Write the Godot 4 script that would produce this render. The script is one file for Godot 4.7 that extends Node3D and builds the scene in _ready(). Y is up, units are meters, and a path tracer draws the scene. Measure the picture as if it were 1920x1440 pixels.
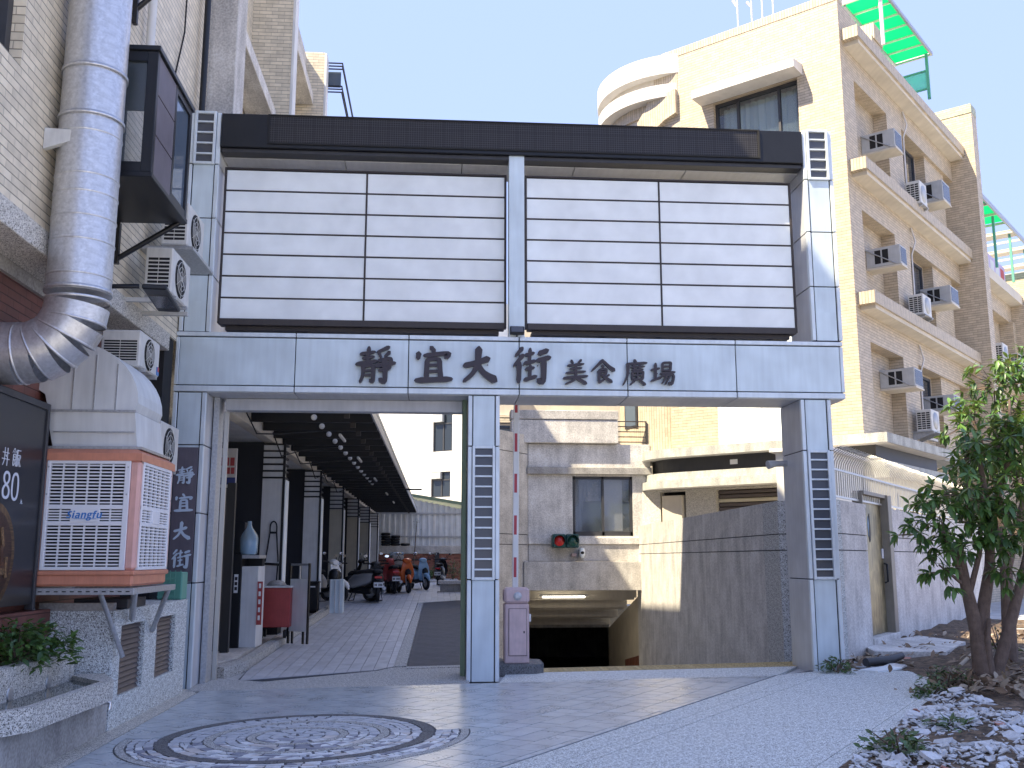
extends Node3D
# A shopping-street gateway seen from the plaza in front of it. World axes: x along the gate, -z into the arcade, y up, metres.

var M := {}
var T := Transform3D.IDENTITY
var O := Vector3.ZERO
var taken := {}
var cache := {}
var rng := RandomNumberGenerator.new()

func V(x, y, z) -> Vector3: return Vector3(x, y, z)

# ---------------------------------------------------------------- mesh helpers
func ST() -> SurfaceTool:
	var s := SurfaceTool.new()
	s.begin(Mesh.PRIMITIVE_TRIANGLES)
	s.set_smooth_group(-1)
	return s

func vt(st: SurfaceTool, p: Vector3) -> void: st.add_vertex(T * p - O)

func tri(st, a, b, c) -> void:   # counter-clockwise seen from outside
	vt(st, a); vt(st, c); vt(st, b)

func quad(st, a, b, c, d) -> void:
	tri(st, a, b, c); tri(st, a, c, d)

func box(st, c: Vector3, s: Vector3, bev := 0.0) -> void:
	var h := s * 0.5
	if bev <= 0.0:
		var p := []
		for i in 8: p.append(c + Vector3(h.x if i & 1 else -h.x, h.y if i & 2 else -h.y, h.z if i & 4 else -h.z))
		quad(st, p[4], p[5], p[7], p[6]); quad(st, p[1], p[0], p[2], p[3])
		quad(st, p[5], p[1], p[3], p[7]); quad(st, p[0], p[4], p[6], p[2])
		quad(st, p[6], p[7], p[3], p[2]); quad(st, p[0], p[1], p[5], p[4])
		return
	var g := h - Vector3(bev, bev, bev)
	for ax in 3:
		for sg in [-1.0, 1.0]:
			var u := (ax + 1) % 3
			var w := (ax + 2) % 3
			var q := []
			for k in [[-1, -1], [1, -1], [1, 1], [-1, 1]]:
				var p := Vector3.ZERO
				p[ax] = h[ax] * sg; p[u] = g[u] * k[0]; p[w] = g[w] * k[1]
				q.append(c + p)
			if sg > 0: quad(st, q[0], q[1], q[2], q[3])
			else: quad(st, q[3], q[2], q[1], q[0])
	for ax in 3:                     # edge chamfers run along ax
		var u := (ax + 1) % 3
		var w := (ax + 2) % 3
		for a in [-1.0, 1.0]:
			for b in [-1.0, 1.0]:
				var q := []
				for k in [[0, -1.0], [0, 1.0], [1, 1.0], [1, -1.0]]:
					var p := Vector3.ZERO
					p[ax] = g[ax] * k[1]
					if k[0] == 0: p[u] = h[u] * a; p[w] = g[w] * b
					else: p[u] = g[u] * a; p[w] = h[w] * b
					q.append(c + p)
				if a * b > 0: quad(st, q[3], q[2], q[1], q[0])
				else: quad(st, q[0], q[1], q[2], q[3])
	for i in 8:
		var s3 := Vector3(1 if i & 1 else -1, 1 if i & 2 else -1, 1 if i & 4 else -1)
		var a := c + Vector3(h.x, g.y, g.z) * s3
		var b := c + Vector3(g.x, h.y, g.z) * s3
		var d := c + Vector3(g.x, g.y, h.z) * s3
		if s3.x * s3.y * s3.z > 0: tri(st, a, b, d)
		else: tri(st, a, d, b)

func bx(st, x0, x1, y0, y1, z0, z1, bev := 0.0) -> void:
	box(st, V((x0 + x1) / 2.0, (y0 + y1) / 2.0, (z0 + z1) / 2.0), V(abs(x1 - x0), abs(y1 - y0), abs(z1 - z0)), bev)

func prism(st, poly: PackedVector2Array, z0: float, z1: float) -> void:   # outline in x,y pushed along z
	var pl := poly
	if Geometry2D.is_polygon_clockwise(pl): pl.reverse()
	var ix := Geometry2D.triangulate_polygon(pl)
	for i in range(0, ix.size(), 3):
		var a := pl[ix[i]]; var b := pl[ix[i + 1]]; var c := pl[ix[i + 2]]
		if (b - a).cross(c - a) < 0:
			var t := b; b = c; c = t
		tri(st, V(a.x, a.y, z1), V(b.x, b.y, z1), V(c.x, c.y, z1))
		tri(st, V(a.x, a.y, z0), V(c.x, c.y, z0), V(b.x, b.y, z0))
	for i in pl.size():
		var a := pl[i]; var b := pl[(i + 1) % pl.size()]
		quad(st, V(a.x, a.y, z0), V(b.x, b.y, z0), V(b.x, b.y, z1), V(a.x, a.y, z1))

func gy(x: float, z: float) -> float:      # height of the ground
	var b := 0.018 * (clampf(x, -4.0, 9.0) - 0.5)
	if x < 0.9: b += 0.028 * clampf(-z - 13.0, 0.0, 17.0)
	return b

func slab(st, poly: PackedVector2Array, y0: float, y1: float, follow := true) -> void:   # outline in x,z lying on the ground
	var pl := poly
	if Geometry2D.is_polygon_clockwise(pl): pl.reverse()
	var ix := Geometry2D.triangulate_polygon(pl)
	var g := func(p: Vector2, y: float) -> Vector3: return V(p.x, y + (gy(p.x, p.y) if follow else 0.0), p.y)
	for i in range(0, ix.size(), 3):
		var a := pl[ix[i]]; var b := pl[ix[i + 1]]; var c := pl[ix[i + 2]]
		if (b - a).cross(c - a) > 0:
			var t := b; b = c; c = t
		tri(st, g.call(a, y1), g.call(b, y1), g.call(c, y1))
	for i in pl.size():
		var a := pl[i]; var b := pl[(i + 1) % pl.size()]
		quad(st, g.call(b, y0), g.call(a, y0), g.call(a, y1), g.call(b, y1))

func tube(st, pts: Array, r, n := 8, cap := true) -> void:
	st.set_smooth_group(1)
	var rings := []
	var nx := Vector3.ZERO
	for i in pts.size():
		var d: Vector3 = (pts[mini(i + 1, pts.size() - 1)] - pts[maxi(i - 1, 0)]).normalized()
		if nx == Vector3.ZERO: nx = d.cross(Vector3.UP if absf(d.y) < 0.9 else Vector3.RIGHT).normalized()
		nx = (nx - d * nx.dot(d)).normalized()
		var ny := d.cross(nx)
		var rad: float = r[i] if r is Array else r
		var ring := []
		for k in n:
			var a := TAU * k / n
			ring.append(pts[i] + nx * cos(a) * rad + ny * sin(a) * rad)
		rings.append(ring)
	for i in rings.size() - 1:
		for k in n:
			var k2 := (k + 1) % n
			quad(st, rings[i][k], rings[i][k2], rings[i + 1][k2], rings[i + 1][k])
	st.set_smooth_group(-1)
	if cap:
		for e in [0, rings.size() - 1]:
			for k in n:
				if e == 0: tri(st, pts[0], rings[0][(k + 1) % n], rings[0][k])
				else: tri(st, pts[-1], rings[e][k], rings[e][(k + 1) % n])

func lathe(st, prof: Array, n := 20, c := Vector3.ZERO, smooth := true) -> void:   # prof: Vector2(radius, height), bottom to top
	if smooth: st.set_smooth_group(1)
	for i in prof.size() - 1:
		for k in n:
			var a := TAU * k / n; var b := TAU * (k + 1) / n
			var p := func(q: Vector2, t: float) -> Vector3: return c + V(q.x * cos(t), q.y, q.x * sin(t))
			quad(st, p.call(prof[i], b), p.call(prof[i], a), p.call(prof[i + 1], a), p.call(prof[i + 1], b))
	st.set_smooth_group(-1)

func loft(st, rings: Array, cap := true, smooth := true) -> void:
	if smooth: st.set_smooth_group(1)
	for i in rings.size() - 1:
		var n: int = rings[i].size()
		for k in n:
			quad(st, rings[i][k], rings[i][(k + 1) % n], rings[i + 1][(k + 1) % n], rings[i + 1][k])
	st.set_smooth_group(-1)
	if cap:
		for e in [0, rings.size() - 1]:
			var c := Vector3.ZERO
			for p in rings[e]: c += p
			c /= rings[e].size()
			for k in rings[e].size():
				var k2: int = (k + 1) % rings[e].size()
				if e == 0: tri(st, c, rings[e][k2], rings[e][k])
				else: tri(st, c, rings[e][k], rings[e][k2])

func oval(c: Vector3, rx: float, ry: float, n := 12, pw := 1.0) -> Array:   # ring in the x,y plane at c
	var r := []
	for k in n:
		var a := TAU * k / n
		r.append(c + V(rx * signf(cos(a)) * pow(absf(cos(a)), pw), ry * signf(sin(a)) * pow(absf(sin(a)), pw), 0))
	return r

func wall(st, x0, x1, y0, y1, t, holes := []) -> void:   # wall in the x,y plane, front at z=0, thickness t, holes [x0,x1,y0,y1]
	var xs := [x0, x1]; var ys := [y0, y1]
	for h in holes:
		for q in [h[0], h[1]]: if q > x0 and q < x1 and not xs.has(q): xs.append(q)
		for q in [h[2], h[3]]: if q > y0 and q < y1 and not ys.has(q): ys.append(q)
	xs.sort(); ys.sort()
	var open := func(i: int, j: int) -> bool:
		if i < 0 or j < 0 or i >= xs.size() - 1 or j >= ys.size() - 1: return true
		var mx: float = (xs[i] + xs[i + 1]) / 2.0; var my: float = (ys[j] + ys[j + 1]) / 2.0
		for h in holes: if mx > h[0] and mx < h[1] and my > h[2] and my < h[3]: return true
		return false
	for i in xs.size() - 1:
		for j in ys.size() - 1:
			if open.call(i, j): continue
			var a = xs[i]; var b = xs[i + 1]; var c = ys[j]; var d = ys[j + 1]
			quad(st, V(a, c, 0), V(b, c, 0), V(b, d, 0), V(a, d, 0))
			quad(st, V(b, c, -t), V(a, c, -t), V(a, d, -t), V(b, d, -t))
			if open.call(i - 1, j): quad(st, V(a, c, -t), V(a, c, 0), V(a, d, 0), V(a, d, -t))
			if open.call(i + 1, j): quad(st, V(b, c, 0), V(b, c, -t), V(b, d, -t), V(b, d, 0))
			if open.call(i, j - 1): quad(st, V(a, c, -t), V(b, c, -t), V(b, c, 0), V(a, c, 0))
			if open.call(i, j + 1): quad(st, V(a, d, 0), V(b, d, 0), V(b, d, -t), V(a, d, -t))

# ---------------------------------------------------------------- nodes
func numbered(called: String) -> String:
	var n: int = taken.get(called, 0)
	taken[called] = n + 1
	return called if n == 0 else "%s_%03d" % [called, n]

func tag(o, label: String, category: String, group := "", kind := ""):
	if label: o.set_meta("label", label)
	if category: o.set_meta("category", category)
	if group: o.set_meta("group", group)
	if kind: o.set_meta("kind", kind)
	return o

func thing(called: String, label: String, category: String, at := Vector3.ZERO, turn := 0.0, group := "", world := true) -> Node3D:
	var o := Node3D.new()
	o.name = numbered(called)
	add_child(o, true)
	o.position = at
	o.rotation.y = turn
	tag(o, label, category, group)
	O = at if world else Vector3.ZERO
	T = Transform3D.IDENTITY
	return o

func obj(called: String, st: SurfaceTool, m, parent = self) -> MeshInstance3D:
	st.generate_normals()
	var o := MeshInstance3D.new()
	o.name = numbered(called) if parent == self else called
	o.mesh = st.commit()
	o.material_override = M[m] if m is String else m
	parent.add_child(o, true)
	if parent == self: o.position = O
	return o

func single(called: String, st: SurfaceTool, m, label: String, category: String, group := "", kind := "") -> MeshInstance3D:
	return tag(obj(called, st, m), label, category, group, kind)

func struct(called: String, st: SurfaceTool, m, parent = self) -> MeshInstance3D:
	var o := obj(called, st, m, parent)
	if parent == self: o.set_meta("kind", "structure")
	return o

func bmesh(s: Vector3, bev := 0.0) -> ArrayMesh:
	var key := "%.4f %.4f %.4f %.4f" % [s.x, s.y, s.z, bev]
	if not cache.has(key):
		var st := ST()
		var t0 := T; var o0 := O
		T = Transform3D.IDENTITY; O = Vector3.ZERO
		box(st, Vector3.ZERO, s, bev)
		T = t0; O = o0
		st.generate_normals()
		cache[key] = st.commit()
	return cache[key]

func piece(called: String, s: Vector3, c: Vector3, m, parent, bev := 0.0, rot := Vector3.ZERO) -> MeshInstance3D:   # one box-shaped piece, mesh shared between equal sizes
	var o := MeshInstance3D.new()
	o.name = called
	o.mesh = bmesh(s, bev)
	o.material_override = M[m] if m is String else m
	parent.add_child(o, true)
	o.position = T * c - O
	o.rotation = rot
	if T.basis != Basis.IDENTITY: o.basis = T.basis * o.basis
	return o

func pbx(called, x0, x1, y0, y1, z0, z1, m, parent, bev := 0.0) -> MeshInstance3D:
	return piece(called, V(abs(x1 - x0), abs(y1 - y0), abs(z1 - z0)), V((x0 + x1) / 2.0, (y0 + y1) / 2.0, (z0 + z1) / 2.0), m, parent, bev)

func text(called, s: String, size: float, depth: float, m, parent, at: Vector3, turn := 0.0, bold := false, shear := 0.0) -> void:
	var tm := TextMesh.new()
	var f := SystemFont.new()
	f.font_names = PackedStringArray(["Droid Sans"])
	if bold: f.font_weight = 700
	tm.font = f
	tm.text = s
	tm.font_size = 48
	tm.pixel_size = size / 48.0
	tm.depth = depth
	var o := MeshInstance3D.new()
	o.name = called
	o.mesh = tm
	o.material_override = M[m]
	parent.add_child(o, true)
	o.transform = Transform3D(Basis(Vector3.UP, turn) * Basis(V(1, 0, 0), V(shear, 1, 0), V(0, 0, 1)), at - O)

# ---------------------------------------------------------------- brush lettering: strokes [start width, end width, x,y, x,y ...] on a 100 grid, y down
const GLYPH := {
	"jing": [[9, 7, 10, 23, 48, 16], [8, 6, 16, 34, 46, 29], [11, 8, 0, 50, 54, 40], [10, 9, 32, 4, 29, 48], [10, 6, 18, 53, 17, 78, 10, 98], [8, 7, 20, 55, 44, 51], [10, 9, 44, 52, 43, 92, 36, 90], [6, 5, 21, 67, 41, 65], [6, 5, 21, 79, 41, 77],
		[10, 5, 84, 3, 52, 18], [8, 6, 58, 20, 63, 31], [9, 5, 86, 16, 72, 30], [9, 8, 56, 40, 90, 33], [10, 7, 90, 33, 85, 62], [11, 9, 48, 54, 100, 45], [8, 7, 58, 66, 87, 60], [12, 10, 73, 34, 74, 92, 60, 88]],
	"yi": [[12, 9, 42, 2, 54, 14], [15, 9, 10, 18, 8, 36], [10, 12, 24, 26, 90, 19, 82, 31], [12, 13, 33, 36, 31, 90], [12, 13, 66, 34, 70, 90], [9, 8, 33, 37, 66, 34], [8, 7, 38, 53, 62, 51], [8, 7, 38, 70, 63, 68], [14, 13, 2, 95, 100, 90]],
	"da": [[12, 15, 5, 54, 40, 45, 74, 33], [17, 8, 46, 3, 42, 45, 30, 74, 4, 98], [10, 20, 44, 50, 60, 74, 92, 94]],
	"jie": [[12, 6, 28, 2, 8, 26], [12, 6, 30, 22, 3, 54], [13, 11, 19, 42, 17, 99], [8, 8, 34, 23, 60, 16], [9, 8, 49, 4, 46, 46], [9, 8, 32, 46, 64, 38], [8, 7, 36, 62, 60, 57], [9, 8, 49, 50, 47, 86], [10, 9, 32, 92, 66, 81], [12, 12, 72, 18, 98, 8], [10, 12, 66, 38, 104, 28], [14, 13, 86, 34, 84, 94, 70, 90]],
	"mei": [[10, 7, 32, 4, 40, 16], [10, 6, 72, 2, 58, 16], [9, 8, 18, 26, 82, 18], [8, 7, 28, 39, 74, 34], [9, 8, 12, 55, 88, 48], [10, 9, 51, 18, 49, 58], [11, 9, 2, 76, 96, 66], [11, 5, 51, 56, 42, 82, 8, 99], [9, 14, 52, 74, 90, 96]],
	"shi": [[14, 6, 52, 3, 4, 50], [9, 15, 52, 6, 74, 28, 98, 46], [9, 8, 48, 24, 55, 33], [11, 10, 36, 44, 34, 94], [9, 8, 36, 44, 66, 40], [9, 8, 66, 40, 63, 64], [7, 6, 38, 54, 63, 51], [7, 6, 38, 65, 63, 62], [10, 6, 34, 96, 56, 84], [9, 5, 76, 64, 58, 76], [9, 14, 48, 68, 86, 94]],
	"guang": [[10, 8, 48, 0, 56, 10], [9, 9, 18, 17, 97, 11], [11, 5, 23, 16, 21, 60, 3, 99], [7, 6, 34, 29, 88, 25], [8, 7, 47, 18, 48, 38], [8, 7, 71, 17, 69, 38], [7, 6, 38, 40, 82, 37], [8, 7, 39, 48, 39, 77], [7, 7, 39, 48, 82, 45], [8, 8, 82, 45, 79, 76], [6, 6, 41, 61, 79, 59], [7, 6, 60, 38, 59, 76], [7, 7, 41, 76, 79, 75], [9, 5, 48, 81, 30, 98], [8, 11, 68, 81, 88, 97]],
	"chang": [[9, 8, 2, 37, 38, 29], [11, 10, 21, 8, 19, 78], [8, 10, 0, 84, 40, 68], [9, 8, 51, 5, 50, 41], [8, 7, 51, 6, 86, 3], [9, 8, 86, 3, 83, 40], [7, 6, 53, 22, 82, 20], [7, 6, 53, 39, 82, 37], [9, 9, 40, 52, 102, 45], [9, 5, 57, 50, 38, 74], [8, 11, 55, 63, 94, 57, 88, 94, 76, 90], [8, 5, 67, 64, 46, 94], [8, 5, 80, 63, 60, 98]],
	"rou": [[5, 5, 14, 24, 14, 98], [5, 5, 14, 24, 86, 24], [5, 5, 86, 24, 86, 94, 76, 94], [5, 5, 50, 2, 48, 36, 28, 56], [5, 5, 50, 36, 72, 54], [5, 5, 50, 56, 28, 84], [5, 5, 51, 60, 74, 82]],
	"dong": [[5, 5, 10, 30, 90, 30], [5, 5, 5, 64, 95, 64], [5, 5, 34, 4, 33, 64, 16, 98], [5, 5, 67, 4, 67, 98], [6, 6, 47, 42, 53, 51]],
	"fan": [[5, 5, 28, 2, 4, 28], [5, 5, 28, 3, 48, 22], [5, 5, 24, 20, 30, 27], [5, 5, 14, 36, 14, 96, 34, 84], [5, 5, 14, 36, 42, 36, 42, 64, 16, 64], [5, 5, 16, 50, 42, 50], [5, 5, 26, 66, 46, 92], [5, 5, 56, 10, 97, 10], [5, 5, 57, 10, 56, 60, 46, 98], [5, 5, 58, 38, 92, 38, 80, 68, 58, 98], [5, 5, 63, 52, 97, 97]],
	"yuan": [[6, 6, 20, 14, 80, 14], [6, 6, 6, 38, 94, 38], [6, 6, 38, 38, 34, 70, 6, 96], [6, 6, 60, 38, 60, 90, 94, 90, 94, 74]],
}

func glyph(st: SurfaceTool, which: String, at: Vector3, size: float, depth: float, weight := 1.0) -> void:   # lower left corner at `at`, in the x,y plane, facing +z
	var k := 0
	for s in GLYPH[which]:
		var pts := []
		for i in range(2, s.size(), 2): pts.append(Vector2(s[i], 100 - s[i + 1]) * size / 100.0)
		var fine := []
		for i in pts.size() - 1:
			var p0: Vector2 = pts[maxi(i - 1, 0)]; var p3: Vector2 = pts[mini(i + 2, pts.size() - 1)]
			for j in 5: fine.append((pts[i] as Vector2).cubic_interpolate(pts[i + 1], p0, p3, j / 5.0))
		fine.append(pts[-1])
		var left := PackedVector2Array(); var right := PackedVector2Array()
		for i in fine.size():
			var d: Vector2 = (fine[mini(i + 1, fine.size() - 1)] - fine[maxi(i - 1, 0)]).normalized()
			var t := float(i) / (fine.size() - 1)
			var w: float = lerpf(s[0], s[1], t) * size * weight / 200.0
			w *= 1.0 - 0.16 * sin(t * PI)
			if s[0] > 5 and (i == 0 or i == fine.size() - 1): w *= 0.55
			left.append(fine[i] + d.orthogonal() * w); right.append(fine[i] - d.orthogonal() * w)
		var d0: Vector2 = (fine[0] - fine[1]).normalized(); var d1: Vector2 = (fine[-1] - fine[-2]).normalized()
		var outline := left
		outline.append(fine[-1] + d1 * s[1] * size / 340.0)
		right.reverse()
		outline.append_array(right)
		outline.append(fine[0] + d0 * s[0] * size / 340.0)
		if Geometry2D.triangulate_polygon(outline).is_empty(): continue
		var t0 := T
		T = T * Transform3D(Basis.IDENTITY, at)
		prism(st, outline, 0, depth + 0.0012 * k)
		T = t0
		k += 1

# ---------------------------------------------------------------- materials
const N := 512
func noise(type: int, freq: float, seed_: int, octaves := 1) -> PackedByteArray:
	var f := FastNoiseLite.new()
	f.seed = seed_
	f.noise_type = type
	f.frequency = freq
	f.fractal_type = FastNoiseLite.FRACTAL_FBM if octaves > 1 else FastNoiseLite.FRACTAL_NONE
	f.fractal_octaves = octaves
	f.cellular_return_type = FastNoiseLite.RETURN_CELL_VALUE
	f.cellular_jitter = 1.0
	var im := f.get_seamless_image(N, N)
	im.convert(Image.FORMAT_L8)
	return im.get_data()

func tex(f: Callable) -> ImageTexture:          # f(x, y) gives a colour in 0..1; multiplies the base colour
	var d := PackedByteArray()
	d.resize(N * N * 3)
	var i := 0
	for y in N:
		for x in N:
			var c: Color = f.call(x, y)
			d[i] = int(clampf(c.r, 0, 1) * 255); d[i + 1] = int(clampf(c.g, 0, 1) * 255); d[i + 2] = int(clampf(c.b, 0, 1) * 255)
			i += 3
	return ImageTexture.create_from_image(Image.create_from_data(N, N, false, Image.FORMAT_RGB8, d))

func mk(called: String, c: Color, rough := 0.6, metal := 0.0, t: Texture2D = null, per := 1.0, world := true, bump: Texture2D = null, depth := 0.0) -> StandardMaterial3D:
	var m := StandardMaterial3D.new()          # c is the real-world (linear) base colour; per = metres one texture repeat covers
	m.resource_name = called
	m.albedo_color = c.linear_to_srgb()
	m.albedo_color.a = c.a
	m.roughness = rough
	m.metallic = metal
	if t or bump:
		m.albedo_texture = t
		m.uv1_triplanar = true
		m.uv1_world_triplanar = world
		m.uv1_triplanar_sharpness = 8.0
		m.uv1_scale = Vector3.ONE / per
	if bump:
		m.heightmap_enabled = true
		m.heightmap_texture = bump
		m.heightmap_scale = depth
	M[called] = m
	return m

func g1(v: float) -> Color: return Color(v, v, v)

func materials() -> void:
	var cell := noise(FastNoiseLite.TYPE_CELLULAR, 0.16, 3)
	var cell2 := noise(FastNoiseLite.TYPE_CELLULAR, 0.10, 9)
	var fine := noise(FastNoiseLite.TYPE_SIMPLEX, 0.11, 5, 3)
	var mid := noise(FastNoiseLite.TYPE_SIMPLEX, 0.02, 7, 4)
	var low := noise(FastNoiseLite.TYPE_SIMPLEX, 0.006, 11, 3)
	var at := func(a: PackedByteArray, x: int, y: int) -> float: return a[(posmod(y, N)) * N + posmod(x, N)] / 255.0
	# washed-pebble terrazzo: every grain its own tone
	var peb := tex(func(x, y):
		var v: float = cell[y * N + x] / 255.0
		var w: float = cell2[y * N + x] / 255.0
		var s := 0.85 + 0.3 * (v - 0.5) + (0.16 if w > 0.72 else 0.0) - (0.30 if v < 0.22 else 0.0) + 0.10 * (mid[y * N + x] / 255.0 - 0.5)
		return Color(s, s * 0.995, s * 0.98))
	var pebh := tex(func(x, y): return g1(0.3 + 0.6 * cell[y * N + x] / 255.0))
	mk("pebble_light", Color(0.82, 0.85, 0.84), 0.75, 0, peb, 0.5, true, pebh, 0.12)
	mk("pebble", Color(0.60, 0.60, 0.59), 0.8, 0, peb, 0.5, true, pebh, 0.12)
	mk("pebble_dark", Color(0.20, 0.20, 0.205), 0.8, 0, peb, 0.45, true, pebh, 0.12)
	mk("pebble_warm", Color(0.74, 0.71, 0.65), 0.8, 0, peb, 0.5, true, pebh, 0.12)
	mk("tactile", Color(0.62, 0.47, 0.22), 0.75, 0, peb, 0.45, true, pebh, 0.12)
	# rendered concrete with rain streaks
	var conc := tex(func(x, y):
		var st: float = at.call(mid, int(x * 1.0), int(y * 0.10)) * 0.5 + at.call(low, x + 91, int(y * 0.2)) * 0.5
		var s: float = 0.91 + 0.20 * (st - 0.5) + 0.16 * (low[y * N + x] / 255.0 - 0.5) + 0.20 * (fine[y * N + x] / 255.0 - 0.5) + 0.08 * (cell[y * N + x] / 255.0 - 0.5)
		return Color(s, s * 0.985, s * 0.96))
	mk("concrete", Color(0.62, 0.61, 0.60), 0.85, 0, conc, 2.6, true, pebh, 0.12)
	mk("concrete_pale", Color(0.76, 0.75, 0.74), 0.85, 0, conc, 2.6, true, pebh, 0.12)
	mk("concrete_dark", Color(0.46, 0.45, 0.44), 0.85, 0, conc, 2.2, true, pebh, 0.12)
	mk("ledge", Color(0.50, 0.52, 0.51), 0.8, 0, conc, 1.6, false, pebh, 0.1)
	# facade tiles laid in courses (65 x 235 mm)
	var rows := 16; var cols := 5
	var th := N / rows; var tw := N / float(cols)
	var tone := PackedFloat32Array()
	rng.seed = 21
	for i in rows * cols * 2: tone.append(rng.randf())
	var course := func(x, y, soldier: bool, joint: float, vary: float) -> Color:
		var u: int = y if soldier else x
		var w: int = x if soldier else y
		var r := w / th
		var uu := fposmod(u + (r % 2) * tw * 0.5, float(N))
		var k := int(uu / tw) % cols
		var s := 0.94 + vary * (tone[r * cols + k] - 0.5) + 0.05 * (mid[y * N + x] / 255.0 - 0.5) + 0.08 * (low[y * N + x] / 255.0 - 0.5)
		if w % th < 4: s = joint
		elif fmod(uu, tw) < 3.0: s = lerpf(s, joint, 0.55)
		return Color(s, s * 0.995, s * 0.985)
	var bh := func(x, y, soldier: bool) -> Color:
		var u: int = y if soldier else x
		var w: int = x if soldier else y
		var uu := fposmod(u + ((w / th) % 2) * tw * 0.5, float(N))
		return g1(0.1) if w % th < 4 or fmod(uu, tw) < 3.0 else g1(0.8)
	var c1 := tex(func(x, y): return course.call(x, y, false, 0.60, 0.10))
	var c2 := tex(func(x, y): return course.call(x, y, true, 0.60, 0.10))
	var h1 := tex(func(x, y): return bh.call(x, y, false))
	var h2 := tex(func(x, y): return bh.call(x, y, true))
	mk("tile_cream", Color(0.60, 0.50, 0.37), 0.5, 0, c1, 1.2, false, h1, 0.35)
	mk("tile_cream_soldier", Color(0.61, 0.515, 0.39), 0.5, 0, c2, 1.2, false, h2, 0.35)
	mk("tile_green", Color(0.48, 0.50, 0.36), 0.5, 0, c1, 1.2, false, h1, 0.35)
	mk("tile_sand", Color(0.80, 0.71, 0.55), 0.5, 0, c1, 1.2, true, h1, 0.35)
	mk("tile_red", Color(0.20, 0.075, 0.055), 0.55, 0, c1, 1.25, true, h1, 0.4)
	mk("brick", Color(0.33, 0.14, 0.10), 0.8, 0, tex(func(x, y): return course.call(x, y, false, 0.75, 0.5)), 1.25, true, h1, 0.5)
	# painted / composite sheet with faint run marks
	var sheet := tex(func(x, y):
		var st: float = at.call(mid, x * 2, int(y * 0.2))
		var s: float = 0.95 + 0.05 * (st - 0.5) + 0.08 * (low[y * N + x] / 255.0 - 0.5)
		return g1(s))
	var clean := tex(func(x, y): return g1(0.965 + 0.06 * (low[y * N + x] / 255.0 - 0.5) + 0.03 * (mid[y * N + x] / 255.0 - 0.5)))
	mk("cornice_white", Color(0.70, 0.68, 0.66), 0.75, 0, clean, 2.0, false)
	var smear := tex(func(x, y): return g1(0.36 + 0.07 * (low[y * N + x] / 255.0) + 0.05 * (fine[y * N + x] / 255.0 - 0.5)))
	var alu := mk("aluminium", Color(0.67, 0.76, 0.80), 0.42, 0.15, sheet, 2.4)
	mk("aluminium_light", Color(0.74, 0.80, 0.83), 0.38, 0.2, sheet, 1.8)
	mk("aluminium_side", Color(0.60, 0.61, 0.63), 0.45, 0.2, sheet, 2.2)
	mk("white_sheet", Color(0.88, 0.92, 0.92), 0.5, 0, clean, 3.1)
	mk("white_paint", Color(0.78, 0.77, 0.74), 0.55, 0, sheet, 2.5)
	mk("white_wall", Color(0.80, 0.78, 0.72), 0.8, 0, sheet, 5.0)
	mk("cream_plaster", Color(0.68, 0.62, 0.52), 0.8, 0, sheet, 4.0)
	mk("beige_paint", Color(0.62, 0.56, 0.46), 0.7, 0, sheet, 3.0)
	mk("grey_board", Color(0.70, 0.70, 0.69), 0.6, 0, sheet, 2.0)
	mk("board_yellow", Color(0.62, 0.57, 0.45), 0.6, 0, sheet, 2.0)
	mk("joint", Color(0.025, 0.027, 0.03), 0.8)
	mk("frame_brown", Color(0.045, 0.036, 0.034), 0.55, 0, sheet, 1.0)
	mk("black_metal", Color(0.018, 0.019, 0.022), 0.4, 0.3, sheet, 1.4)
	mk("black_matt", Color(0.012, 0.012, 0.013), 0.8)
	mk("navy_dark", Color(0.016, 0.018, 0.026), 0.6, 0, sheet, 2.0)
	mk("dark_grey", Color(0.055, 0.055, 0.06), 0.5, 0.2, sheet, 1.2)
	mk("purple_grey", Color(0.135, 0.115, 0.135), 0.5, 0, sheet, 1.0)
	mk("louvre_brown", Color(0.12, 0.10, 0.10), 0.55, 0, sheet, 0.8)
	mk("letter", Color(0.032, 0.021, 0.025), 0.35)
	mk("letter_pale", Color(0.52, 0.60, 0.68), 0.6)
	mk("bracket_white", Color(0.62, 0.62, 0.60), 0.5, 0.1, sheet, 0.7)
	mk("ac_white", Color(0.70, 0.69, 0.65), 0.5, 0, sheet, 0.9)
	mk("ac_grey", Color(0.52, 0.53, 0.53), 0.5, 0.1, sheet, 0.9)
	mk("blue_sheet", Color(0.30, 0.50, 0.70), 0.5, 0, sheet, 0.9)
	mk("pink_plastic", Color(0.78, 0.43, 0.36), 0.45, 0, sheet, 0.8)
	mk("orange_plastic", Color(0.70, 0.28, 0.17), 0.45, 0, sheet, 0.8)
	mk("grille_white", Color(0.80, 0.79, 0.80), 0.4)
	mk("logo_blue", Color(0.06, 0.22, 0.55), 0.4)
	mk("pink_paint", Color(0.64, 0.47, 0.45), 0.45, 0, sheet, 0.9)
	mk("red_paint", Color(0.42, 0.055, 0.05), 0.4, 0, sheet, 0.9)
	mk("red_tape", Color(0.42, 0.045, 0.06), 0.5)
	mk("red_lens", Color(0.60, 0.03, 0.03), 0.15)
	mk("green_lens", Color(0.02, 0.09, 0.07), 0.2)
	mk("green_box", Color(0.015, 0.075, 0.07), 0.45)
	mk("orange_paint", Color(0.70, 0.15, 0.035), 0.25)
	mk("silver", Color(0.45, 0.45, 0.45), 0.3, 0.6)
	mk("chrome", Color(0.7, 0.7, 0.7), 0.12, 1.0)
	mk("mirror", Color(0.85, 0.86, 0.88), 0.04, 1.0)
	mk("rubber", Color(0.014, 0.014, 0.015), 0.75)
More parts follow.
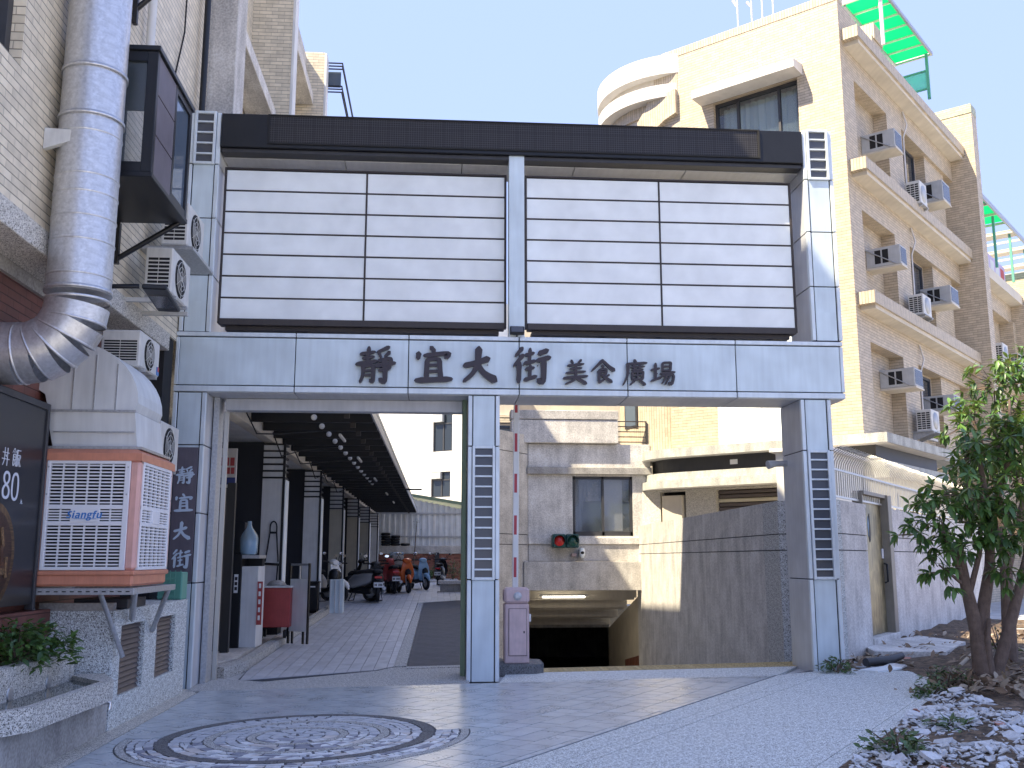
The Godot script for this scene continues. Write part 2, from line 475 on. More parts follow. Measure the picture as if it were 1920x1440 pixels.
	mk("plate_white", Color(0.78, 0.78, 0.78), 0.4)
	mk("brown_stripe", Color(0.20, 0.075, 0.045), 0.6)
	# galvanised sheet and duct
	var galv := tex(func(x, y):
		var s: float = 0.90 + 0.05 * (cell2[y * N + x] / 255.0 - 0.5) + 0.12 * (mid[y * N + x] / 255.0 - 0.5)
		return Color(s, s, s * 1.01))
	var galv_m := mk("duct", Color(0.74, 0.75, 0.76), 0.36, 0.7, galv, 0.7)
	galv_m.roughness_texture = smear
	galv_m.roughness = 1.0
	mk("galvanised", Color(0.58, 0.59, 0.59), 0.45, 0.6, galv, 0.6)
	mk("steel_bar", Color(0.60, 0.58, 0.53), 0.35, 0.7)
	mk("galv_sheet", Color(0.76, 0.78, 0.78), 0.5, 0.2, sheet, 2.0)
	var brass := tex(func(x, y):
		var w: float = at.call(mid, x * 2 + int(14.0 * sin(y * 0.03)), int(y * 0.3))
		var s: float = 0.78 + 0.34 * (w - 0.5) + 0.25 * (low[y * N + x] / 255.0 - 0.5)
		return Color(s, s * 0.98, s * 0.9))
	var bm := mk("door_steel", Color(0.50, 0.44, 0.30), 0.4, 0.7, brass, 1.3)
	bm.roughness_texture = smear
	bm.roughness = 1.0
	mk("door_frame", Color(0.30, 0.27, 0.22), 0.5, 0.3, sheet, 1.0)
	# ground
	var til := tex(func(x, y):
		var s: float = 0.94 + 0.10 * (mid[y * N + x] / 255.0 - 0.5) + 0.12 * (low[y * N + x] / 255.0 - 0.5) + 0.08 * (fine[y * N + x] / 255.0 - 0.5)
		return Color(s, s, s * 1.01))
	for i in 4:
		var k: float = [0.92, 1.0, 1.06, 0.97][i]
		var m := mk("paving_%d" % i, Color(0.53 * k, 0.57 * k, 0.58 * k), 0.55, 0, til, 1.7 + 0.37 * i)
		m.roughness_texture = smear
		m.roughness = 0.75
	for i in 4:
		var k: float = [0.95, 1.0, 1.05, 0.98][i]
		mk("arcade_paving_%d" % i, Color(0.54 * k, 0.545 * k, 0.55 * k), 0.55, 0, til, 1.5 + 0.4 * i)
	mk("grout", Color(0.115, 0.115, 0.12), 0.9, 0, til, 1.1)
	mk("asphalt", Color(0.10, 0.10, 0.105), 0.85, 0, til, 1.3, true, pebh, 0.1)
	for i in 6:
		var c: Color = [Color(0.78, 0.80, 0.79), Color(0.58, 0.60, 0.62), Color(0.38, 0.39, 0.44), Color(0.66, 0.62, 0.58), Color(0.84, 0.85, 0.84), Color(0.30, 0.31, 0.36)][i]
		mk("mosaic_%d" % i, c, 0.6, 0, til, 0.5 + 0.1 * i)
	var soil := tex(func(x, y):
		var s: float = 0.66 + 0.5 * (mid[y * N + x] / 255.0 - 0.5) + 0.3 * (fine[y * N + x] / 255.0 - 0.5) + 0.2 * (low[y * N + x] / 255.0 - 0.5)
		return Color(s, s * 0.93, s * 0.83))
	mk("soil", Color(0.27, 0.215, 0.17), 0.95, 0, soil, 1.6, true, soil, 2.0)
	mk("earth_far", Color(0.52, 0.515, 0.49), 0.95, 0, til, 3.0)
	mk("bark", Color(0.20, 0.145, 0.115), 0.9, 0, conc, 0.35, true, conc, 0.8)
	mk("cut_wood", Color(0.62, 0.50, 0.33), 0.8)
	# vegetation
	for i in 4:
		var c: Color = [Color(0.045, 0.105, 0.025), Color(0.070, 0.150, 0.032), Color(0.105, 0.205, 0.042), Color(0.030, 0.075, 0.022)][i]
		var m := mk("leaf_%d" % i, c, 0.42)
		m.backlight_enabled = true
		m.backlight = Color(0.32, 0.36, 0.14)
		m.cull_mode = BaseMaterial3D.CULL_DISABLED
	mk("weed", Color(0.075, 0.115, 0.040), 0.6)
	mk("dry_leaf", Color(0.24, 0.165, 0.105), 0.8)
	mk("dry_leaf_pale", Color(0.36, 0.29, 0.21), 0.8)
	mk("rubble_white", Color(0.68, 0.68, 0.66), 0.7, 0, til, 0.3)
	mk("rubble_red", Color(0.42, 0.20, 0.15), 0.8)
	# glass and translucent sheet
	var gl := mk("glass", Color(0.10, 0.13, 0.15, 0.22), 0.04)
	gl.transparency = BaseMaterial3D.TRANSPARENCY_ALPHA
	mk("glass_dark", Color(0.030, 0.038, 0.048), 0.06)
	mk("glass_louvre", Color(0.075, 0.08, 0.095), 0.22)
	mk("glass_blue", Color(0.10, 0.13, 0.17), 0.05)
	var wg := mk("water_glass", Color(0.55, 0.75, 0.85, 0.35), 0.08)
	wg.transparency = BaseMaterial3D.TRANSPARENCY_ALPHA
	var gr := mk("green_sheet", Color(0.0, 0.50, 0.30), 0.8)
	gr.backlight_enabled = true
	gr.backlight = Color(0.0, 0.95, 0.70)
	var gp := mk("green_pane", Color(0.12, 0.62, 0.52, 0.6), 0.1)
	gp.transparency = BaseMaterial3D.TRANSPARENCY_ALPHA
	mk("green_metal", Color(0.12, 0.34, 0.26), 0.5)
	mk("green_roof", Color(0.20, 0.27, 0.17), 0.6)
	mk("curtain", Color(0.62, 0.72, 0.66), 0.85)
	mk("curtain_pale", Color(0.62, 0.63, 0.64), 0.85)
	mk("curtain_grey", Color(0.34, 0.35, 0.38), 0.85)
	mk("purple_net", Color(0.50, 0.42, 0.62), 0.7)
	mk("sign_white", Color(0.72, 0.68, 0.64), 0.6)
	mk("sign_red", Color(0.50, 0.08, 0.08), 0.6)
	mk("sign_blue", Color(0.04, 0.06, 0.22), 0.6)
	mk("food_tan", Color(0.42, 0.27, 0.14), 0.7, 0, soil, 0.35)
	mk("food_brown", Color(0.20, 0.09, 0.045), 0.6, 0, soil, 0.22)
	mk("poster_dark", Color(0.014, 0.015, 0.020), 0.3)
	mk("print_white", Color(0.66, 0.68, 0.72), 0.5)
	mk("water", Color(0.05, 0.065, 0.06), 0.03)
	# dot matrix of the unlit message board
	var led := tex(func(x, y):
		var a: int = x % 16; var b: int = y % 16
		var s := 1.0 if a < 3 or b < 3 else 0.40
		if x % 128 < 2 or y % 128 < 2: s = 0.55
		return g1(s))
	mk("led_face", Color(0.050, 0.046, 0.052), 0.6, 0, led, 1.0)
	var rs := mk("roof_sheet", Color(0.55, 0.60, 0.64, 0.45), 0.2)
	rs.transparency = BaseMaterial3D.TRANSPARENCY_ALPHA
	var lamp := mk("lamp_tube", Color(0.9, 0.9, 0.88), 0.5)
	lamp.emission_enabled = true
	lamp.emission = Color(1.0, 0.97, 0.90)
	lamp.emission_energy_multiplier = 3.0
	mk("globe", Color(0.82, 0.83, 0.85), 0.35)

# ---------------------------------------------------------------- scene
func _ready() -> void:
	var cam := Camera3D.new()
	cam.name = "camera"
	add_child(cam)
	cam.position = V(0, 1.5, 0)
	cam.rotation_degrees = V(10.0, -4.2, 0)
	cam.fov = 42.43
	cam.near = 0.05
	cam.far = 600.0
	cam.current = true
	var env := Environment.new()
	var sky := Sky.new()
	var sm := ProceduralSkyMaterial.new()
	sm.sky_top_color = Color(0.44, 0.50, 0.66)
	sm.sky_horizon_color = Color(0.485, 0.545, 0.685)
	sm.sky_curve = 0.22
	sm.ground_bottom_color = Color(0.45, 0.44, 0.42)
	sm.ground_horizon_color = Color(0.70, 0.74, 0.78)
	sm.sun_angle_max = 12.0
	sm.sun_curve = 0.08
	sky.sky_material = sm
	env.background_mode = Environment.BG_SKY
	env.sky = sky
	env.background_energy_multiplier = 0.70
	env.tonemap_mode = Environment.TONE_MAPPER_LINEAR
	env.tonemap_exposure = 5.0
	env.sdfgi_enabled = true
	env.ssao_enabled = true
	env.ssil_enabled = true
	var we := WorldEnvironment.new()
	we.name = "world"
	we.environment = env
	add_child(we)
	var sun := DirectionalLight3D.new()
	sun.name = "sun"
	sun.light_color = Color(1.0, 0.94, 0.82)
	sun.light_energy = 0.86
	sun.light_angular_distance = 0.5
	sun.shadow_enabled = true
	add_child(sun)
	sun.look_at_from_position(V(-1.0, 1.55, 0.45) * 20.0, Vector3.ZERO, Vector3.UP)
	materials()
	build_ground()
	build_gateway()
	build_shop_building()
	build_shop_front()
	build_arcade()
	build_scooters()
	build_rear()
	build_garage()
	build_right_walls()
	build_right_house()
	build_planting()

# ---------------------------------------------------------------- ground, paving, ramp
func P2(a: Array) -> PackedVector2Array:
	var p := PackedVector2Array()
	for i in range(0, a.size(), 2): p.append(Vector2(a[i], a[i + 1]))
	return p

func disc(c: Vector2, r: float, n := 64, a0 := 0.0, a1 := TAU) -> PackedVector2Array:
	var p := PackedVector2Array()
	for i in (n if a1 - a0 > 6.28 else n + 1): p.append(c + Vector2(cos(lerpf(a0, a1, float(i) / n)), sin(lerpf(a0, a1, float(i) / n))) * r)
	return p

func ring_sector(c: Vector2, r0: float, r1: float, a0: float, a1: float, n := 6) -> PackedVector2Array:
	var p := PackedVector2Array()
	for i in n + 1: p.append(c + Vector2.from_angle(lerpf(a0, a1, float(i) / n)) * r1)
	for i in n + 1: p.append(c + Vector2.from_angle(lerpf(a1, a0, float(i) / n)) * r0)
	return p

func pave(called: String, parent, mats: Array, tiles: Array, cam_limit: int, thick: float, stuff_name: String) -> void:
	# tiles: outlines; the nearest `cam_limit` are parts of their own, the rest one joined part
	tiles.sort_custom(func(a, b): return centroid(a).length_squared() < centroid(b).length_squared())
	var rest := ST()
	var n_rest := 0
	for i in tiles.size():
		var st := ST() if i < cam_limit else rest
		slab(st, tiles[i], -0.01, thick + rng.randf_range(-0.0012, 0.0012))
		if i < cam_limit: obj(called, st, mats[rng.randi() % mats.size()], parent)
		else: n_rest += 1
	if n_rest:
		var o := obj(stuff_name, rest, mats[1], parent)
		o.set_meta("kind", "stuff")

func centroid(p: PackedVector2Array) -> Vector2:
	var c := Vector2.ZERO
	for q in p: c += q
	return c / p.size()

func inset(p: PackedVector2Array, d: float) -> PackedVector2Array:
	var r := Geometry2D.offset_polygon(p, -d)
	return r[0] if r.size() else PackedVector2Array()

func build_ground() -> void:
	O = Vector3.ZERO; T = Transform3D.IDENTITY
	rng.seed = 5
	# bare earth out to the horizon, left open where the ramp goes down
	var st := ST()
	var xs := [-160.0, -30.0, -8.0, -4.0, -2.7, 0.9]
	var zs := [40.0, -4.0, -8.0, -13.0, -22.0, -30.0, -60.0, -160.0]
	for i in xs.size() - 1:
		for j in zs.size() - 1:
			var q := []
			for k in [[i, j], [i + 1, j], [i + 1, j + 1], [i, j + 1]]: q.append(V(xs[k[0]], gy(minf(xs[k[0]], 0.89), zs[k[1]]) - 0.03, zs[k[1]]))
			quad(st, q[0], q[1], q[2], q[3])
	for r in [[0.9, 9.0, 40.0, -13.95], [9.0, 160.0, 40.0, -13.95], [5.35, 9.0, -13.95, -27.0], [9.0, 160.0, -13.95, -27.0], [9.0, 160.0, -27.0, -160.0]]:
		quad(st, V(r[0], gy(maxf(r[0], 0.91), 0) - 0.03, r[2]), V(r[1], gy(r[1], 0) - 0.03, r[2]), V(r[1], gy(r[1], 0) - 0.03, r[3]), V(r[0], gy(maxf(r[0], 0.91), 0) - 0.03, r[3]))
	struct("ground", st, "earth_far")
	# bed of the paving
	var plaza := P2([-2.80, -4.0, -2.80, -12.46, 4.20, -12.46, 0.47, -7.56, -2.25, -4.0])
	st = ST()
	slab(st, plaza, -0.02, 0.0)
	var bed := struct("plaza_paving", st, "grout")
	# square tiles in running bond, turned with the line of the boundary wall
	var e := Vector2(0.607, -0.795)
	var f := Vector2(0.795, 0.607)
	var cc := Vector2(-1.2, -9.15)
	var hole := disc(cc, 1.205, 72)
	var apron := ring_sector(cc, 1.1, 1.50, deg_to_rad(-4.0), deg_to_rad(184.0), 48)
	var tiles := []
	var a := 0.235
	for i in range(-70, 70):
		for j in range(-70, 70):
			var o := e * (i * a + (0.5 * a if j % 2 else 0.0)) + f * (j * a) + Vector2(0, -9)
			if o.x < -4 or o.x > 6 or o.y > -3 or o.y < -13.5: continue
			var t := PackedVector2Array([o, o + e * a, o + e * a + f * a, o + f * a])
			var parts := Geometry2D.intersect_polygons(t, plaza)
			for q in parts:
				for q2 in Geometry2D.clip_polygons(q, hole):
					for q3 in Geometry2D.clip_polygons(q2, apron):
						if Geometry2D.is_polygon_clockwise(q3): continue
						for q4 in Geometry2D.offset_polygon(q3, -0.0045):
							if q4.size() >= 3 and not Geometry2D.triangulate_polygon(q4).is_empty(): tiles.append(q4)
	pave("paving_tile", bed, ["paving_0", "paving_1", "paving_2", "paving_3"], tiles, 300, 0.006, "paving_tiles_beyond")
	# round mosaic of broken stone between pebble rings
	st = ST()
	slab(st, disc(cc, 1.20, 72), -0.02, 0.001)
	slab(st, ring_sector(cc, 1.2, 1.495, deg_to_rad(-3.0), deg_to_rad(183.0), 48), -0.02, 0.001)
	var mo := struct("mosaic_paving", st, "grout")
	for r in [[1.085, 1.185, "pebble_dark"], [0.715, 0.79, "pebble"], [0.365, 0.43, "pebble"]]:
		for k in 8:
			st = ST()
			slab(st, ring_sector(cc, r[0], r[1], TAU * k / 8 + 0.004, TAU * (k + 1) / 8 - 0.004, 9), -0.01, 0.009)
			obj("ring_stone", st, r[2], mo)
	for k in 5:
		st = ST()
		slab(st, ring_sector(cc, 1.42, 1.49, deg_to_rad(-3.0 + 37.2 * k) + 0.003, deg_to_rad(-3.0 + 37.2 * (k + 1)) - 0.003, 10), -0.01, 0.009)
		obj("ring_stone", st, "pebble", mo)
	var stones := []
	for r in [[0.0, 0.358, 2], [0.437, 0.708, 2], [0.797, 1.078, 2], [1.192, 1.413, 2]]:
		var part_ring: bool = r[0] > 1.1
		var rn: int = 3 if r[0] == 0.0 else 3
		for b in rn:
			var r0: float = lerpf(r[0], r[1], float(b) / rn); var r1: float = lerpf(r[0], r[1], float(b + 1) / rn)
			var span := deg_to_rad(186.0) if part_ring else TAU
			var n := maxi(3, int(span * (r0 + r1) * 0.5 / 0.135))
			var off := rng.randf() * 0.5
			for k in n:
				var s0 := (k + off) * span / n + rng.randf_range(-0.12, 0.12) * span / n; var s1 := (k + 1 + off) * span / n
				if part_ring: s0 = deg_to_rad(-3.0) + k * span / n; s1 = deg_to_rad(-3.0) + (k + 1) * span / n
				var p := ring_sector(cc, maxf(r0, 0.004), r1, s0, s1, 2)
				# break the sector's outline so that no two pieces match
				for m in p.size(): p[m] += Vector2(rng.randf_range(-0.012, 0.012), rng.randf_range(-0.012, 0.012))
				var p2 := inset(p, 0.005)
				if p2.size() < 3: continue
				if rng.randf() < 0.6:      # crack it in two
					var mid_ := centroid(p2); var dirv := Vector2.from_angle(rng.randf() * PI)
					var half := PackedVector2Array([mid_ - dirv, mid_ + dirv, mid_ + dirv + dirv.orthogonal(), mid_ - dirv + dirv.orthogonal()])
					for g in Geometry2D.intersect_polygons(p2, half): stones.append(inset(g, 0.0025))
					for g in Geometry2D.clip_polygons(p2, half): stones.append(inset(g, 0.0025))
				else: stones.append(p2)
	var ok := stones.filter(func(s): return s.size() >= 3 and not Geometry2D.triangulate_polygon(s).is_empty())
	pave("mosaic_stone", mo, ["mosaic_0", "mosaic_1", "mosaic_2", "mosaic_3", "mosaic_4", "mosaic_5", "mosaic_0", "mosaic_4"], ok, 300, 0.008, "mosaic_stones_beyond")
	# pebble-dash walkway on the right, cut by joints that follow its edge
	var la := Vector2(0.48, -7.55); var lb := Vector2(4.25, -12.49)
	var ext := func(p: Vector2, q: Vector2, t: float) -> Vector2: return p + (q - p) * t
	st = ST()
	slab(st, P2([-2.26, -3.95, 0.475, -7.55, 4.24, -12.44, 5.3, -13.3, 6.4, -12.4, 5.55, -10.95, 3.0, -7.37, 0.5, -3.9]), -0.025, -0.001)
	var walk := struct("walkway", st, "grout")
	var lines := [[la, lb], [Vector2(0.82, -7.53), Vector2(4.78, -12.72)], [Vector2(1.02, -7.51), Vector2(5.3, -13.04)], [Vector2(2.82, -7.38), Vector2(5.52, -11.01)], [Vector2(3.0, -7.37), Vector2(5.62, -10.85)]]
	for k in 4:
		var n := 5
		for j in n:
			var t0 := lerpf(-0.72, 1.0, float(j) / n); var t1 := lerpf(-0.72, 1.0, float(j + 1) / n)
			var p := PackedVector2Array([ext.call(lines[k][0], lines[k][1], t0), ext.call(lines[k][0], lines[k][1], t1), ext.call(lines[k + 1][0], lines[k + 1][1], t1), ext.call(lines[k + 1][0], lines[k + 1][1], t0)])
			if k == 2: 
				if j == n - 1: p = PackedVector2Array([p[0], p[1], Vector2(6.2, -12.3), p[2], p[3]])
			var p2 := inset(p, 0.004)
			if p2.size() < 3: continue
			st = ST()
			slab(st, p2, -0.02, 0.005 + 0.001 * (k % 2))
			obj("walkway_slab", st, "pebble_light", walk)
	# pebble gutter along the left building
	st = ST()
	slab(st, P2([-3.6, -4.0, -3.6, -12.6, -3.02, -12.72, -2.81, -12.3, -2.81, -4.0]), -0.025, 0.003)
	struct("gutter", st, "pebble_warm")
	# thresholds in line with the gate
	st = ST()
	slab(st, P2([-2.98, -12.47, 0.40, -12.47, 0.40, -14.20, -0.62, -14.20, -0.80, -13.92, -2.20, -13.2, -2.98, -13.7]), -0.025, 0.004)
	struct("arcade_threshold", st, "pebble")
	st = ST()
	slab(st, P2([0.76, -12.47, 4.22, -12.47, 4.80, -13.36, 0.92, -13.46]), -0.025, 0.004)
	struct("ramp_threshold", st, "pebble_light")
	st = ST()
	slab(st, P2([1.36, -13.49, 4.80, -13.38, 4.98, -13.92, 1.42, -13.92]), -0.025, 0.006)
	for i in 14:
		for j in 3:
			var o := Vector2(1.46 + i * 0.245 + 0.05, -13.82 + j * 0.13)
			slab(st, P2([o.x, o.y, o.x + 0.2, o.y, o.x + 0.2, o.y - 0.03, o.x, o.y - 0.03]), 0.0, 0.011)
	struct("tactile_strip", st, "tactile")
	# ramp down to the basement
	st = ST()
	quad(st, V(0.92, -0.01, -13.93), V(5.35, 0.06, -13.93), V(5.5, -1.85, -26.0), V(1.9, -1.85, -26.0))
	quad(st, V(1.9, -1.85, -26.0), V(5.5, -1.85, -26.0), V(5.5, -2.9, -33.0), V(1.9, -2.9, -33.0))
	quad(st, V(-2.0, -2.9, -33.0), V(9, -2.9, -33.0), V(9, -2.9, -46.0), V(-2.0, -2.9, -46.0))
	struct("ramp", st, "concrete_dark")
	# arcade paving and the strip of asphalt beside it
	st = ST()
	for z in [[-13.2, -30.0], [-30.0, -50.0]]:
		slab(st, P2([-2.72, z[0], -0.55, z[0], -0.55, z[1], -2.72, z[1]]) if z[0] == -30.0 else P2([-2.55, -13.32, -0.80, -13.95, -0.55, -14.3, -0.50, -30.0, -2.45, -30.0, -2.60, -14.4]), -0.02, 0.001)
	var arc := struct("arcade_paving", st, "grout")
	tiles = []
	var region := P2([-2.52, -13.36, -0.83, -13.98, -0.60, -14.3, -0.52, -26.4, 0.8, -27.2, 0.85, -49.0, -2.3, -49.0, -2.45, -27.0, -2.60, -14.4])
	for i in range(-16, 6):
		for j in range(0, 27):
			var o := Vector2(i * 0.172, -13.2 - j * 1.42)
			for q in Geometry2D.intersect_polygons(PackedVector2Array([o, o + Vector2(0.172, 0), o + Vector2(0.172, -1.42), o + Vector2(0, -1.42)]), region):
				for q4 in Geometry2D.offset_polygon(q, -0.004):
					if q4.size() >= 3 and not Geometry2D.triangulate_polygon(q4).is_empty(): tiles.append(q4)
	pave("paving_tile", arc, ["arcade_paving_0", "arcade_paving_1", "arcade_paving_2", "arcade_paving_3"], tiles, 260, 0.007, "paving_tiles_beyond")
	st = ST()
	slab(st, P2([-0.60, -14.25, -0.42, -14.25, -0.38, -26.2, -0.50, -26.4]), -0.02, 0.012)
	slab(st, P2([-0.42, -14.02, 0.40, -14.02, 0.40, -14.22, -0.42, -14.22]), -0.02, 0.012)
	struct("strip_border", st, "pebble")
	st = ST()
	slab(st, P2([-0.41, -14.23, 0.85, -14.23, 0.85, -27.1, -0.10, -26.6, -0.36, -26.2]), -0.02, 0.008)
	struct("asphalt_strip", st, "asphalt")
	# raised walk under the arcade, with a kerb
	st = ST()
	slab(st, P2([-6.0, -13.9, -3.0, -13.9, -2.78, -14.5, -2.58, -27.0, -2.5, -49.0, -6.0, -49.0]), -0.05, 0.13)
	struct("arcade_walk", st, "concrete_dark")
	st = ST()
	slab(st, P2([-2.995, -13.9, -2.80, -13.75, -2.62, -14.4, -2.46, -27.0, -2.38, -49.0, -2.49, -49.0, -2.57, -27.0, -2.77, -14.5]), -0.05, 0.12)
	struct("kerb", st, "pebble")
	# bare soil on the right
	st = ST()
	var n := 26
	for i in n:
		for j in n:
			var q := []
			for k in [[i, j], [i + 1, j], [i + 1, j + 1], [i, j + 1]]:
				var u: float = float(k[0]) / n; var w: float = float(k[1]) / n
				var z := lerpf(-5.0, -22.0, w)
				var xl := 1.25 + (-5.0 - z) * 0.725 if z > -11.2 else 5.75 + (-11.2 - z) * 0.05
				var x := lerpf(xl, 17.0, u)
				q.append(V(x, gy(x, z) + (0.0 if k[0] == 0 else 0.02 + 0.035 * sin(x * 2.1 + z) + 0.03 * sin(z * 3.3 - x * 1.7)), z))
			quad(st, q[0], q[1], q[2], q[3])
	struct("soil", st, "soil")

# ---------------------------------------------------------------- the gateway
const GZ := -12.74
func slats(parent, x0, x1, y0, y1, n: int, z: float) -> void:      # framed louvre glass between aluminium bars
	pbx("louvre_glass", x0 + 0.03, x1 - 0.03, y0 + 0.03, y1 - 0.03, z - 0.026, z - 0.018, "glass_louvre", parent)
	for q in [[x0, x0 + 0.035, y0, y1], [x1 - 0.035, x1, y0, y1]]: pbx("louvre_frame", q[0], q[1], q[2], q[3], z - 0.03, z + 0.015, "aluminium_light", parent, 0.004)
	for q in [[y0, y0 + 0.035], [y1 - 0.035, y1]]: pbx("louvre_frame", x0 + 0.035, x1 - 0.035, q[0], q[1], z - 0.03, z + 0.013, "aluminium_light", parent, 0.004)
	for i in range(1, n): pbx("slat", x0 + 0.036, x1 - 0.036, lerpf(y0, y1, float(i) / n) - 0.011, lerpf(y0, y1, float(i) / n) + 0.011, z - 0.03, z + 0.010, "aluminium_light", parent, 0.003)

func pillar(g, x0, x1, yb: Array, lou: int, d := 0.8) -> void:     # yb: heights of the joints; the field `lou` holds a louvre (-1: none)
	var z := GZ
	pbx("core", x0 + 0.02, x1 - 0.02, yb[0], yb[-1], z - 0.02, z - d + 0.02, "joint", g)
	for i in yb.size() - 1:
		var a: float = yb[i] + 0.007; var b: float = yb[i + 1] - 0.007
		pbx("edge_strip", x0, x0 + 0.052, a, b, z - 0.06, z, "aluminium_light", g, 0.006)
		pbx("edge_strip", x1 - 0.052, x1, a, b, z - 0.06, z, "aluminium_light", g, 0.006)
		if i == lou: slats(g, x0 + 0.058, x1 - 0.058, a - 0.012, b + 0.012, maxi(3, int((b - a) / 0.125)), z + 0.008)
		elif lou != -2 or i != 1: pbx("panel", x0 + 0.066, x1 - 0.066, a, b, z - 0.05, z - 0.012, "aluminium", g, 0.004)
		for s in [[x0 + 0.004, x0 + 0.03], [x1 - 0.03, x1 - 0.004]]:
			pbx("side_panel", s[0], s[1], a, b, z - 0.066, z - d, "aluminium_side", g, 0.004)
		pbx("back_panel", x0 + 0.03, x1 - 0.03, a, b, z - d - 0.004, z - d + 0.03, "aluminium_side", g)

func build_gateway() -> void:
	var g := thing("gateway", "tall blue-grey aluminium gateway over the entrance, on three pillars", "gateway", V(1.0, 0.0, GZ))
	pillar(g, -3.40, -2.985, [-0.10, 1.20, 2.06, 2.92, 3.60], -1)
	pillar(g, 0.365, 0.775, [-0.02, 1.235, 2.93, 3.60], 1)
	pillar(g, 4.80, 5.215, [0.03, 1.235, 2.91, 3.60], 1)
	pillar(g, -3.385, -2.985, [4.39, 5.15, 5.93, 6.68, 7.42], 3)
	pillar(g, 5.015, 5.435, [4.40, 5.16, 5.94, 6.70, 7.43], 3)
	# beam
	var x0 := -3.40; var x1 := 5.42
	var jx := [x0, -1.88, -0.42, 1.03, 2.47, 3.94, x1]
	pbx("core", x0 + 0.02, x1 - 0.02, 3.625, 4.36, GZ - 0.02, GZ - 0.80, "joint", g)
	for i in 6:
		var a: float = jx[i] + (0.006 if i else 0.0); var b: float = jx[i + 1] - (0.006 if i < 5 else 0.0)
		pbx("panel", a + (0.05 if i == 0 else 0.0), b - (0.05 if i == 5 else 0.0), 3.695, 4.315, GZ - 0.05, GZ + 0.004, "aluminium", g, 0.004)
		pbx("edge_strip", a, b, 3.605, 3.680, GZ - 0.06, GZ + 0.014, "aluminium_light", g, 0.006)
		pbx("edge_strip", a, b, 4.330, 4.385, GZ - 0.06, GZ + 0.012, "aluminium_light", g, 0.006)
		pbx("soffit_panel", a, b, 3.600, 3.625, GZ - 0.062, GZ - 0.81, "aluminium_side", g)
		pbx("top_panel", a, b, 4.36, 4.383, GZ - 0.062, GZ - 0.81, "aluminium_side", g)
		pbx("back_panel", a, b, 3.63, 4.355, GZ - 0.80, GZ - 0.82, "aluminium_side", g)
	for s in [x0, x1 - 0.045]: pbx("edge_strip", s, s + 0.045, 3.695, 4.315, GZ - 0.07, GZ + 0.010, "aluminium_light", g, 0.005)
	for s in [x0 - 0.002, x1 - 0.022]: pbx("end_panel", s, s + 0.024, 3.63, 4.355, GZ - 0.072, GZ - 0.795, "aluminium_side", g)
	# upper beam behind the message board
	pbx("core", -2.99, 5.02, 6.90, 7.36, GZ - 0.24, GZ - 0.78, "joint", g)
	var ux := [-2.985, -1.35, 0.26, 1.83, 3.40, 5.015]
	for i in 5:
		pbx("soffit_panel", ux[i] + 0.006, ux[i + 1] - 0.006, 6.86, 6.90, GZ - 0.23, GZ - 0.80, "aluminium_side", g)
		pbx("top_panel", ux[i] + 0.006, ux[i + 1] - 0.006, 7.36, 7.385, GZ - 0.23, GZ - 0.80, "aluminium_side", g)
	pbx("hanger", 0.895, 1.105, 4.386, 6.94, GZ - 0.24, GZ - 0.02, "aluminium", g, 0.005)
	# channel standing in the wide opening on the left, worn bare
	pbx("door_track", -2.975, -2.90, -0.07, 3.598, GZ - 0.70, GZ - 0.40, "galvanised", g, 0.006)
	pbx("door_track", -2.90, -2.84, -0.06, 3.45, GZ - 0.78, GZ - 0.72, "steel_bar", g, 0.006)
	pbx("door_track", 0.30, 0.36, 0.0, 3.598, GZ - 0.70, GZ - 0.40, "green_roof", g, 0.006)
	pbx("shutter_head", -2.84, 0.30, 3.44, 3.597, GZ - 0.70, GZ - 0.50, "aluminium_side", g, 0.006)
	# brown board on the left pillar with four pale characters
	var b := thing("pillar_sign", "narrow brown sign with four pale brush characters on the left gate pillar", "sign", V(-3.19, 1.2, GZ + 0.012))
	pbx("board", -3.335, -3.045, 1.215, 2.885, GZ - 0.010, GZ + 0.012, "purple_grey", b, 0.003)
	var chars := ["jing", "yi", "da", "jie"]
	for i in 4:
		var st := ST()
		glyph(st, chars[i], V(-3.30, 2.42 - i * 0.345, GZ + 0.0125), 0.225, 0.003, 1.25)
		obj("character", st, "letter_pale", b)
	# raised lettering across the beam
	var place := [["jing", 668, 735, 647, 718, "first large character, crowded with strokes"], ["yi", 778, 833, 648, 716, "second large character, with a roof over a ladder shape"], ["da", 867, 928, 648, 716, "third large character, three sweeping strokes"], ["jie", 963, 1024, 649, 717, "fourth large character, made of three narrow columns"],
		["mei", 1060, 1098, 672, 720, "fifth character, first of the small ones"], ["shi", 1113, 1160, 672, 718, "sixth character, a wide roof over a small box"], ["guang", 1174, 1214, 673, 722, "seventh character, on a panel joint near the right"], ["chang", 1230, 1270, 676, 721, "last character at the right end of the lettering"]]
	for q in place:
		var px: float = -1.09 + (q[1] - 668) * (2.95 - -1.09) / (1256.0 - 668.0)
		var size: float = (q[4] - q[3]) / 142.0
		var ty: float = 4.225 - (q[3] - 647) / 142.0 + (q[1] - 668) * 0.0127 / 142.0
		var st := ST()
		T = Transform3D.IDENTITY; O = V(px, ty - size, GZ + 0.03)
		glyph(st, q[0], V(px, ty - size, GZ + 0.03), size, 0.035, 1.3)
		for k in [0.3, 0.7]: bx(st, px + size * k - 0.006, px + size * k + 0.006, ty - size * 0.5 - 0.006, ty - size * 0.5 + 0.006, GZ + 0.004, GZ + 0.032)
		var o := single("brush_character", st, "letter", "dark raised lettering on the beam, " + q[5], "sign letter", "raised characters on the gate beam")
		o.position = O
	# message board
	var m := thing("message_board", "long black unlit dot matrix board along the top of the gate", "display", V(1.0, 6.93, GZ - 0.1))
	pbx("case", -2.975, 5.005, 6.925, 7.40, GZ - 0.225, GZ + 0.02, "black_metal", m, 0.008)
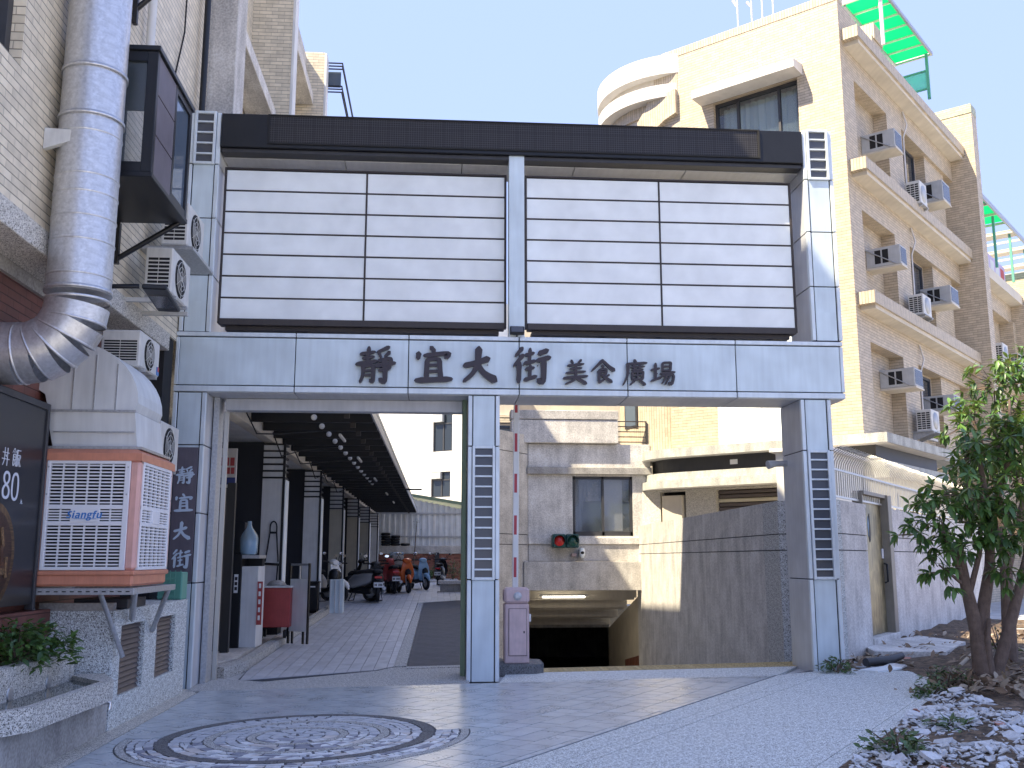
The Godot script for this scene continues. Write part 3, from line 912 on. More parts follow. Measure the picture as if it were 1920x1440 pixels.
	pbx("screen", -2.33, 4.37, 7.00, 7.375, GZ + 0.012, GZ + 0.026, "led_face", m)
	for q in [[-2.36, -2.33, 6.975, 7.398], [4.37, 4.40, 6.975, 7.398]]: pbx("bezel", q[0], q[1], q[2], q[3], GZ + 0.01, GZ + 0.04, "black_matt", m, 0.003)
	for q in [[6.975, 7.0], [7.375, 7.398]]: pbx("bezel", -2.33, 4.37, q[0], q[1], GZ + 0.01, GZ + 0.039, "black_matt", m, 0.003)
	pbx("lower_cover", -2.97, 5.0, 6.87, 6.923, GZ - 0.22, GZ - 0.03, "dark_grey", m, 0.004)
	# two large blank billboards
	rng.seed = 8
	for s in [[-2.945, 0.875, "large blank white billboard in brown strips, left of the gate's hanger"], [1.125, 4.885, "large blank white billboard in brown strips, right of the gate's hanger"]]:
		var bb := thing("billboard", s[2], "billboard", V((s[0] + s[1]) / 2, 4.52, GZ - 0.2), 0.0, "blank billboards on the gate")
		pbx("backing", s[0] + 0.01, s[1] - 0.01, 4.60, 6.70, GZ - 0.30, GZ - 0.225, "frame_brown", bb)
		var xm: float = (s[0] + s[1]) / 2
		for r in 7:
			var ya := 4.615 + r * 0.2985; var yb := ya + 0.2985 - 0.022
			for c in [[s[0] + 0.03, xm - 0.012], [xm + 0.012, s[1] - 0.03]]:
				var o := pbx("panel", c[0], c[1], ya, yb, GZ - 0.23, GZ - 0.205, "white_sheet", bb, 0.003)
				o.rotation = V(rng.randf_range(-0.004, 0.004), rng.randf_range(-0.001, 0.001), rng.randf_range(-0.0006, 0.0006))
			if r: pbx("batten", s[0] + 0.03, s[1] - 0.03, ya - 0.021, ya - 0.001, GZ - 0.228, GZ - 0.198, "frame_brown", bb, 0.003)
		pbx("batten", xm - 0.011, xm + 0.011, 4.62, 6.69, GZ - 0.225, GZ - 0.196, "frame_brown", bb, 0.003)
		for c in [[s[0], s[0] + 0.03], [s[1] - 0.03, s[1]]]: pbx("frame_side", c[0], c[1], 4.55, 6.72, GZ - 0.30, GZ - 0.19, "frame_brown", bb, 0.004)
		pbx("frame_top", s[0] + 0.03, s[1] - 0.03, 6.695, 6.72, GZ - 0.30, GZ - 0.188, "frame_brown", bb, 0.004)
		pbx("frame_bottom", s[0] + 0.03, s[1] - 0.03, 4.525, 4.613, GZ - 0.32, GZ - 0.16, "frame_brown", bb, 0.005)
		for k in 5: pbx("bracket", lerpf(s[0], s[1], 0.08 + k * 0.21) - 0.025, lerpf(s[0], s[1], 0.08 + k * 0.21) + 0.025, 4.384, 4.53, GZ - 0.50, GZ - 0.44, "frame_brown", bb)
		pbx("brace", s[0] + 0.1, s[1] - 0.1, 4.47, 4.526, GZ - 0.52, GZ - 0.24, "frame_brown", bb)
	# flood lamp under the hanger
	var fl := thing("floodlight", "small black floodlight below the hanger, between the two billboards", "floodlight", V(1.0, 4.44, GZ + 0.03))
	T = Transform3D(Basis(V(1, 0, 0), -0.35), V(1.0, 4.46, GZ + 0.05))
	pbx("housing", -0.095, 0.095, -0.055, 0.055, -0.03, 0.03, "black_metal", fl, 0.008)
	pbx("lens", -0.078, 0.078, -0.040, 0.040, 0.028, 0.035, "glass_louvre", fl)
	T = Transform3D.IDENTITY
	pbx("yoke", 0.99, 1.01, 4.39, 4.46, GZ - 0.02, GZ + 0.03, "black_metal", fl)

# ---------------------------------------------------------------- left building
func facing_x(x: float) -> Transform3D: return Transform3D(Basis(V(0, 0, -1), Vector3.UP, V(1, 0, 0)), V(x, 0, 0))   # local x runs along -z, front looks to +x

func build_shop_building() -> void:
	var b := thing("shop_building", "tall tiled building along the left with a concrete column and brick fins", "building", V(-3.4, 0, -12.0))
	var st := ST()
	T = facing_x(-3.40)
	wall(st, 2.0, 13.55, 4.255, 18.4, 0.3, [[5.4, 7.66, 5.40, 7.6]])
	obj("upper_wall", st, "tile_sand", b)
	T = Transform3D.IDENTITY
	st = ST()
	bx(st, -9.0, -3.71, 4.3, 18.39, -2.0, -14.2)
	bx(st, -9.0, -3.96, 3.95, 13.39, -14.21, -48.9)
	bx(st, -9.0, -3.96, 13.4, 18.39, -14.21, -15.8)
	obj("inner_wall", st, "beige_paint", b)
	st = ST()
	bx(st, -9.0, -3.3, 18.4, 18.7, -1.9, -15.9)
	bx(st, -9.0, -3.4, 13.4, 13.7, -15.92, -49.0)
	obj("roof", st, "concrete", b)
	# windows of the upper floor
	for q in [[5.4, 7.66]]:
		T = facing_x(-3.40)
		var fr := ST()
		for r in [[q[0], q[0] + 0.09, 5.4, 7.6], [q[1] - 0.09, q[1], 5.4, 7.6], [q[0], q[1], 5.4, 5.47], [q[0], q[1], 7.53, 7.6], [(q[0] + q[1]) / 2 - 0.04, (q[0] + q[1]) / 2 + 0.04, 5.4, 7.6]]: bx(fr, r[0], r[1], r[2], r[3], -0.22, -0.10)
		var w := obj("window", fr, "dark_grey", b)
		pbx("pane", q[0] + 0.08, q[1] - 0.08, 5.47, 7.53, -0.18, -0.17, "glass", b)
		pbx("blind", q[0] + 0.05, q[1] - 0.05, 5.41, 7.59, -0.27, -0.25, "curtain_pale", b)
	T = Transform3D.IDENTITY
	st = ST()
	bx(st, -3.72, -3.36, 4.035, 4.25, -2.0, -12.28, 0.006)
	obj("fascia_beam", st, "pebble_warm", b)
	st = ST()
	bx(st, -9.0, -3.725, 3.92, 4.25, -2.01, -13.5)
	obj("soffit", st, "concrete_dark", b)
	st = ST()
	T = facing_x(-3.76)
	wall(st, 2.0, 12.7, -0.1, 3.915, 0.25)
	obj("shop_wall", st, "tile_red", b)
	T = Transform3D.IDENTITY
	for k in 9: pbx("siding_board", -3.755, -3.735, 2.55 + k * 0.15, 2.69 + k * 0.15, -10.9, -12.68, "brown_stripe", b, 0.003)
	st = ST()
	bx(st, -4.3, -3.42, -0.1, 4.25, -12.3, -12.69)
	obj("return_wall", st, "black_matt", b)
	# pebble plinth with two louvred vents
	var pl := ST()
	T = facing_x(-3.0)
	wall(pl, 9.7, 12.42, -0.12, 1.02, 0.12, [[9.93, 10.70, 0.22, 0.87], [11.15, 11.90, 0.24, 0.87]])
	T = Transform3D.IDENTITY
	bx(pl, -3.75, -3.12, -0.12, 1.02, -9.7, -9.84)
	bx(pl, -3.75, -3.12, 0.90, 1.018, -9.84, -12.42)
	var plinth := obj("plinth", pl, "pebble_light", b)
	for q in [[-9.93, -10.70, 0.22, 0.87], [-11.15, -11.90, 0.24, 0.87]]:
		for k in 13:
			var y: float = lerpf(q[2], q[3], (k + 0.5) / 13.0)
			piece("louvre_slat", V(0.012, 0.062, abs(q[1] - q[0]) - 0.01), V(-3.055, y, (q[0] + q[1]) / 2), "louvre_brown", b, 0.0, V(0, 0, 0.55))
		pbx("vent_back", -3.13, -3.121, q[2] - 0.02, q[3] + 0.02, q[0] + 0.02, q[1] - 0.02, "black_matt", b)
	# concrete column beside the gate and the upper floors beyond it
	st = ST()
	bx(st, -3.68, -3.02, 3.4, 18.4, -13.58, -14.2, 0.01)
	obj("concrete_column", st, "concrete", b)
	st = ST()
	T = facing_x(-3.72)
	var holes := []
	for k in 5:
		for fl in [[5.0, 6.5], [7.3, 9.3], [10.6, 12.0]]: holes.append([14.6 + 5.0 * k, 17.4 + 5.0 * k, fl[0], fl[1]])
	wall(st, 14.2, 49.0, 3.90, 13.4, 0.22, holes)
	wall(st, 14.2, 15.85, 13.41, 18.4, 0.22)
	obj("upper_wall", st, "tile_sand", b)
	for h in holes:
		if h[2] < 7.0: continue
		T = facing_x(-3.72)
		var fr := ST()
		for r in [[h[0], h[0] + 0.06, h[2], h[3]], [h[1] - 0.06, h[1], h[2], h[3]], [h[0], h[1], h[3] - 0.06, h[3]], [h[0], h[1], h[2], h[2] + 0.06], [(h[0] + h[1]) / 2 - 0.03, (h[0] + h[1]) / 2 + 0.03, h[2], h[3]]]: bx(fr, r[0], r[1], r[2], r[3], -0.16, -0.08)
		obj("window", fr, "galvanised", b)
		pbx("pane", h[0] + 0.05, h[1] - 0.05, h[2] + 0.05, h[3] - 0.05, -0.13, -0.12, "glass_blue", b)
	T = Transform3D.IDENTITY
	for k in 6:
		var z := -18.0 - 5.0 * k
		st = ST()
		bx(st, -3.95, -2.955, 3.95, 12.95 if k == 0 else 13.85, z, z - 0.36)
		obj("fin", st, "tile_sand", b)
		pbx("fin_edge", -2.955, -2.90, 3.95, 12.93 if k == 0 else 13.83, z + 0.01, z - 0.37, "white_paint", b, 0.006)
	for q in [[-14.21, -17.98, 9.66], [-18.38, -22.98, 12.45], [-23.4, -27.98, 9.66]]:
		st = ST()
		bx(st, -3.70, -3.20, q[2], q[2] + 0.26, q[0], q[1], 0.01)
		obj("awning_slab", st, "concrete_pale", b)
	# glazed balcony rail at the far roof corner
	for y in [13.0, 13.08, 13.16, 13.62, 13.70, 13.78]: pbx("rail", -3.4, -2.55, y, y + 0.025, -23.40, -23.43, "black_metal", b)
	pbx("rail_glass", -3.35, -2.60, 13.18, 13.6, -23.5, -23.51, "glass_blue", b)
	for y in [13.0, 13.16, 13.70, 13.78]: pbx("rail", -2.58, -2.55, y, y + 0.025, -23.43, -27.0, "black_metal", b)
	# pipes on the facade
	st = ST()
	tube(st, [V(-3.30, 4.3, -12.95), V(-3.30, 18.0, -12.95)], 0.045, 8)
	obj("drain_pipe", st, "black_metal", b)
	st = ST()
	tube(st, [V(-3.30, 7.0, -10.55), V(-3.30, 18.0, -10.55)], 0.05, 8)
	obj("drain_pipe", st, "white_paint", b)
	st = ST()
	tube(st, [V(-3.37, 18.0, -12.3), V(-3.36, 8.2, -12.1), V(-3.37, 7.4, -11.8), V(-3.37, 6.6, -11.75)], 0.012, 5)
	obj("cable", st, "black_matt", b)
	pbx("wall_bracket", -3.39, -3.34, 7.22, 8.6, -10.16, -10.22, "black_metal", b, 0.005)
	st = ST()
	tube(st, [V(-3.36, 7.4, -10.19), V(-2.6, 8.2, -10.19)], 0.03, 6)
	obj("wall_bracket", st, "black_metal", b)

func grille_fan(parent, c: Vector3, r: float, m := "black_matt") -> void:     # round fan guard in the y,z plane facing +x
	var st := ST()
	T = Transform3D(Basis(V(0, 0, 1), -PI / 2), c)
	lathe(st, [Vector2(r, -0.01), Vector2(r, 0.002), Vector2(r - 0.012, 0.006), Vector2(0.0, 0.006)], 20)
	obj("fan_opening", st, m, parent)
	st = ST()
	for k in 4:
		var rr := r * (k + 0.6) / 4.2
		var pts := []
		for i in 21: pts.append(V(rr * cos(TAU * i / 20), 0.014, rr * sin(TAU * i / 20)))
		tube(st, pts, 0.004, 4, false)
	for k in 6: tube(st, [V(0, 0.014, 0), V(r * cos(TAU * k / 6), 0.010, r * sin(TAU * k / 6))], 0.003, 4, false)
	T = T
	obj("fan_guard", st, "ac_white", parent)
	T = Transform3D.IDENTITY

func outdoor_unit(called, label, c: Vector3, s: Vector3, group := "") -> Node3D:     # condenser with its fan to +x and its side louvres to +z; c = middle of the bottom
	var a := thing(called, label, "air conditioner", c, 0.0, group)
	pbx("case", c.x - s.x / 2, c.x + s.x / 2, c.y + 0.04, c.y + s.y, c.z - s.z / 2, c.z + s.z / 2, "ac_white", a, 0.015)
	grille_fan(a, V(c.x + s.x / 2 + 0.004, c.y + s.y * 0.52, c.z + s.z * 0.05), minf(s.y, s.z) * 0.40)
	for k in 8:
		for j in 2:
			pbx("vent", c.x - s.x / 2 + 0.035 + j * (s.x - 0.07) * 0.5, c.x - s.x / 2 + 0.02 + (j + 1) * (s.x - 0.055) * 0.5, c.y + 0.10 + k * (s.y - 0.2) / 8.0, c.y + 0.10 + (k + 0.62) * (s.y - 0.2) / 8.0, c.z + s.z / 2 - 0.01, c.z + s.z / 2 + 0.003, "black_matt", a)
	for z in [-0.3, 0.3]: pbx("foot", c.x - s.x / 2 - 0.02, c.x + s.x / 2 + 0.02, c.y, c.y + 0.04, c.z + s.z * z - 0.02, c.z + s.z * z + 0.02, "galvanised", a)
	return a

func build_shop_front() -> void:
	rng.seed = 31
	var st: SurfaceTool
	# round exhaust duct
	var d := thing("exhaust_duct", "fat silver spiral duct coming down the left facade and bending into the shop", "duct", V(-3.10, 3.0, -8.45))
	var r := 0.262
	var c := V(-3.10, 0, -8.45)
	st = ST()
	tube(st, [c + V(0, 3.72, 0), c + V(0, 9.5, 0)], r, 36)
	obj("riser", st, "duct", d)
	var path := []
	for k in 6:
		var a := k * PI / 2 / 5
		path.append(c + V(-0.42 + 0.42 * cos(a), 3.62 - 0.42 * sin(a), 0))
	for k in 5:
		st = ST()
		tube(st, [path[k] + (path[k] - path[k + 1]) * 0.04, path[k + 1]], r + 0.004 * (k % 2), 36, false)
		obj("elbow_segment", st, "duct", d)
	st = ST()
	tube(st, [c + V(-0.42, 3.20, 0), c + V(-1.2, 3.20, 0)], r + 0.002, 36)
	obj("elbow_segment", st, "duct", d)
	for y in [7.4, 5.72, 5.28, 5.13, 4.74, 4.58, 4.37, 4.16, 3.86, 3.74, 3.66]:
		st = ST()
		var wide: bool = y in [5.28, 3.74, 5.72]
		lathe(st, [Vector2(r, y - 0.012), Vector2(r + (0.014 if wide else 0.006), y - (0.018 if wide else 0.005)), Vector2(r + (0.014 if wide else 0.006), y + (0.018 if wide else 0.005)), Vector2(r, y + 0.012)], 36, c)
		obj("seam_band", st, "duct", d)
	for k in [1, 2, 3, 4, 5]:
		st = ST()
		var dv: Vector3 = (path[k] - path[k - 1]).normalized()
		tube(st, [path[k] - dv * 0.012, path[k] - dv * 0.006, path[k] + dv * 0.006, path[k] + dv * 0.012], [r, r + 0.007, r + 0.007, r], 36, false)
		obj("seam_band", st, "duct", d)
	st = ST()
	prism(st, P2([-3.395, 4.93, -3.02, 5.06, -3.02, 5.10, -3.395, 5.12]), -8.25, -8.20)
	obj("wall_bracket", st, "bracket_white", d)
	# bay window box
	var w := thing("bay_window", "black boxed bay window hung on the left facade beside the duct", "window", V(-3.0, 4.95, -9.5))
	var z0 := -8.84; var z1 := -10.14; var y0 := 5.00; var y1 := 6.20; var xo := -2.68
	pbx("roof", -3.39, xo + 0.02, y1, y1 + 0.05, z0 + 0.02, z1 - 0.02, "black_metal", w, 0.006)
	pbx("floor", -3.39, xo + 0.01, y0 - 0.05, y0, z0 + 0.01, z1 - 0.01, "black_metal", w, 0.006)
	for q in [[xo - 0.10, xo, z0 - 0.07, z0], [xo - 0.07, xo, z1, z1 + 0.07], [-3.39, -3.32, z0 - 0.05, z0]]: pbx("frame", q[0], q[1], y0, y1, q[2], q[3], "black_metal", w, 0.005)
	pbx("frame", -3.32, xo - 0.10, y1 - 0.10, y1, z0 - 0.06, z0 - 0.004, "black_metal", w)
	pbx("frame", -3.32, xo - 0.10, y0, y0 + 0.10, z0 - 0.06, z0 - 0.004, "black_metal", w)
	pbx("pane", -3.32, xo - 0.10, y0 + 0.10, y1 - 0.10, z0 - 0.04, z0 - 0.03, "glass", w)
	for k in 3: pbx("panel", xo - 0.02, xo - 0.004, y0 + 0.005 + k * 0.398, y0 + 0.390 + k * 0.398, z0 - 0.075, z0 - 0.66, "purple_grey", w, 0.003)
	pbx("frame", xo - 0.06, xo - 0.002, y0, y1, z0 - 0.66, z0 - 0.72, "black_metal", w)
	pbx("frame", xo - 0.06, xo - 0.002, y1 - 0.07, y1, z0 - 0.72, z1 + 0.07, "black_metal", w)
	pbx("frame", xo - 0.06, xo - 0.002, y0, y0 + 0.07, z0 - 0.72, z1 + 0.07, "black_metal", w)
	pbx("pane", xo - 0.035, xo - 0.025, y0 + 0.07, y1 - 0.07, z0 - 0.72, z1 + 0.07, "glass_blue", w)
	pbx("back", -3.385, -3.36, y0, y1, z0 - 0.05, z1, "navy_dark", w)
	pbx("curtain", -2.86, -2.84, y0 + 0.02, y1 - 0.5, z0 - 0.3, z1 + 0.1, "curtain_grey", w)
	pbx("wall_stay", -3.39, -3.34, 4.50, 4.94, z1 - 0.02, z1 + 0.04, "black_metal", w)
	st = ST()
	tube(st, [V(-3.36, 4.55, z1 + 0.01), V(-2.75, 4.96, z1 + 0.01)], 0.028, 6)
	obj("wall_stay", st, "black_metal", w)
	# condensers on this facade
	var u1 := outdoor_unit("outdoor_unit", "white air conditioner unit with side louvres under the black bay window", V(-3.02, 4.25, -10.82), V(0.29, 0.54, 0.74))
	pbx("bracket", -3.39, -2.86, 4.20, 4.245, -10.50, -10.55, "bracket_white", u1)
	pbx("bracket", -3.39, -2.86, 4.20, 4.245, -11.10, -11.15, "bracket_white", u1)
	var u2 := outdoor_unit("outdoor_unit", "air conditioner unit mostly hidden behind the bay window, on a tin shelf", V(-3.05, 4.98, -11.45), V(0.30, 0.55, 0.74))
	pbx("shelf", -3.39, -2.80, 4.93, 4.965, -10.95, -11.95, "galvanised", u2)
	var ac := outdoor_unit("outdoor_unit", "white air conditioner with a red and blue badge behind the sheet metal hood", V(-3.28, 3.40, -10.55), V(0.40, 0.42, 0.70))
	pbx("badge", -3.078, -3.072, 3.46, 3.55, -10.80, -10.88, "logo_blue", ac)
	pbx("badge", -3.0715, -3.069, 3.50, 3.55, -10.82, -10.87, "red_tape", ac)
	outdoor_unit("outdoor_unit", "low air conditioner with a black fan ring between cooler and gate pillar", V(-3.32, 2.48, -11.75), V(0.36, 0.56, 0.76))
	# lamp on an arm
	var l := thing("arm_lamp", "flat black lamp on a horizontal arm below the air conditioner", "lamp", V(-3.1, 3.95, -9.3))
	st = ST()
	tube(st, [V(-3.39, 3.93, -8.95), V(-2.78, 3.97, -9.05)], 0.022, 6)
	obj("arm", st, "black_metal", l)
	T = Transform3D(Basis(Vector3.UP, 0.12) * Basis(V(1, 0, 0), 0.02), V(-2.70, 3.98, -9.50))
	pbx("head", -0.11, 0.11, -0.025, 0.025, -0.50, 0.45, "black_metal", l, 0.012)
	pbx("lens", -0.085, 0.085, -0.032, -0.024, -0.30, 0.20, "glass_louvre", l)
	T = Transform3D.IDENTITY
	# evaporative cooler on its stand
	var e := thing("evaporative_cooler", "orange and pink evaporative cooler with white grilles on a steel stand", "air cooler", V(-3.2, 1.25, -9.95))
	var ex0 := -3.68; var ex1 := -2.76; var ez0 := -9.38; var ez1 := -10.52
	pbx("tray", ex0 + 0.01, ex1 - 0.01, 1.25, 1.385, ez0 - 0.01, ez1 + 0.01, "orange_plastic", e, 0.02)
	pbx("tray", ex0 - 0.01, ex1 + 0.01, 1.345, 1.392, ez0 + 0.01, ez1 - 0.01, "orange_plastic", e, 0.012)
	for q in [[ex0, ez0], [ex1 - 0.10, ez0], [ex0, ez1 + 0.10], [ex1 - 0.10, ez1 + 0.10]]: pbx("corner_post", q[0], q[0] + 0.10, 1.393, 2.40, q[1], q[1] - 0.10, "pink_plastic", e, 0.025)
	st = ST()
	var capr := []
	for q in [[2.39, 0.015], [2.46, 0.012], [2.50, -0.045], [2.515, -0.12]]:
		var o: float = q[1]
		capr.append([V(ex0 - o, q[0], ez0 + o), V(ex1 + o, q[0], ez0 + o), V(ex1 + o, q[0], ez1 - o), V(ex0 - o, q[0], ez1 - o)])
	loft(st, capr, true, false)
	obj("cap", st, "orange_plastic", e)
	pbx("core", ex0 + 0.06, ex1 - 0.06, 1.40, 2.395, ez0 - 0.06, ez1 + 0.06, "black_matt", e)
	for side in 2:          # 0: front, 1: right side
		var len_: float = (ex1 - ex0) if side == 0 else (ez0 - ez1)
		T = Transform3D(Basis.IDENTITY, V(ex0, 0, ez0)) if side == 0 else Transform3D(Basis(V(0, 0, -1), Vector3.UP, V(1, 0, 0)), V(ex1, 0, ez0))
		var a := 0.085; var b := len_ - 0.085
		for q in [[a, a + 0.035], [b - 0.05, b]]: pbx("grille_frame", q[0], q[1], 1.41, 2.385, -0.03, 0.012, "grille_white", e, 0.004)
		for q in [[1.395, 1.425], [1.795, 1.835], [1.945, 1.985], [2.36, 2.39]]: pbx("grille_frame", a, b, q[0], q[1], -0.028, 0.010, "grille_white", e, 0.003)
		for fld in [[1.43, 1.79, 12], [1.99, 2.36, 12], [1.84, 1.94, 4]]:
			for k in fld[2]:
				var y: float = lerpf(fld[0], fld[1], (k + 0.5) / fld[2])
				piece("slat", V(b - a - 0.086, 0.013, 0.02), V((a + b) / 2 - 0.006, y, -0.008), "grille_white", e)
		for k in range(1, 6): pbx("mullion", lerpf(a + 0.035, b - 0.05, k / 6.0) - 0.005, lerpf(a + 0.035, b - 0.05, k / 6.0) + 0.005, 1.42, 2.37, -0.022, 0.005, "grille_white", e)
		pbx("name_plate", (a + b) / 2 - 0.135, (a + b) / 2 + 0.125, 1.825, 1.955, -0.01, 0.016, "grille_white", e, 0.004)
		for q in [[a + 0.017, 2.33], [b - 0.02, 2.33], [a + 0.017, 2.08], [b - 0.02, 2.08]]: piece("bolt", V(0.014, 0.014, 0.006), V(q[0], q[1], 0.014), "galvanised", e, 0.002)
	T = Transform3D.IDENTITY
	text("logo", "Siangfu", 0.088, 0.004, "logo_blue", e, V(ex0 + 0.455, 1.892, ez0 + 0.019), 0.0, true, 0.2)
	pbx("logo_line", ex0 + 0.36, ex0 + 0.56, 1.855, 1.859, ez0 + 0.0165, ez0 + 0.020, "logo_blue", e)
	# sheet-metal hood from the cooler into the wall
	var h := thing("cooler_hood", "grey sheet metal hood curving from the cooler into the wall", "duct", V(-3.2, 2.5, -9.9))
	st = ST()
	loft(st, [[V(-3.66, 2.505, -9.44), V(-2.78, 2.505, -9.44), V(-2.78, 2.505, -10.46), V(-3.66, 2.505, -10.46)], [V(-3.66, 2.53, -9.44), V(-2.78, 2.53, -9.44), V(-2.78, 2.53, -10.46), V(-3.66, 2.53, -10.46)]], true, false)
	obj("flange", st, "galvanised", h)
	st = ST()
	loft(st, [[V(-3.61, 2.532, -9.50), V(-2.84, 2.532, -9.50), V(-2.84, 2.532, -10.40), V(-3.61, 2.532, -10.40)], [V(-3.67, 2.86, -9.44), V(-2.86, 2.86, -9.44), V(-2.86, 2.86, -10.30), V(-3.67, 2.86, -10.30)]], true, false)
	obj("neck", st, "galv_sheet", h)
	var prof := P2([-3.66, 2.865, -2.865, 2.865])
	for k in 11:
		var a := k * PI / 2 / 10
		prof.append(Vector2(-3.56 + 0.72 * cos(a), 2.94 + 0.60 * sin(a)))
	prof.append_array(P2([-4.2, 3.54, -4.2, 3.06, -3.76, 3.06, -3.70, 3.02]))
	st = ST()
	prism(st, prof, -10.28, -9.46)
	obj("elbow", st, "galv_sheet", h)
	for x in [-3.45, -3.25, -3.05]: pbx("seam", x - 0.006, x + 0.006, 2.865, 3.53 - maxf(0, x + 3.56) * 0.42, -9.462, -9.452, "galvanised", h)
	pbx("seam", -3.68, -2.85, 2.85, 2.872, -9.44, -9.425, "galvanised", h)
	pbx("seam", -3.60, -2.86, 2.66, 2.672, -9.47, -9.455, "galvanised", h)
	# its stand
	var s := thing("cooler_stand", "slotted galvanised steel stand under the cooler, braced to the pebble wall", "stand", V(-3.2, 1.1, -9.9))
	pbx("rail", -3.78, -2.74, 1.175, 1.235, ez0 + 0.03, ez0 - 0.01, "galvanised", s, 0.004)
	for k in 14: pbx("slot", -3.72 + k * 0.07, -3.685 + k * 0.07, 1.20, 1.21, ez0 + 0.0295, ez0 + 0.0315, "black_matt", s)
	pbx("rail", -2.78, -2.74, 1.178, 1.235, ez0 - 0.012, -10.75, "galvanised", s, 0.004)
	pbx("rail", -3.78, -3.74, 1.178, 1.235, ez0 - 0.012, -10.75, "galvanised", s, 0.004)
	pbx("rail", -3.78, -2.74, 1.18, 1.235, -10.76, -10.80, "galvanised", s, 0.004)
	for q in [[V(-3.70, 1.19, -9.40), V(-3.55, 0.62, -9.68)], [V(-3.05, 1.19, -9.40), V(-2.93, 0.60, -9.78)], [V(-2.76, 1.19, -9.45), V(-2.96, 0.92, -10.1)], [V(-2.76, 1.19, -10.6), V(-2.98, 0.75, -10.9)]]:
		st = ST()
		tube(st, [q[0], q[1]], 0.030, 4)
		obj("brace", st, "galvanised", s)
	# crate and cooler parts behind
	var cr := thing("wire_crate", "green plastic mesh crate tucked behind the cooler beside the pillar", "crate", V(-3.15, 1.02, -12.25))
	for k in 5: pbx("bar", -3.29, -3.02, 1.05 + k * 0.07, 1.065 + k * 0.07, -12.15, -12.155, "green_metal", cr)
	for k in 5: pbx("bar", -3.285 + k * 0.062, -3.275 + k * 0.062, 1.03, 1.36, -12.156, -12.161, "green_metal", cr)
	pbx("box", -3.29, -3.02, 1.02, 1.34, -12.19, -12.45, "green_metal", cr, 0.01)
	var dc := thing("drain_case", "small open metal case on the wall top under the cooler", "case", V(-3.2, 1.02, -10.0))
	pbx("case", -3.45, -2.95, 1.03, 1.12, -9.9, -10.5, "dark_grey", dc, 0.005)
	pbx("front", -3.70, -3.02, 1.02, 1.09, -9.72, -9.80, "concrete_dark", dc, 0.004)
	# poster in the window
	var po := thing("poster", "dark food poster with white price 80 beside the shop front", "poster", V(-3.62, 1.1, -8.9))
	pbx("sheet", -3.64, -3.60, 1.10, 2.84, -7.4, -9.28, "poster_dark", po, 0.004)
	pbx("frame", -3.66, -3.585, 1.05, 2.90, -9.28, -9.33, "dark_grey", po, 0.004)
	pbx("frame", -3.66, -3.586, 2.84, 2.90, -7.4, -9.28, "dark_grey", po, 0.004)
	T = Transform3D(Basis(V(0, 0, -1), Vector3.UP, V(1, 0, 0)), V(-3.5995, 0, 0))
	var gx := [8.22, 8.42, 8.62]
	var gn := ["rou", "dong", "fan"]
	for i in 3:
		st = ST()
		glyph(st, gn[i], V(gx[i], 2.25 + 0.01 * i, 0), 0.155, 0.0015)
		obj("character", st, "print_white", po)
	st = ST()
	glyph(st, "yuan", V(8.85, 1.96, 0), 0.05, 0.0015)
	obj("character", st, "print_white", po)
	T = Transform3D.IDENTITY
	text("price", "80", 0.33, 0.002, "print_white", po, V(-3.598, 2.10, -8.64), PI / 2)
	st = ST()
	T = Transform3D(Basis(V(0, 0, 1), -PI / 2), V(-3.5985, 1.52, -8.38))
	lathe(st, [Vector2(0.44, -0.001), Vector2(0.44, 0.002), Vector2(0.0, 0.002)], 40)
	obj("bowl", st, "food_tan", po)
	st = ST()
	lathe(st, [Vector2(0.38, 0.002), Vector2(0.38, 0.0045), Vector2(0.0, 0.0045)], 40)
	obj("food", st, "food_brown", po)
	for k in 16:
		var a := rng.randf() * TAU; var q := 0.34 * sqrt(rng.randf())
		piece("food_strip", V(0.05, 0.003, 0.17), V(cos(a) * q, 0.006 + 0.0004 * k, sin(a) * q), ["food_tan", "food_brown"][k % 2], po, 0.0, V(0, rng.randf() * PI, 0))
	T = Transform3D.IDENTITY
	# brick sill below the poster
	st = ST()
	bx(st, -3.75, -3.57, 0.1, 1.04, -7.0, -9.66)
	single("sill_wall", st, "tile_red", "low red tiled wall under the food poster", "wall")
	# pebble planter and basin
	var pn := thing("planter", "pebble stone planter with two drain holes at the lower left", "planter", V(-3.6, 0.0, -8.6))
	st = ST()
	bx(st, -4.2, -3.28, -0.1, 0.67, -9.55, -9.45); bx(st, -3.40, -3.28, -0.1, 0.67, -9.44, -7.4); bx(st, -4.2, -3.41, -0.1, 0.60, -9.44, -7.4)
	obj("trough", st, "pebble_warm", pn)
	for z in [-8.18, -8.95]:
		st = ST()
		T = Transform3D(Basis(V(0, 0, 1), -PI / 2), V(-3.282, 0.47, z))
		lathe(st, [Vector2(0.055, 0.0), Vector2(0.055, 0.010), Vector2(0.048, 0.012), Vector2(0.0, 0.006)], 20)
		obj("drain_cover", st, "galvanised", pn)
		T = Transform3D.IDENTITY
	var ba := thing("basin", "shallow pebble stone basin holding water beside the planter", "basin", V(-3.0, 0.0, -8.4))
	st = ST()
	var rim := P2([-2.86, -7.55, -2.80, -9.15, -3.05, -9.66, -3.27, -9.66, -3.27, -7.0, -3.0, -7.3])
	var inn := P2([-2.92, -7.60, -2.87, -9.05, -3.05, -9.35, -3.18, -9.35, -3.18, -7.2])
	for q in Geometry2D.clip_polygons(rim, P2([-2.93, -7.60, -2.88, -9.05, -3.27, -9.50, -3.27, -7.05, -3.02, -7.36])): if not Geometry2D.is_polygon_clockwise(q): slab(st, q, 0.30, 0.46, false)
	slab(st, rim, 0.29, 0.36, false)
	obj("rim", st, "pebble_warm", ba)
	st = ST()
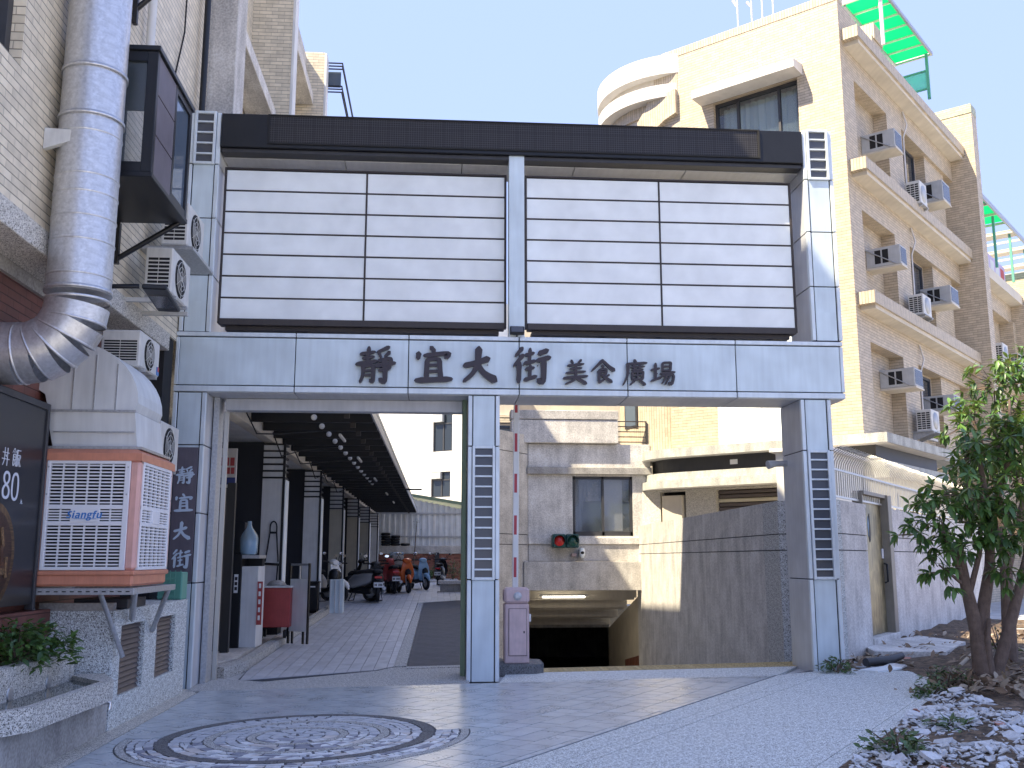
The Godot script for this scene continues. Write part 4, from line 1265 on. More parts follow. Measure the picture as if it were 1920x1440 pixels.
	slab(st, P2([-2.935, -7.61, -2.885, -9.045, -3.26, -9.49, -3.26, -7.06, -3.02, -7.37]), 0.37, 0.425, false)
	obj("water", st, "water", ba)
	st = ST()
	bx(st, -3.27, -3.0, -0.1, 0.285, -9.66, -7.2)
	obj("foot", st, "concrete_dark", ba)
	st = ST()
	tube(st, [V(-2.99, 0.22, -9.5), V(-2.93, 0.22, -9.5), V(-2.93, 0.16, -9.5)], 0.016, 8)
	obj("tap", st, "chrome", ba)

# ---------------------------------------------------------------- arcade
func build_arcade() -> void:
	rng.seed = 44
	var st: SurfaceTool
	var a := thing("arcade", "covered shop walk behind the gate with a row of banded columns", "arcade", V(-3.5, 0.1, -16.0))
	st = ST()
	bx(st, -6.0, -3.24, 3.62, 3.66, -14.25, -49.0)
	obj("ceiling", st, "white_paint", a)
	st = ST()
	bx(st, -3.235, -3.03, 3.60, 3.90, -14.25, -49.0, 0.01)
	obj("edge_beam", st, "cream_plaster", a)
	st = ST()
	bx(st, -6.0, -5.7, 0.0, 3.61, -14.0, -49.0)
	obj("shop_wall", st, "navy_dark", a)
	for k in 6:
		var z := -18.4 - 5.7 * k
		var g := gy(-2.8, z) + 0.10
		st = ST()
		bx(st, -3.22, -2.86, g + 0.35, 2.94, z, z - 0.40)
		obj("column", st, ["grey_board", "grey_board", "board_yellow", "board_yellow", "board_yellow", "grey_board"][k], a)
		pbx("column_base", -3.24, -2.845, g - 0.1, g + 0.35, z + 0.015, z - 0.42, "black_metal", a)
		pbx("corner_strip", -2.86, -2.815, g + 0.35, 3.58, z + 0.012, z - 0.03, "black_metal", a)
		pbx("corner_light", -2.815, -2.80, g + 0.36, 2.92, z - 0.01, z - 0.39, "white_sheet", a)
		for i in 5:
			pbx("column_band", -3.22, -2.86, 2.975 + i * 0.122, 2.975 + i * 0.122 + 0.098, z + 0.004, z - 0.40, "grey_board", a, 0.004)
			pbx("column_rib", -3.225, -2.815, 2.94 + i * 0.122, 2.972 + i * 0.122, z + 0.016, z - 0.41, "black_metal", a, 0.003)
		pbx("column_rib", -3.225, -2.815, 3.552, 3.582, z + 0.016, z - 0.41, "black_metal", a, 0.003)
		# dark partition running back from the column
		pbx("partition", -5.69, -3.23, g - 0.05, 3.61, z - 0.05, z - 0.30, "navy_dark", a)
	# tube lamp fixed under the ceiling (unlit)
	piece("tube_lamp", V(0.14, 0.05, 1.2), V(-3.6, 3.59, -16.0), "white_paint", a, 0.01)
	# pergola of dark beams
	var p := thing("pergola", "long dark pergola of close beams roofing the arcade path", "pergola", V(-1.9, 3.4, -28.0))
	for k in 31:
		var z := -14.9 - k * 1.1
		pbx("beam", -3.02, -1.08, 3.66, 3.82, z + 0.03, z - 0.03, "black_metal", p, 0.004)
	for x in [-2.98, -1.4]: pbx("purlin", x - 0.03, x + 0.03, 3.825, 3.88, -14.8, -48.0, "black_metal", p)
	pbx("edge_rail", -1.075, -1.05, 3.70, 3.84, -14.8, -48.0, "galvanised", p)
	pbx("roof_sheet", -3.02, -1.03, 3.89, 3.90, -14.7, -48.2, "roof_sheet", p)
	for k in 30:
		pbx("hanger_block", -1.44, -1.36, 3.58, 3.66, -14.93 - k * 1.1, -14.87 - k * 1.1, "frame_brown", p)
	for q in [[V(-1.1, 3.65, -31.5), V(-0.55, 3.65, -31.6)]]:
		st = ST()
		tube(st, [q[0], q[1]], 0.03, 6)
		obj("stub_rail", st, "black_metal", p)
	for k in 6:
		var z := -15.2 - k * 2.5
		st = ST()
		tube(st, [V(-2.95, 3.7, z), V(-2.85, 3.42 - 0.1 * (k % 2), z - 0.4), V(-2.6, 3.5, z - 1.1), V(-2.0, 3.64, z - 1.8)], 0.012, 5)
		obj("cable", st, "black_matt", p)
	for k in 15:
		st = ST()
		O = V(-2.02, 3.735, -14.845 - k * 1.1)
		T = Transform3D(Basis(V(1, 0, 0), PI / 2), O)
		lathe(st, [Vector2(0.0, -0.03), Vector2(0.045, -0.026), Vector2(0.05, 0.0), Vector2(0.04, 0.03), Vector2(0.0, 0.042)], 14)
		T = Transform3D.IDENTITY
		var o := single("globe_lamp", st, "globe", "small round white lamp under the pergola, number %d of the row counted from the gate" % (k + 1), "lamp", "round lamps under the pergola")
		o.position = O
	for q in [[-17.6, "first"], [-21.5, "second"], [-27.0, "third"], [-33.0, "fourth"], [-38.0, "last"]]:
		O = V(-1.72, 3.6, q[0])
		st = ST()
		box(st, V(-1.72, 3.60, q[0]), V(0.05, 0.05, 0.9), 0.01)
		var o := single("tube_lamp", st, "white_paint", "thin unlit white tube lamp under the pergola, %s from the gate" % q[1], "lamp", "tube lamps under the pergola")
		o.position = O
	O = Vector3.ZERO
	# dark service door and its surround
	var d := thing("service_door", "dark grey steel door with silver lever just inside the gate", "door", V(-3.5, 0.13, -15.2))
	pbx("leaf", -3.55, -3.17, 0.16, 2.55, -15.20, -15.25, "dark_grey", d, 0.004)
	pbx("frame", -3.17, -3.05, 0.10, 2.62, -15.17, -15.27, "black_metal", d)
	pbx("side_wall", -5.6, -3.56, 0.1, 3.41, -15.20, -15.30, "tile_red", d)
	pbx("side_panel", -3.62, -3.55, 0.85, 2.2, -15.10, -15.18, "frame_brown", d)
	for q in [[-3.60, -3.585, 0.9, 2.1], [-3.565, -3.55, 0.9, 2.1]]: pbx("trim", q[0], q[1], q[2], q[3], -15.085, -15.098, "beige_paint", d)
	st = ST()
	tube(st, [V(-3.30, 1.02, -15.19), V(-3.30, 1.02, -15.12), V(-3.42, 1.035, -15.12)], 0.014, 8)
	obj("lever", st, "chrome", d)
	st = ST()
	T = Transform3D(Basis(V(1, 0, 0), PI / 2), V(-3.29, 1.21, -15.19))
	lathe(st, [Vector2(0.035, 0), Vector2(0.035, 0.012), Vector2(0.012, 0.02), Vector2(0, 0.02)], 14)
	obj("lock", st, "chrome", d)
	T = Transform3D.IDENTITY
	# step of the door
	st = ST()
	slab(st, P2([-5.5, -13.95, -3.02, -13.95, -2.80, -14.6, -2.80, -16.4, -5.5, -16.4]), 0.10, 0.145)
	single("door_step", st, "concrete", "low concrete step in front of the dark service door", "step")
	# hanging shop board with faded lettering
	var sb := thing("shop_board", "pale shop board with red and blue lettering above the door", "sign", V(-3.6, 2.2, -17.2))
	pbx("board", -3.76, -3.46, 1.2, 3.36, -17.2, -17.26, "sign_white", sb, 0.005)
	for i in 3: pbx("letter_block", -3.745 + i * 0.09, -3.675 + i * 0.09, 3.06, 3.20, -17.196, -17.19, "sign_red", sb)
	for i in 3: pbx("letter_block", -3.70 + i * 0.075, -3.64 + i * 0.075, 2.92, 3.03, -17.196, -17.19, "sign_red", sb)
	pbx("band", -3.75, -3.47, 2.74, 2.86, -17.196, -17.19, "sign_blue", sb)
	pbx("picture", -3.73, -3.50, 2.25, 2.66, -17.196, -17.19, "board_yellow", sb)
	# cabinet, water jug, stickers
	var c := thing("cabinet", "black and grey counter cabinet under the water jug", "cabinet", V(-3.0, 0.15, -16.1))
	pbx("side", -3.17, -3.02, 0.13, 1.56, -15.75, -16.4, "black_metal", c)
	pbx("front", -3.02, -2.77, 0.16, 1.38, -15.80, -16.4, "grey_board", c, 0.005)
	pbx("shelf", -3.02, -2.76, 1.50, 1.55, -15.78, -16.4, "galvanised", c)
	pbx("back", -3.02, -2.78, 1.38, 1.50, -16.2, -16.4, "black_matt", c)
	pbx("sticker", -3.12, -3.06, 0.98, 1.26, -15.742, -15.749, "plate_white", c)
	for k in 3: pbx("sticker_mark", -3.11, -3.07, 1.02 + k * 0.075, 1.07 + k * 0.075, -15.739, -15.7415, "frame_brown", c)
	var j := thing("water_jug", "large clear blue water jug on the counter cabinet", "jug", V(-3.0, 1.56, -16.05))
	st = ST()
	lathe(st, [Vector2(0.12, 1.56), Vector2(0.14, 1.60), Vector2(0.145, 1.80), Vector2(0.135, 1.86), Vector2(0.05, 1.98), Vector2(0.035, 2.02), Vector2(0.035, 2.08), Vector2(0, 2.08)], 20, V(-2.98, 0, -16.05))
	obj("bottle", st, "water_glass", j)
	st = ST()
	lathe(st, [Vector2(0.10, 1.57), Vector2(0.125, 1.62), Vector2(0.13, 1.78), Vector2(0.0, 1.78)], 16, V(-2.98, 0, -16.05))
	obj("water", st, "blue_sheet", j)
	st = ST()
	bx(st, -3.20, -3.04, 1.57, 2.06, -16.0, -16.2, 0.01)
	single("dispenser", st, "black_metal", "black water dispenser beside the blue jug", "dispenser")
	# folding trolley leaning on the first column
	var t := thing("hand_trolley", "black folding hand trolley hung on the first banded column", "trolley", V(-3.05, 0.5, -18.36))
	st = ST()
	var bow := []
	for k in 9: bow.append(V(-2.98 + 0.06 * cos(PI - PI * k / 8), 2.06 + 0.10 * sin(PI * k / 8), -18.35))
	tube(st, [V(-3.04, 1.97, -18.35)] + bow + [V(-2.92, 1.97, -18.35)], 0.014, 6)
	tube(st, [V(-3.04, 1.95, -18.35), V(-3.10, 1.44, -18.33)], 0.014, 6); tube(st, [V(-2.92, 1.95, -18.35), V(-2.87, 1.44, -18.33)], 0.014, 6)
	tube(st, [V(-3.13, 1.41, -18.31), V(-2.84, 1.39, -18.31)], 0.024, 6); tube(st, [V(-3.05, 1.96, -18.35), V(-2.91, 1.96, -18.35)], 0.022, 6)
	tube(st, [V(-2.87, 1.40, -18.31), V(-2.89, 0.80, -18.27), V(-2.83, 0.5, -18.2)], 0.014, 6)
	obj("frame", st, "black_metal", t)
	st = ST()
	tube(st, [V(-3.2, 0.80, -18.33), V(-2.88, 0.80, -18.33)], 0.02, 6)
	obj("axle", st, "black_metal", t)
	# red cart, steel screen
	var rc := thing("red_cart", "red wheeled cart beside the steel screen in the arcade", "cart", V(-2.7, 0.1, -17.2))
	pbx("body", -2.97, -2.44, 0.38, 1.02, -17.0, -17.5, "red_paint", rc, 0.012)
	pbx("top", -2.99, -2.42, 1.02, 1.05, -16.98, -17.52, "grey_board", rc, 0.004)
	for q in [[-2.90, -17.08], [-2.52, -17.08], [-2.90, -17.42], [-2.52, -17.42]]:
		st = ST()
		T = Transform3D(Basis(V(0, 0, 1), PI / 2), V(q[0], gy(-2.8, -17.6) + 0.20, q[1]))
		lathe(st, [Vector2(0, -0.02), Vector2(0.07, -0.02), Vector2(0.07, 0.02), Vector2(0, 0.02)], 14)
		T = Transform3D.IDENTITY
		obj("wheel", st, "rubber", rc)
	st = ST()
	lathe(st, [Vector2(0.0, 1.052), Vector2(0.17, 1.055), Vector2(0.13, 1.11), Vector2(0.05, 1.14), Vector2(0, 1.14)], 14, V(-2.70, 0, -17.2))
	obj("bundle", st, "concrete_dark", rc)
	var sc := thing("steel_screen", "folding steel screen standing beside the red cart", "screen", V(-2.35, 0.1, -17.2))
	T = Transform3D(Basis(Vector3.UP, -0.5), V(-2.33, 0, -17.2))
	pbx("panel", -0.17, 0.19, 0.30, 1.16, -0.012, 0.012, "galv_sheet", sc)
	for q in [[-0.20, -0.17], [0.19, 0.215]]: pbx("post", q[0], q[1], 0.10, 1.42, -0.02, 0.02, "black_metal", sc)
	pbx("post", 0.0, 0.02, 1.16, 1.40, -0.015, 0.015, "galvanised", sc)
	pbx("rail", -0.17, 0.19, 1.38, 1.415, -0.015, 0.015, "galvanised", sc)
	for q in [-0.12, 0.10]: pbx("foot", q, q + 0.03, 0.10, 0.30, -0.015, 0.015, "black_metal", sc)
	T = Transform3D.IDENTITY
	var bn := thing("warning_strip", "narrow red strip with white marks on the cabinet's edge", "sign", V(-2.75, 0.5, -15.8))
	pbx("strip", -2.765, -2.69, 0.50, 1.15, -15.77, -15.785, "red_paint", bn)
	for k in 5: pbx("mark", -2.745, -2.712, 0.57 + k * 0.12, 0.64 + k * 0.12, -15.765, -15.7695, "plate_white", bn)
	# wrapped bollard with a helmet on it, bin
	var bo := thing("wrapped_bollard", "square post wrapped in pale plastic beside the parked scooters", "post", V(-2.35, 0.2, -23.8))
	pbx("post", -2.51, -2.19, 0.24, 1.02, -23.7, -24.0, "aluminium", bo, 0.01)
	for k in 3: pbx("fold", -2.50 + k * 0.11, -2.48 + k * 0.11, 0.25, 1.01, -23.685, -23.7, "grey_board", bo)
	O = V(-2.42, 1.02, -23.85); T = Transform3D(Basis.IDENTITY, O)
	st = ST()
	lathe(st, [Vector2(0.14, 0.0), Vector2(0.15, 0.08), Vector2(0.13, 0.18), Vector2(0.07, 0.235), Vector2(0, 0.245)], 16)
	T = Transform3D.IDENTITY
	single("helmet", st, "black_metal", "black helmet resting on the wrapped post", "helmet").position = O
	O = Vector3.ZERO
	var bi := thing("bin", "black bin with a pale strip at the foot of the second column", "bin", V(-2.9, 0.3, -23.5))
	pbx("body", -3.05, -2.72, 0.34, 0.94, -23.3, -23.6, "black_metal", bi, 0.012)
	pbx("lid", -3.065, -2.705, 0.94, 0.985, -23.285, -23.615, "black_metal", bi, 0.012)
	pbx("strip", -2.95, -2.79, 0.85, 0.88, -23.295, -23.299, "plate_white", bi)

# ---------------------------------------------------------------- scooters
func wheel(parent, c: Vector3, r: float, called: String) -> void:      # axle along x
	T = Transform3D(Basis(V(0, 0, 1), PI / 2), c)
	var st := ST()
	var prof := []
	for k in 9:
		var a := TAU * k / 8
		prof.append(Vector2(r - 0.05 + 0.05 * cos(a), 0.055 * sin(a)))
	lathe(st, prof, 18)
	var o := obj(called, st, "rubber", parent)
	st = ST()
	lathe(st, [Vector2(0.03, -0.04), Vector2(0.05, -0.045), Vector2(r - 0.09, -0.03), Vector2(r - 0.09, 0.03), Vector2(0.05, 0.045), Vector2(0.03, 0.04)], 14)
	T = Transform3D.IDENTITY
	obj("rim", st, "silver", o)

func scooter(label: String, at: Vector3, turn: float, paint: String, dark := "black_metal", extra := "") -> Node3D:   # front towards +z
	var s := thing("motor_scooter", label, "scooter", at, turn, "scooters parked in the arcade", false)
	wheel(s, V(0, 0.23, 0.62), 0.23, "front_wheel")
	wheel(s, V(0, 0.23, -0.60), 0.23, "rear_wheel")
	var st := ST()          # tail body with side covers
	loft(st, [oval(V(0, 0.62, -0.86), 0.05, 0.06, 14, 0.7), oval(V(0, 0.63, -0.72), 0.12, 0.12, 14, 0.7), oval(V(0, 0.58, -0.45), 0.17, 0.18, 14, 0.7), oval(V(0, 0.52, -0.15), 0.17, 0.20, 14, 0.7), oval(V(0, 0.44, 0.0), 0.14, 0.14, 14, 0.7)])
	obj("body", st, paint, s)
	st = ST()               # engine and exhaust
	loft(st, [oval(V(0.02, 0.28, -0.62), 0.10, 0.09, 10), oval(V(0.02, 0.30, -0.35), 0.12, 0.11, 10), oval(V(0, 0.30, -0.10), 0.10, 0.09, 10)])
	obj("engine", st, dark, s)
	st = ST()
	tube(st, [V(-0.14, 0.22, 0.0), V(-0.15, 0.22, -0.3), V(-0.16, 0.30, -0.5), V(-0.16, 0.36, -0.85)], [0.025, 0.03, 0.055, 0.05], 10)
	obj("exhaust", st, "silver", s)
	st = ST()               # floor
	loft(st, [oval(V(0, 0.30, -0.10), 0.15, 0.06, 10, 0.6), oval(V(0, 0.29, 0.15), 0.16, 0.055, 10, 0.6), oval(V(0, 0.34, 0.36), 0.15, 0.07, 10, 0.6)])
	obj("footboard", st, dark, s)
	st = ST()               # leg shield
	loft(st, [oval(V(0, 0.36, 0.38), 0.15, 0.05, 14, 0.8), oval(V(0, 0.55, 0.44), 0.21, 0.10, 14, 0.8), oval(V(0, 0.74, 0.42), 0.19, 0.09, 14, 0.8), oval(V(0, 0.90, 0.36), 0.14, 0.07, 14, 0.8)])
	st.set_smooth_group(-1)
	obj("leg_shield", st, paint, s)
	st = ST()
	loft(st, [oval(V(0, 0.46, 0.42), 0.03, 0.05, 10), oval(V(0, 0.62, 0.53), 0.11, 0.11, 10), oval(V(0, 0.66, 0.57), 0.05, 0.08, 10)])
	obj("headlamp", st, "glass_dark", s)
	st = ST()               # mudguards
	var arcp := []
	for k in 9:
		var a := deg_to_rad(20 + 140 * k / 8.0)
		arcp.append(V(0, 0.23 + 0.265 * sin(a), 0.62 + 0.265 * cos(a)))
	tube(st, arcp, [0.02, 0.05, 0.07, 0.075, 0.075, 0.075, 0.07, 0.05, 0.03], 8)
	obj("mudguard", st, paint, s)
	st = ST()
	tube(st, [V(0.07, 0.23, 0.62), V(0.07, 0.55, 0.50)], 0.022, 8); tube(st, [V(-0.07, 0.23, 0.62), V(-0.07, 0.55, 0.50)], 0.022, 8)
	obj("fork", st, "silver", s)
	st = ST()               # seat
	loft(st, [oval(V(0, 0.78, -0.78), 0.07, 0.03, 12, 0.8), oval(V(0, 0.80, -0.60), 0.14, 0.055, 12, 0.8), oval(V(0, 0.76, -0.30), 0.15, 0.06, 12, 0.8), oval(V(0, 0.74, -0.05), 0.11, 0.06, 12, 0.8), oval(V(0, 0.70, 0.04), 0.05, 0.04, 12, 0.8)])
	obj("seat", st, "rubber", s)
	st = ST()               # handlebar
	loft(st, [oval(V(0, 0.95, 0.26), 0.07, 0.05, 12), oval(V(0, 0.98, 0.34), 0.15, 0.075, 12), oval(V(0, 0.96, 0.43), 0.10, 0.06, 12)])
	obj("handlebar_cover", st, paint, s)
	for e in [-1.0, 1.0]:
		st = ST()
		tube(st, [V(0.10 * e, 0.97, 0.33), V(0.24 * e, 1.0, 0.30), V(0.34 * e, 0.99, 0.24)], [0.02, 0.018, 0.02], 8)
		obj("grip", st, "rubber", s)
		st = ST()
		tube(st, [V(0.18 * e, 1.0, 0.31), V(0.24 * e, 1.12, 0.30), V(0.28 * e, 1.17, 0.29)], 0.008, 6)
		var ms := obj("mirror_stem", st, "black_metal", s)
		st = ST()
		loft(st, [oval(V(0.29 * e, 1.19, 0.315), 0.03, 0.02, 12), oval(V(0.29 * e, 1.19, 0.30), 0.06, 0.038, 12), oval(V(0.29 * e, 1.19, 0.285), 0.055, 0.034, 12)])
		obj("mirror", st, "mirror", ms)
	st = ST()
	bx(st, -0.10, 0.10, 0.50, 0.545, -0.90, -0.84, 0.01)
	bx(st, -0.02, 0.02, 0.26, 0.52, -0.93, -0.86)
	obj("tail_bracket", st, dark, s)
	piece("tail_lamp", V(0.20, 0.06, 0.05), V(0, 0.64, -0.86), "red_lens", s, 0.012)
	var pl := piece("number_plate", V(0.24, 0.13, 0.008), V(0, 0.45, -0.935), "plate_white", s, 0.002)
	for k in 6: if k != 3: piece("plate_mark", V(0.022, 0.06, 0.002), V(-0.085 + k * 0.034, 0.45, -0.9405), "black_matt", s)
	st = ST()
	tube(st, [V(-0.12, 0.22, -0.12), V(-0.17, 0.02, -0.05), V(0.17, 0.02, -0.05), V(0.12, 0.22, -0.12)], 0.014, 6)
	obj("centre_stand", st, "black_metal", s)
	if extra == "box":
		piece("cargo_box", V(0.40, 0.32, 0.38), V(0, 1.0, -0.78), "concrete_dark", s, 0.03)
		piece("cargo_lid", V(0.41, 0.10, 0.39), V(0, 1.20, -0.78), "water_glass", s, 0.03)
	return s

func build_scooters() -> void:
	var y := func(x: float, z: float) -> float: return gy(x, z) + 0.012
	scooter("black scooter seen from behind, its white plate facing the gate", V(-1.66, y.call(-1.66, -27.2), -27.4), PI + 0.12, "black_metal")
	scooter("pale grey scooter parked crosswise in front of the third column", V(-2.35, y.call(-2.3, -27.9) + 0.0, -27.2), 1.25 + PI, "silver")
	scooter("black scooter with a dark red tail, behind the orange one's left side", V(-1.42, y.call(-1.4, -31.2), -31.0), PI + 0.2, "red_paint")
	scooter("bright orange scooter facing the gate in the middle of the row", V(-1.05, y.call(-1.05, -31.0), -31.2), 0.28, "orange_paint")
	scooter("blue-grey scooter facing the gate, right of the orange one", V(-0.66, y.call(-0.66, -34), -34.0), 0.45, "blue_sheet")
	scooter("single dark scooter standing apart at the far right by the shrubs", V(0.12, y.call(0.12, -39.5), -39.3), PI - 0.15, "black_metal")
	scooter("dark scooter with a rear cargo box between the third and fourth columns", V(-2.05, y.call(-2.0, -31), -31.6), 1.9 + PI, "black_metal", "black_metal", "box")
	scooter("white scooter at the left behind the wrapped post", V(-2.85, gy(-2.85, -26.0) + 0.13, -25.4), 0.9, "white_paint")

# ---------------------------------------------------------------- what closes the arcade
func build_rear() -> void:
	rng.seed = 61
	var st: SurfaceTool
	var f := thing("rear_fence", "corrugated sheet fence with brick base closing the arcade", "fence", V(-0.8, 0.4, -48.5))
	st = ST()
	bx(st, -4.4, 3.3, 0.3, 1.72, -48.4, -48.62)
	obj("brick_base", st, "brick", f)
	pbx("coping", -4.4, 3.3, 1.72, 2.10, -48.34, -48.66, "concrete", f, 0.02)
	for k in 28:
		var x := -4.4 + k * 0.275
		pbx("sheet_rib", x, x + 0.125, 2.10, 4.36 - maxf(0.0, x + 1.5) * 0.20, -48.50, -48.54, "galv_sheet" if k % 5 else "white_paint", f, 0.012)
		pbx("sheet", x + 0.125, x + 0.275, 2.10, 4.36 - maxf(0.0, x + 1.5) * 0.20, -48.54, -48.56, "galv_sheet", f)
	for y in [2.50, 3.61]: pbx("rail", -4.4, 3.3, y, y + 0.07, -48.44, -48.498, "galvanised", f)
	for x in [-1.92, -0.06, 1.48]: pbx("post", x - 0.10, x + 0.10, 0.3, 1.78, -48.28, -48.40, "dark_grey", f)
	var rf := thing("shed_roof", "low green sloping roof edge above the rear fence", "roof", V(0.5, 3.4, -50.0))
	st = ST()
	T = Transform3D(Basis(V(0, 0, 1), -0.16), V(-1.65, 4.49, 0))
	bx(st, -0.2, 6.5, 0.0, 0.15, -48.3, -53.0)
	obj("sheet", st, "green_roof", rf)
	T = Transform3D.IDENTITY
	for x in [-1.5, 4.5]: pbx("post", x, x + 0.12, 0.3, 4.45 - (x + 1.6) * 0.165, -49.0, -49.12, "dark_grey", rf)
	# tyres on the coping
	var ord := ["left", "middle", "right"]
	for q in [[-2.53, 5, "left tall stack"], [-2.07, 4, "middle stack"], [-1.58, 1, "single low tyre on the right"]]:
		for k in q[1]:
			O = V(q[0] + rng.randf_range(-0.02, 0.02), 2.10 + k * 0.125 + 0.06, -48.50)
			T = Transform3D(Basis.IDENTITY, O)
			st = ST()
			var prof := []
			for i in 11:
				var a := TAU * i / 10
				prof.append(Vector2(0.165 + 0.068 * cos(a), 0.061 * sin(a)))
			lathe(st, prof, 20)
			T = Transform3D.IDENTITY
			var lv = "" if q[1] == 1 else [", lowest", ", second from below", ", third from below", ", fourth from below", ", topmost"][k]
			if q[1] == 4 and k == 3: lv = ", topmost"
			var o := single("tyre", st, "rubber", "black tyre on the rear fence, %s%s" % [q[2], lv], "tyre", "tyres stacked on the rear fence")
			o.position = O
	O = Vector3.ZERO
	# planted shrubs before the fence
	for q in [[-0.1, -46.4, 0.85, "left of the far dark scooter"], [0.66, -46.2, 1.0, "behind the far dark scooter"], [1.22, -46.4, 0.8, "next to the centre pillar"], [-0.48, -46.6, 0.6, "low one near the fence post"]]:
		bush("shrub", "small green shrub before the rear fence, " + q[3], V(q[0], 0.47, q[1]), q[2], 0.35, 240, 0.11, 71 + int(q[0] * 10), "shrubs before the rear fence")
	var sp := thing("sapling", "thin bare sapling leaning before the rear fence", "tree", V(-1.12, 0.47, -46.3))
	st = ST()
	tube(st, [V(-1.16, 0.47, -46.3), V(-1.08, 1.9, -46.3), V(-1.0, 3.2, -46.3)], [0.035, 0.03, 0.012], 6)
	obj("trunk", st, "bark", sp)
	st = ST()
	for k in 40:
		var c := V(-1.0 + rng.randfn(0, 0.10), 2.95 + rng.randfn(0, 0.25), -46.3 + rng.randfn(0, 0.1))
		var dv := V(rng.randfn(0, 1), rng.randfn(0, 1), rng.randfn(0, 1)).normalized() * 0.07
		tri(st, c, c + dv, c + dv.cross(V(0.3, 0.8, 0.5)) * 0.6)
	obj("crown", st, "leaf_3", sp)
	# stone bench
	var b := thing("stone_bench", "low pale stone bench with a dark base near the centre pillar", "bench", V(0.45, 0.47, -31.2))
	pbx("seat", 0.0, 0.80, 0.72, 0.83, -31.0, -31.5, "concrete_pale", b, 0.015)
	pbx("support", 0.07, 0.80, 0.46, 0.72, -31.06, -31.45, "concrete_dark", b, 0.01)
	pbx("support", -0.02, 0.80, 0.44, 0.50, -31.0, -31.5, "concrete_dark", b, 0.01)
	# planting bed kerb
	st = ST()
	bx(st, -0.9, 0.9, 0.35, 0.55, -44.0, -48.3)
	single("planting_bed", st, "concrete", "raised concrete planting bed before the rear fence", "planting bed")
	# white apartment house far behind
	var w := thing("white_house", "plain white house far behind the arcade with two dark windows", "building", V(2.4, 0.0, -57.0), -0.62, "", false)
	st = ST()
	wall(st, -9.0, 0.0, 0.0, 17.0, 0.3, [[-3.45, -2.05, 7.75, 10.2], [-3.55, -2.15, 5.05, 6.55]])
	bx(st, -0.3, 0.0, 0.0, 17.0, -8.0, -0.301)
	obj("wall", st, "white_wall", w)
	for q in [[-3.45, -2.05, 7.75, 10.2], [-3.55, -2.15, 5.05, 6.55]]:
		var fr := ST()
		for r in [[q[0], q[0] + 0.06, q[2], q[3]], [q[1] - 0.06, q[1], q[2], q[3]], [q[0], q[1], q[2], q[2] + 0.06], [q[0], q[1], q[3] - 0.06, q[3]], [(q[0] + q[1]) / 2 - 0.04, (q[0] + q[1]) / 2 + 0.04, q[2], q[3]], [q[0], q[1], lerpf(q[2], q[3], 0.68) - 0.04, lerpf(q[2], q[3], 0.68) + 0.04]]: bx(fr, r[0], r[1], r[2], r[3], -0.2, -0.1)
		obj("window", fr, "dark_grey", w)
		pbx("pane", q[0] + 0.05, q[1] - 0.05, q[2] + 0.05, q[3] - 0.05, -0.16, -0.14, "glass_dark", w)
		pbx("window_unit", q[0] + 0.05, q[0] + 0.75, lerpf(q[2], q[3], 0.72), q[3] - 0.05, -0.12, 0.12, "ac_grey", w, 0.02)
	var sl := thing("tiled_house", "sliver of sand tiled house between pergola and white house", "building", V(-4.0, 0.0, -65.0))
	st = ST()
	bx(st, -8.0, -3.12, 0.0, 16.0, -64.0, -66.0)
	obj("wall", st, "tile_sand", sl)

# ---------------------------------------------------------------- basement garage, barrier
func along(a: Vector2, b: Vector2) -> Transform3D:      # local x runs from a to b on the ground, local z to its right hand... towards the viewer when x runs to the right
	var d := b - a
	return Transform3D(Basis(Vector3.UP, atan2(-d.y, d.x)), V(a.x, 0, a.y))

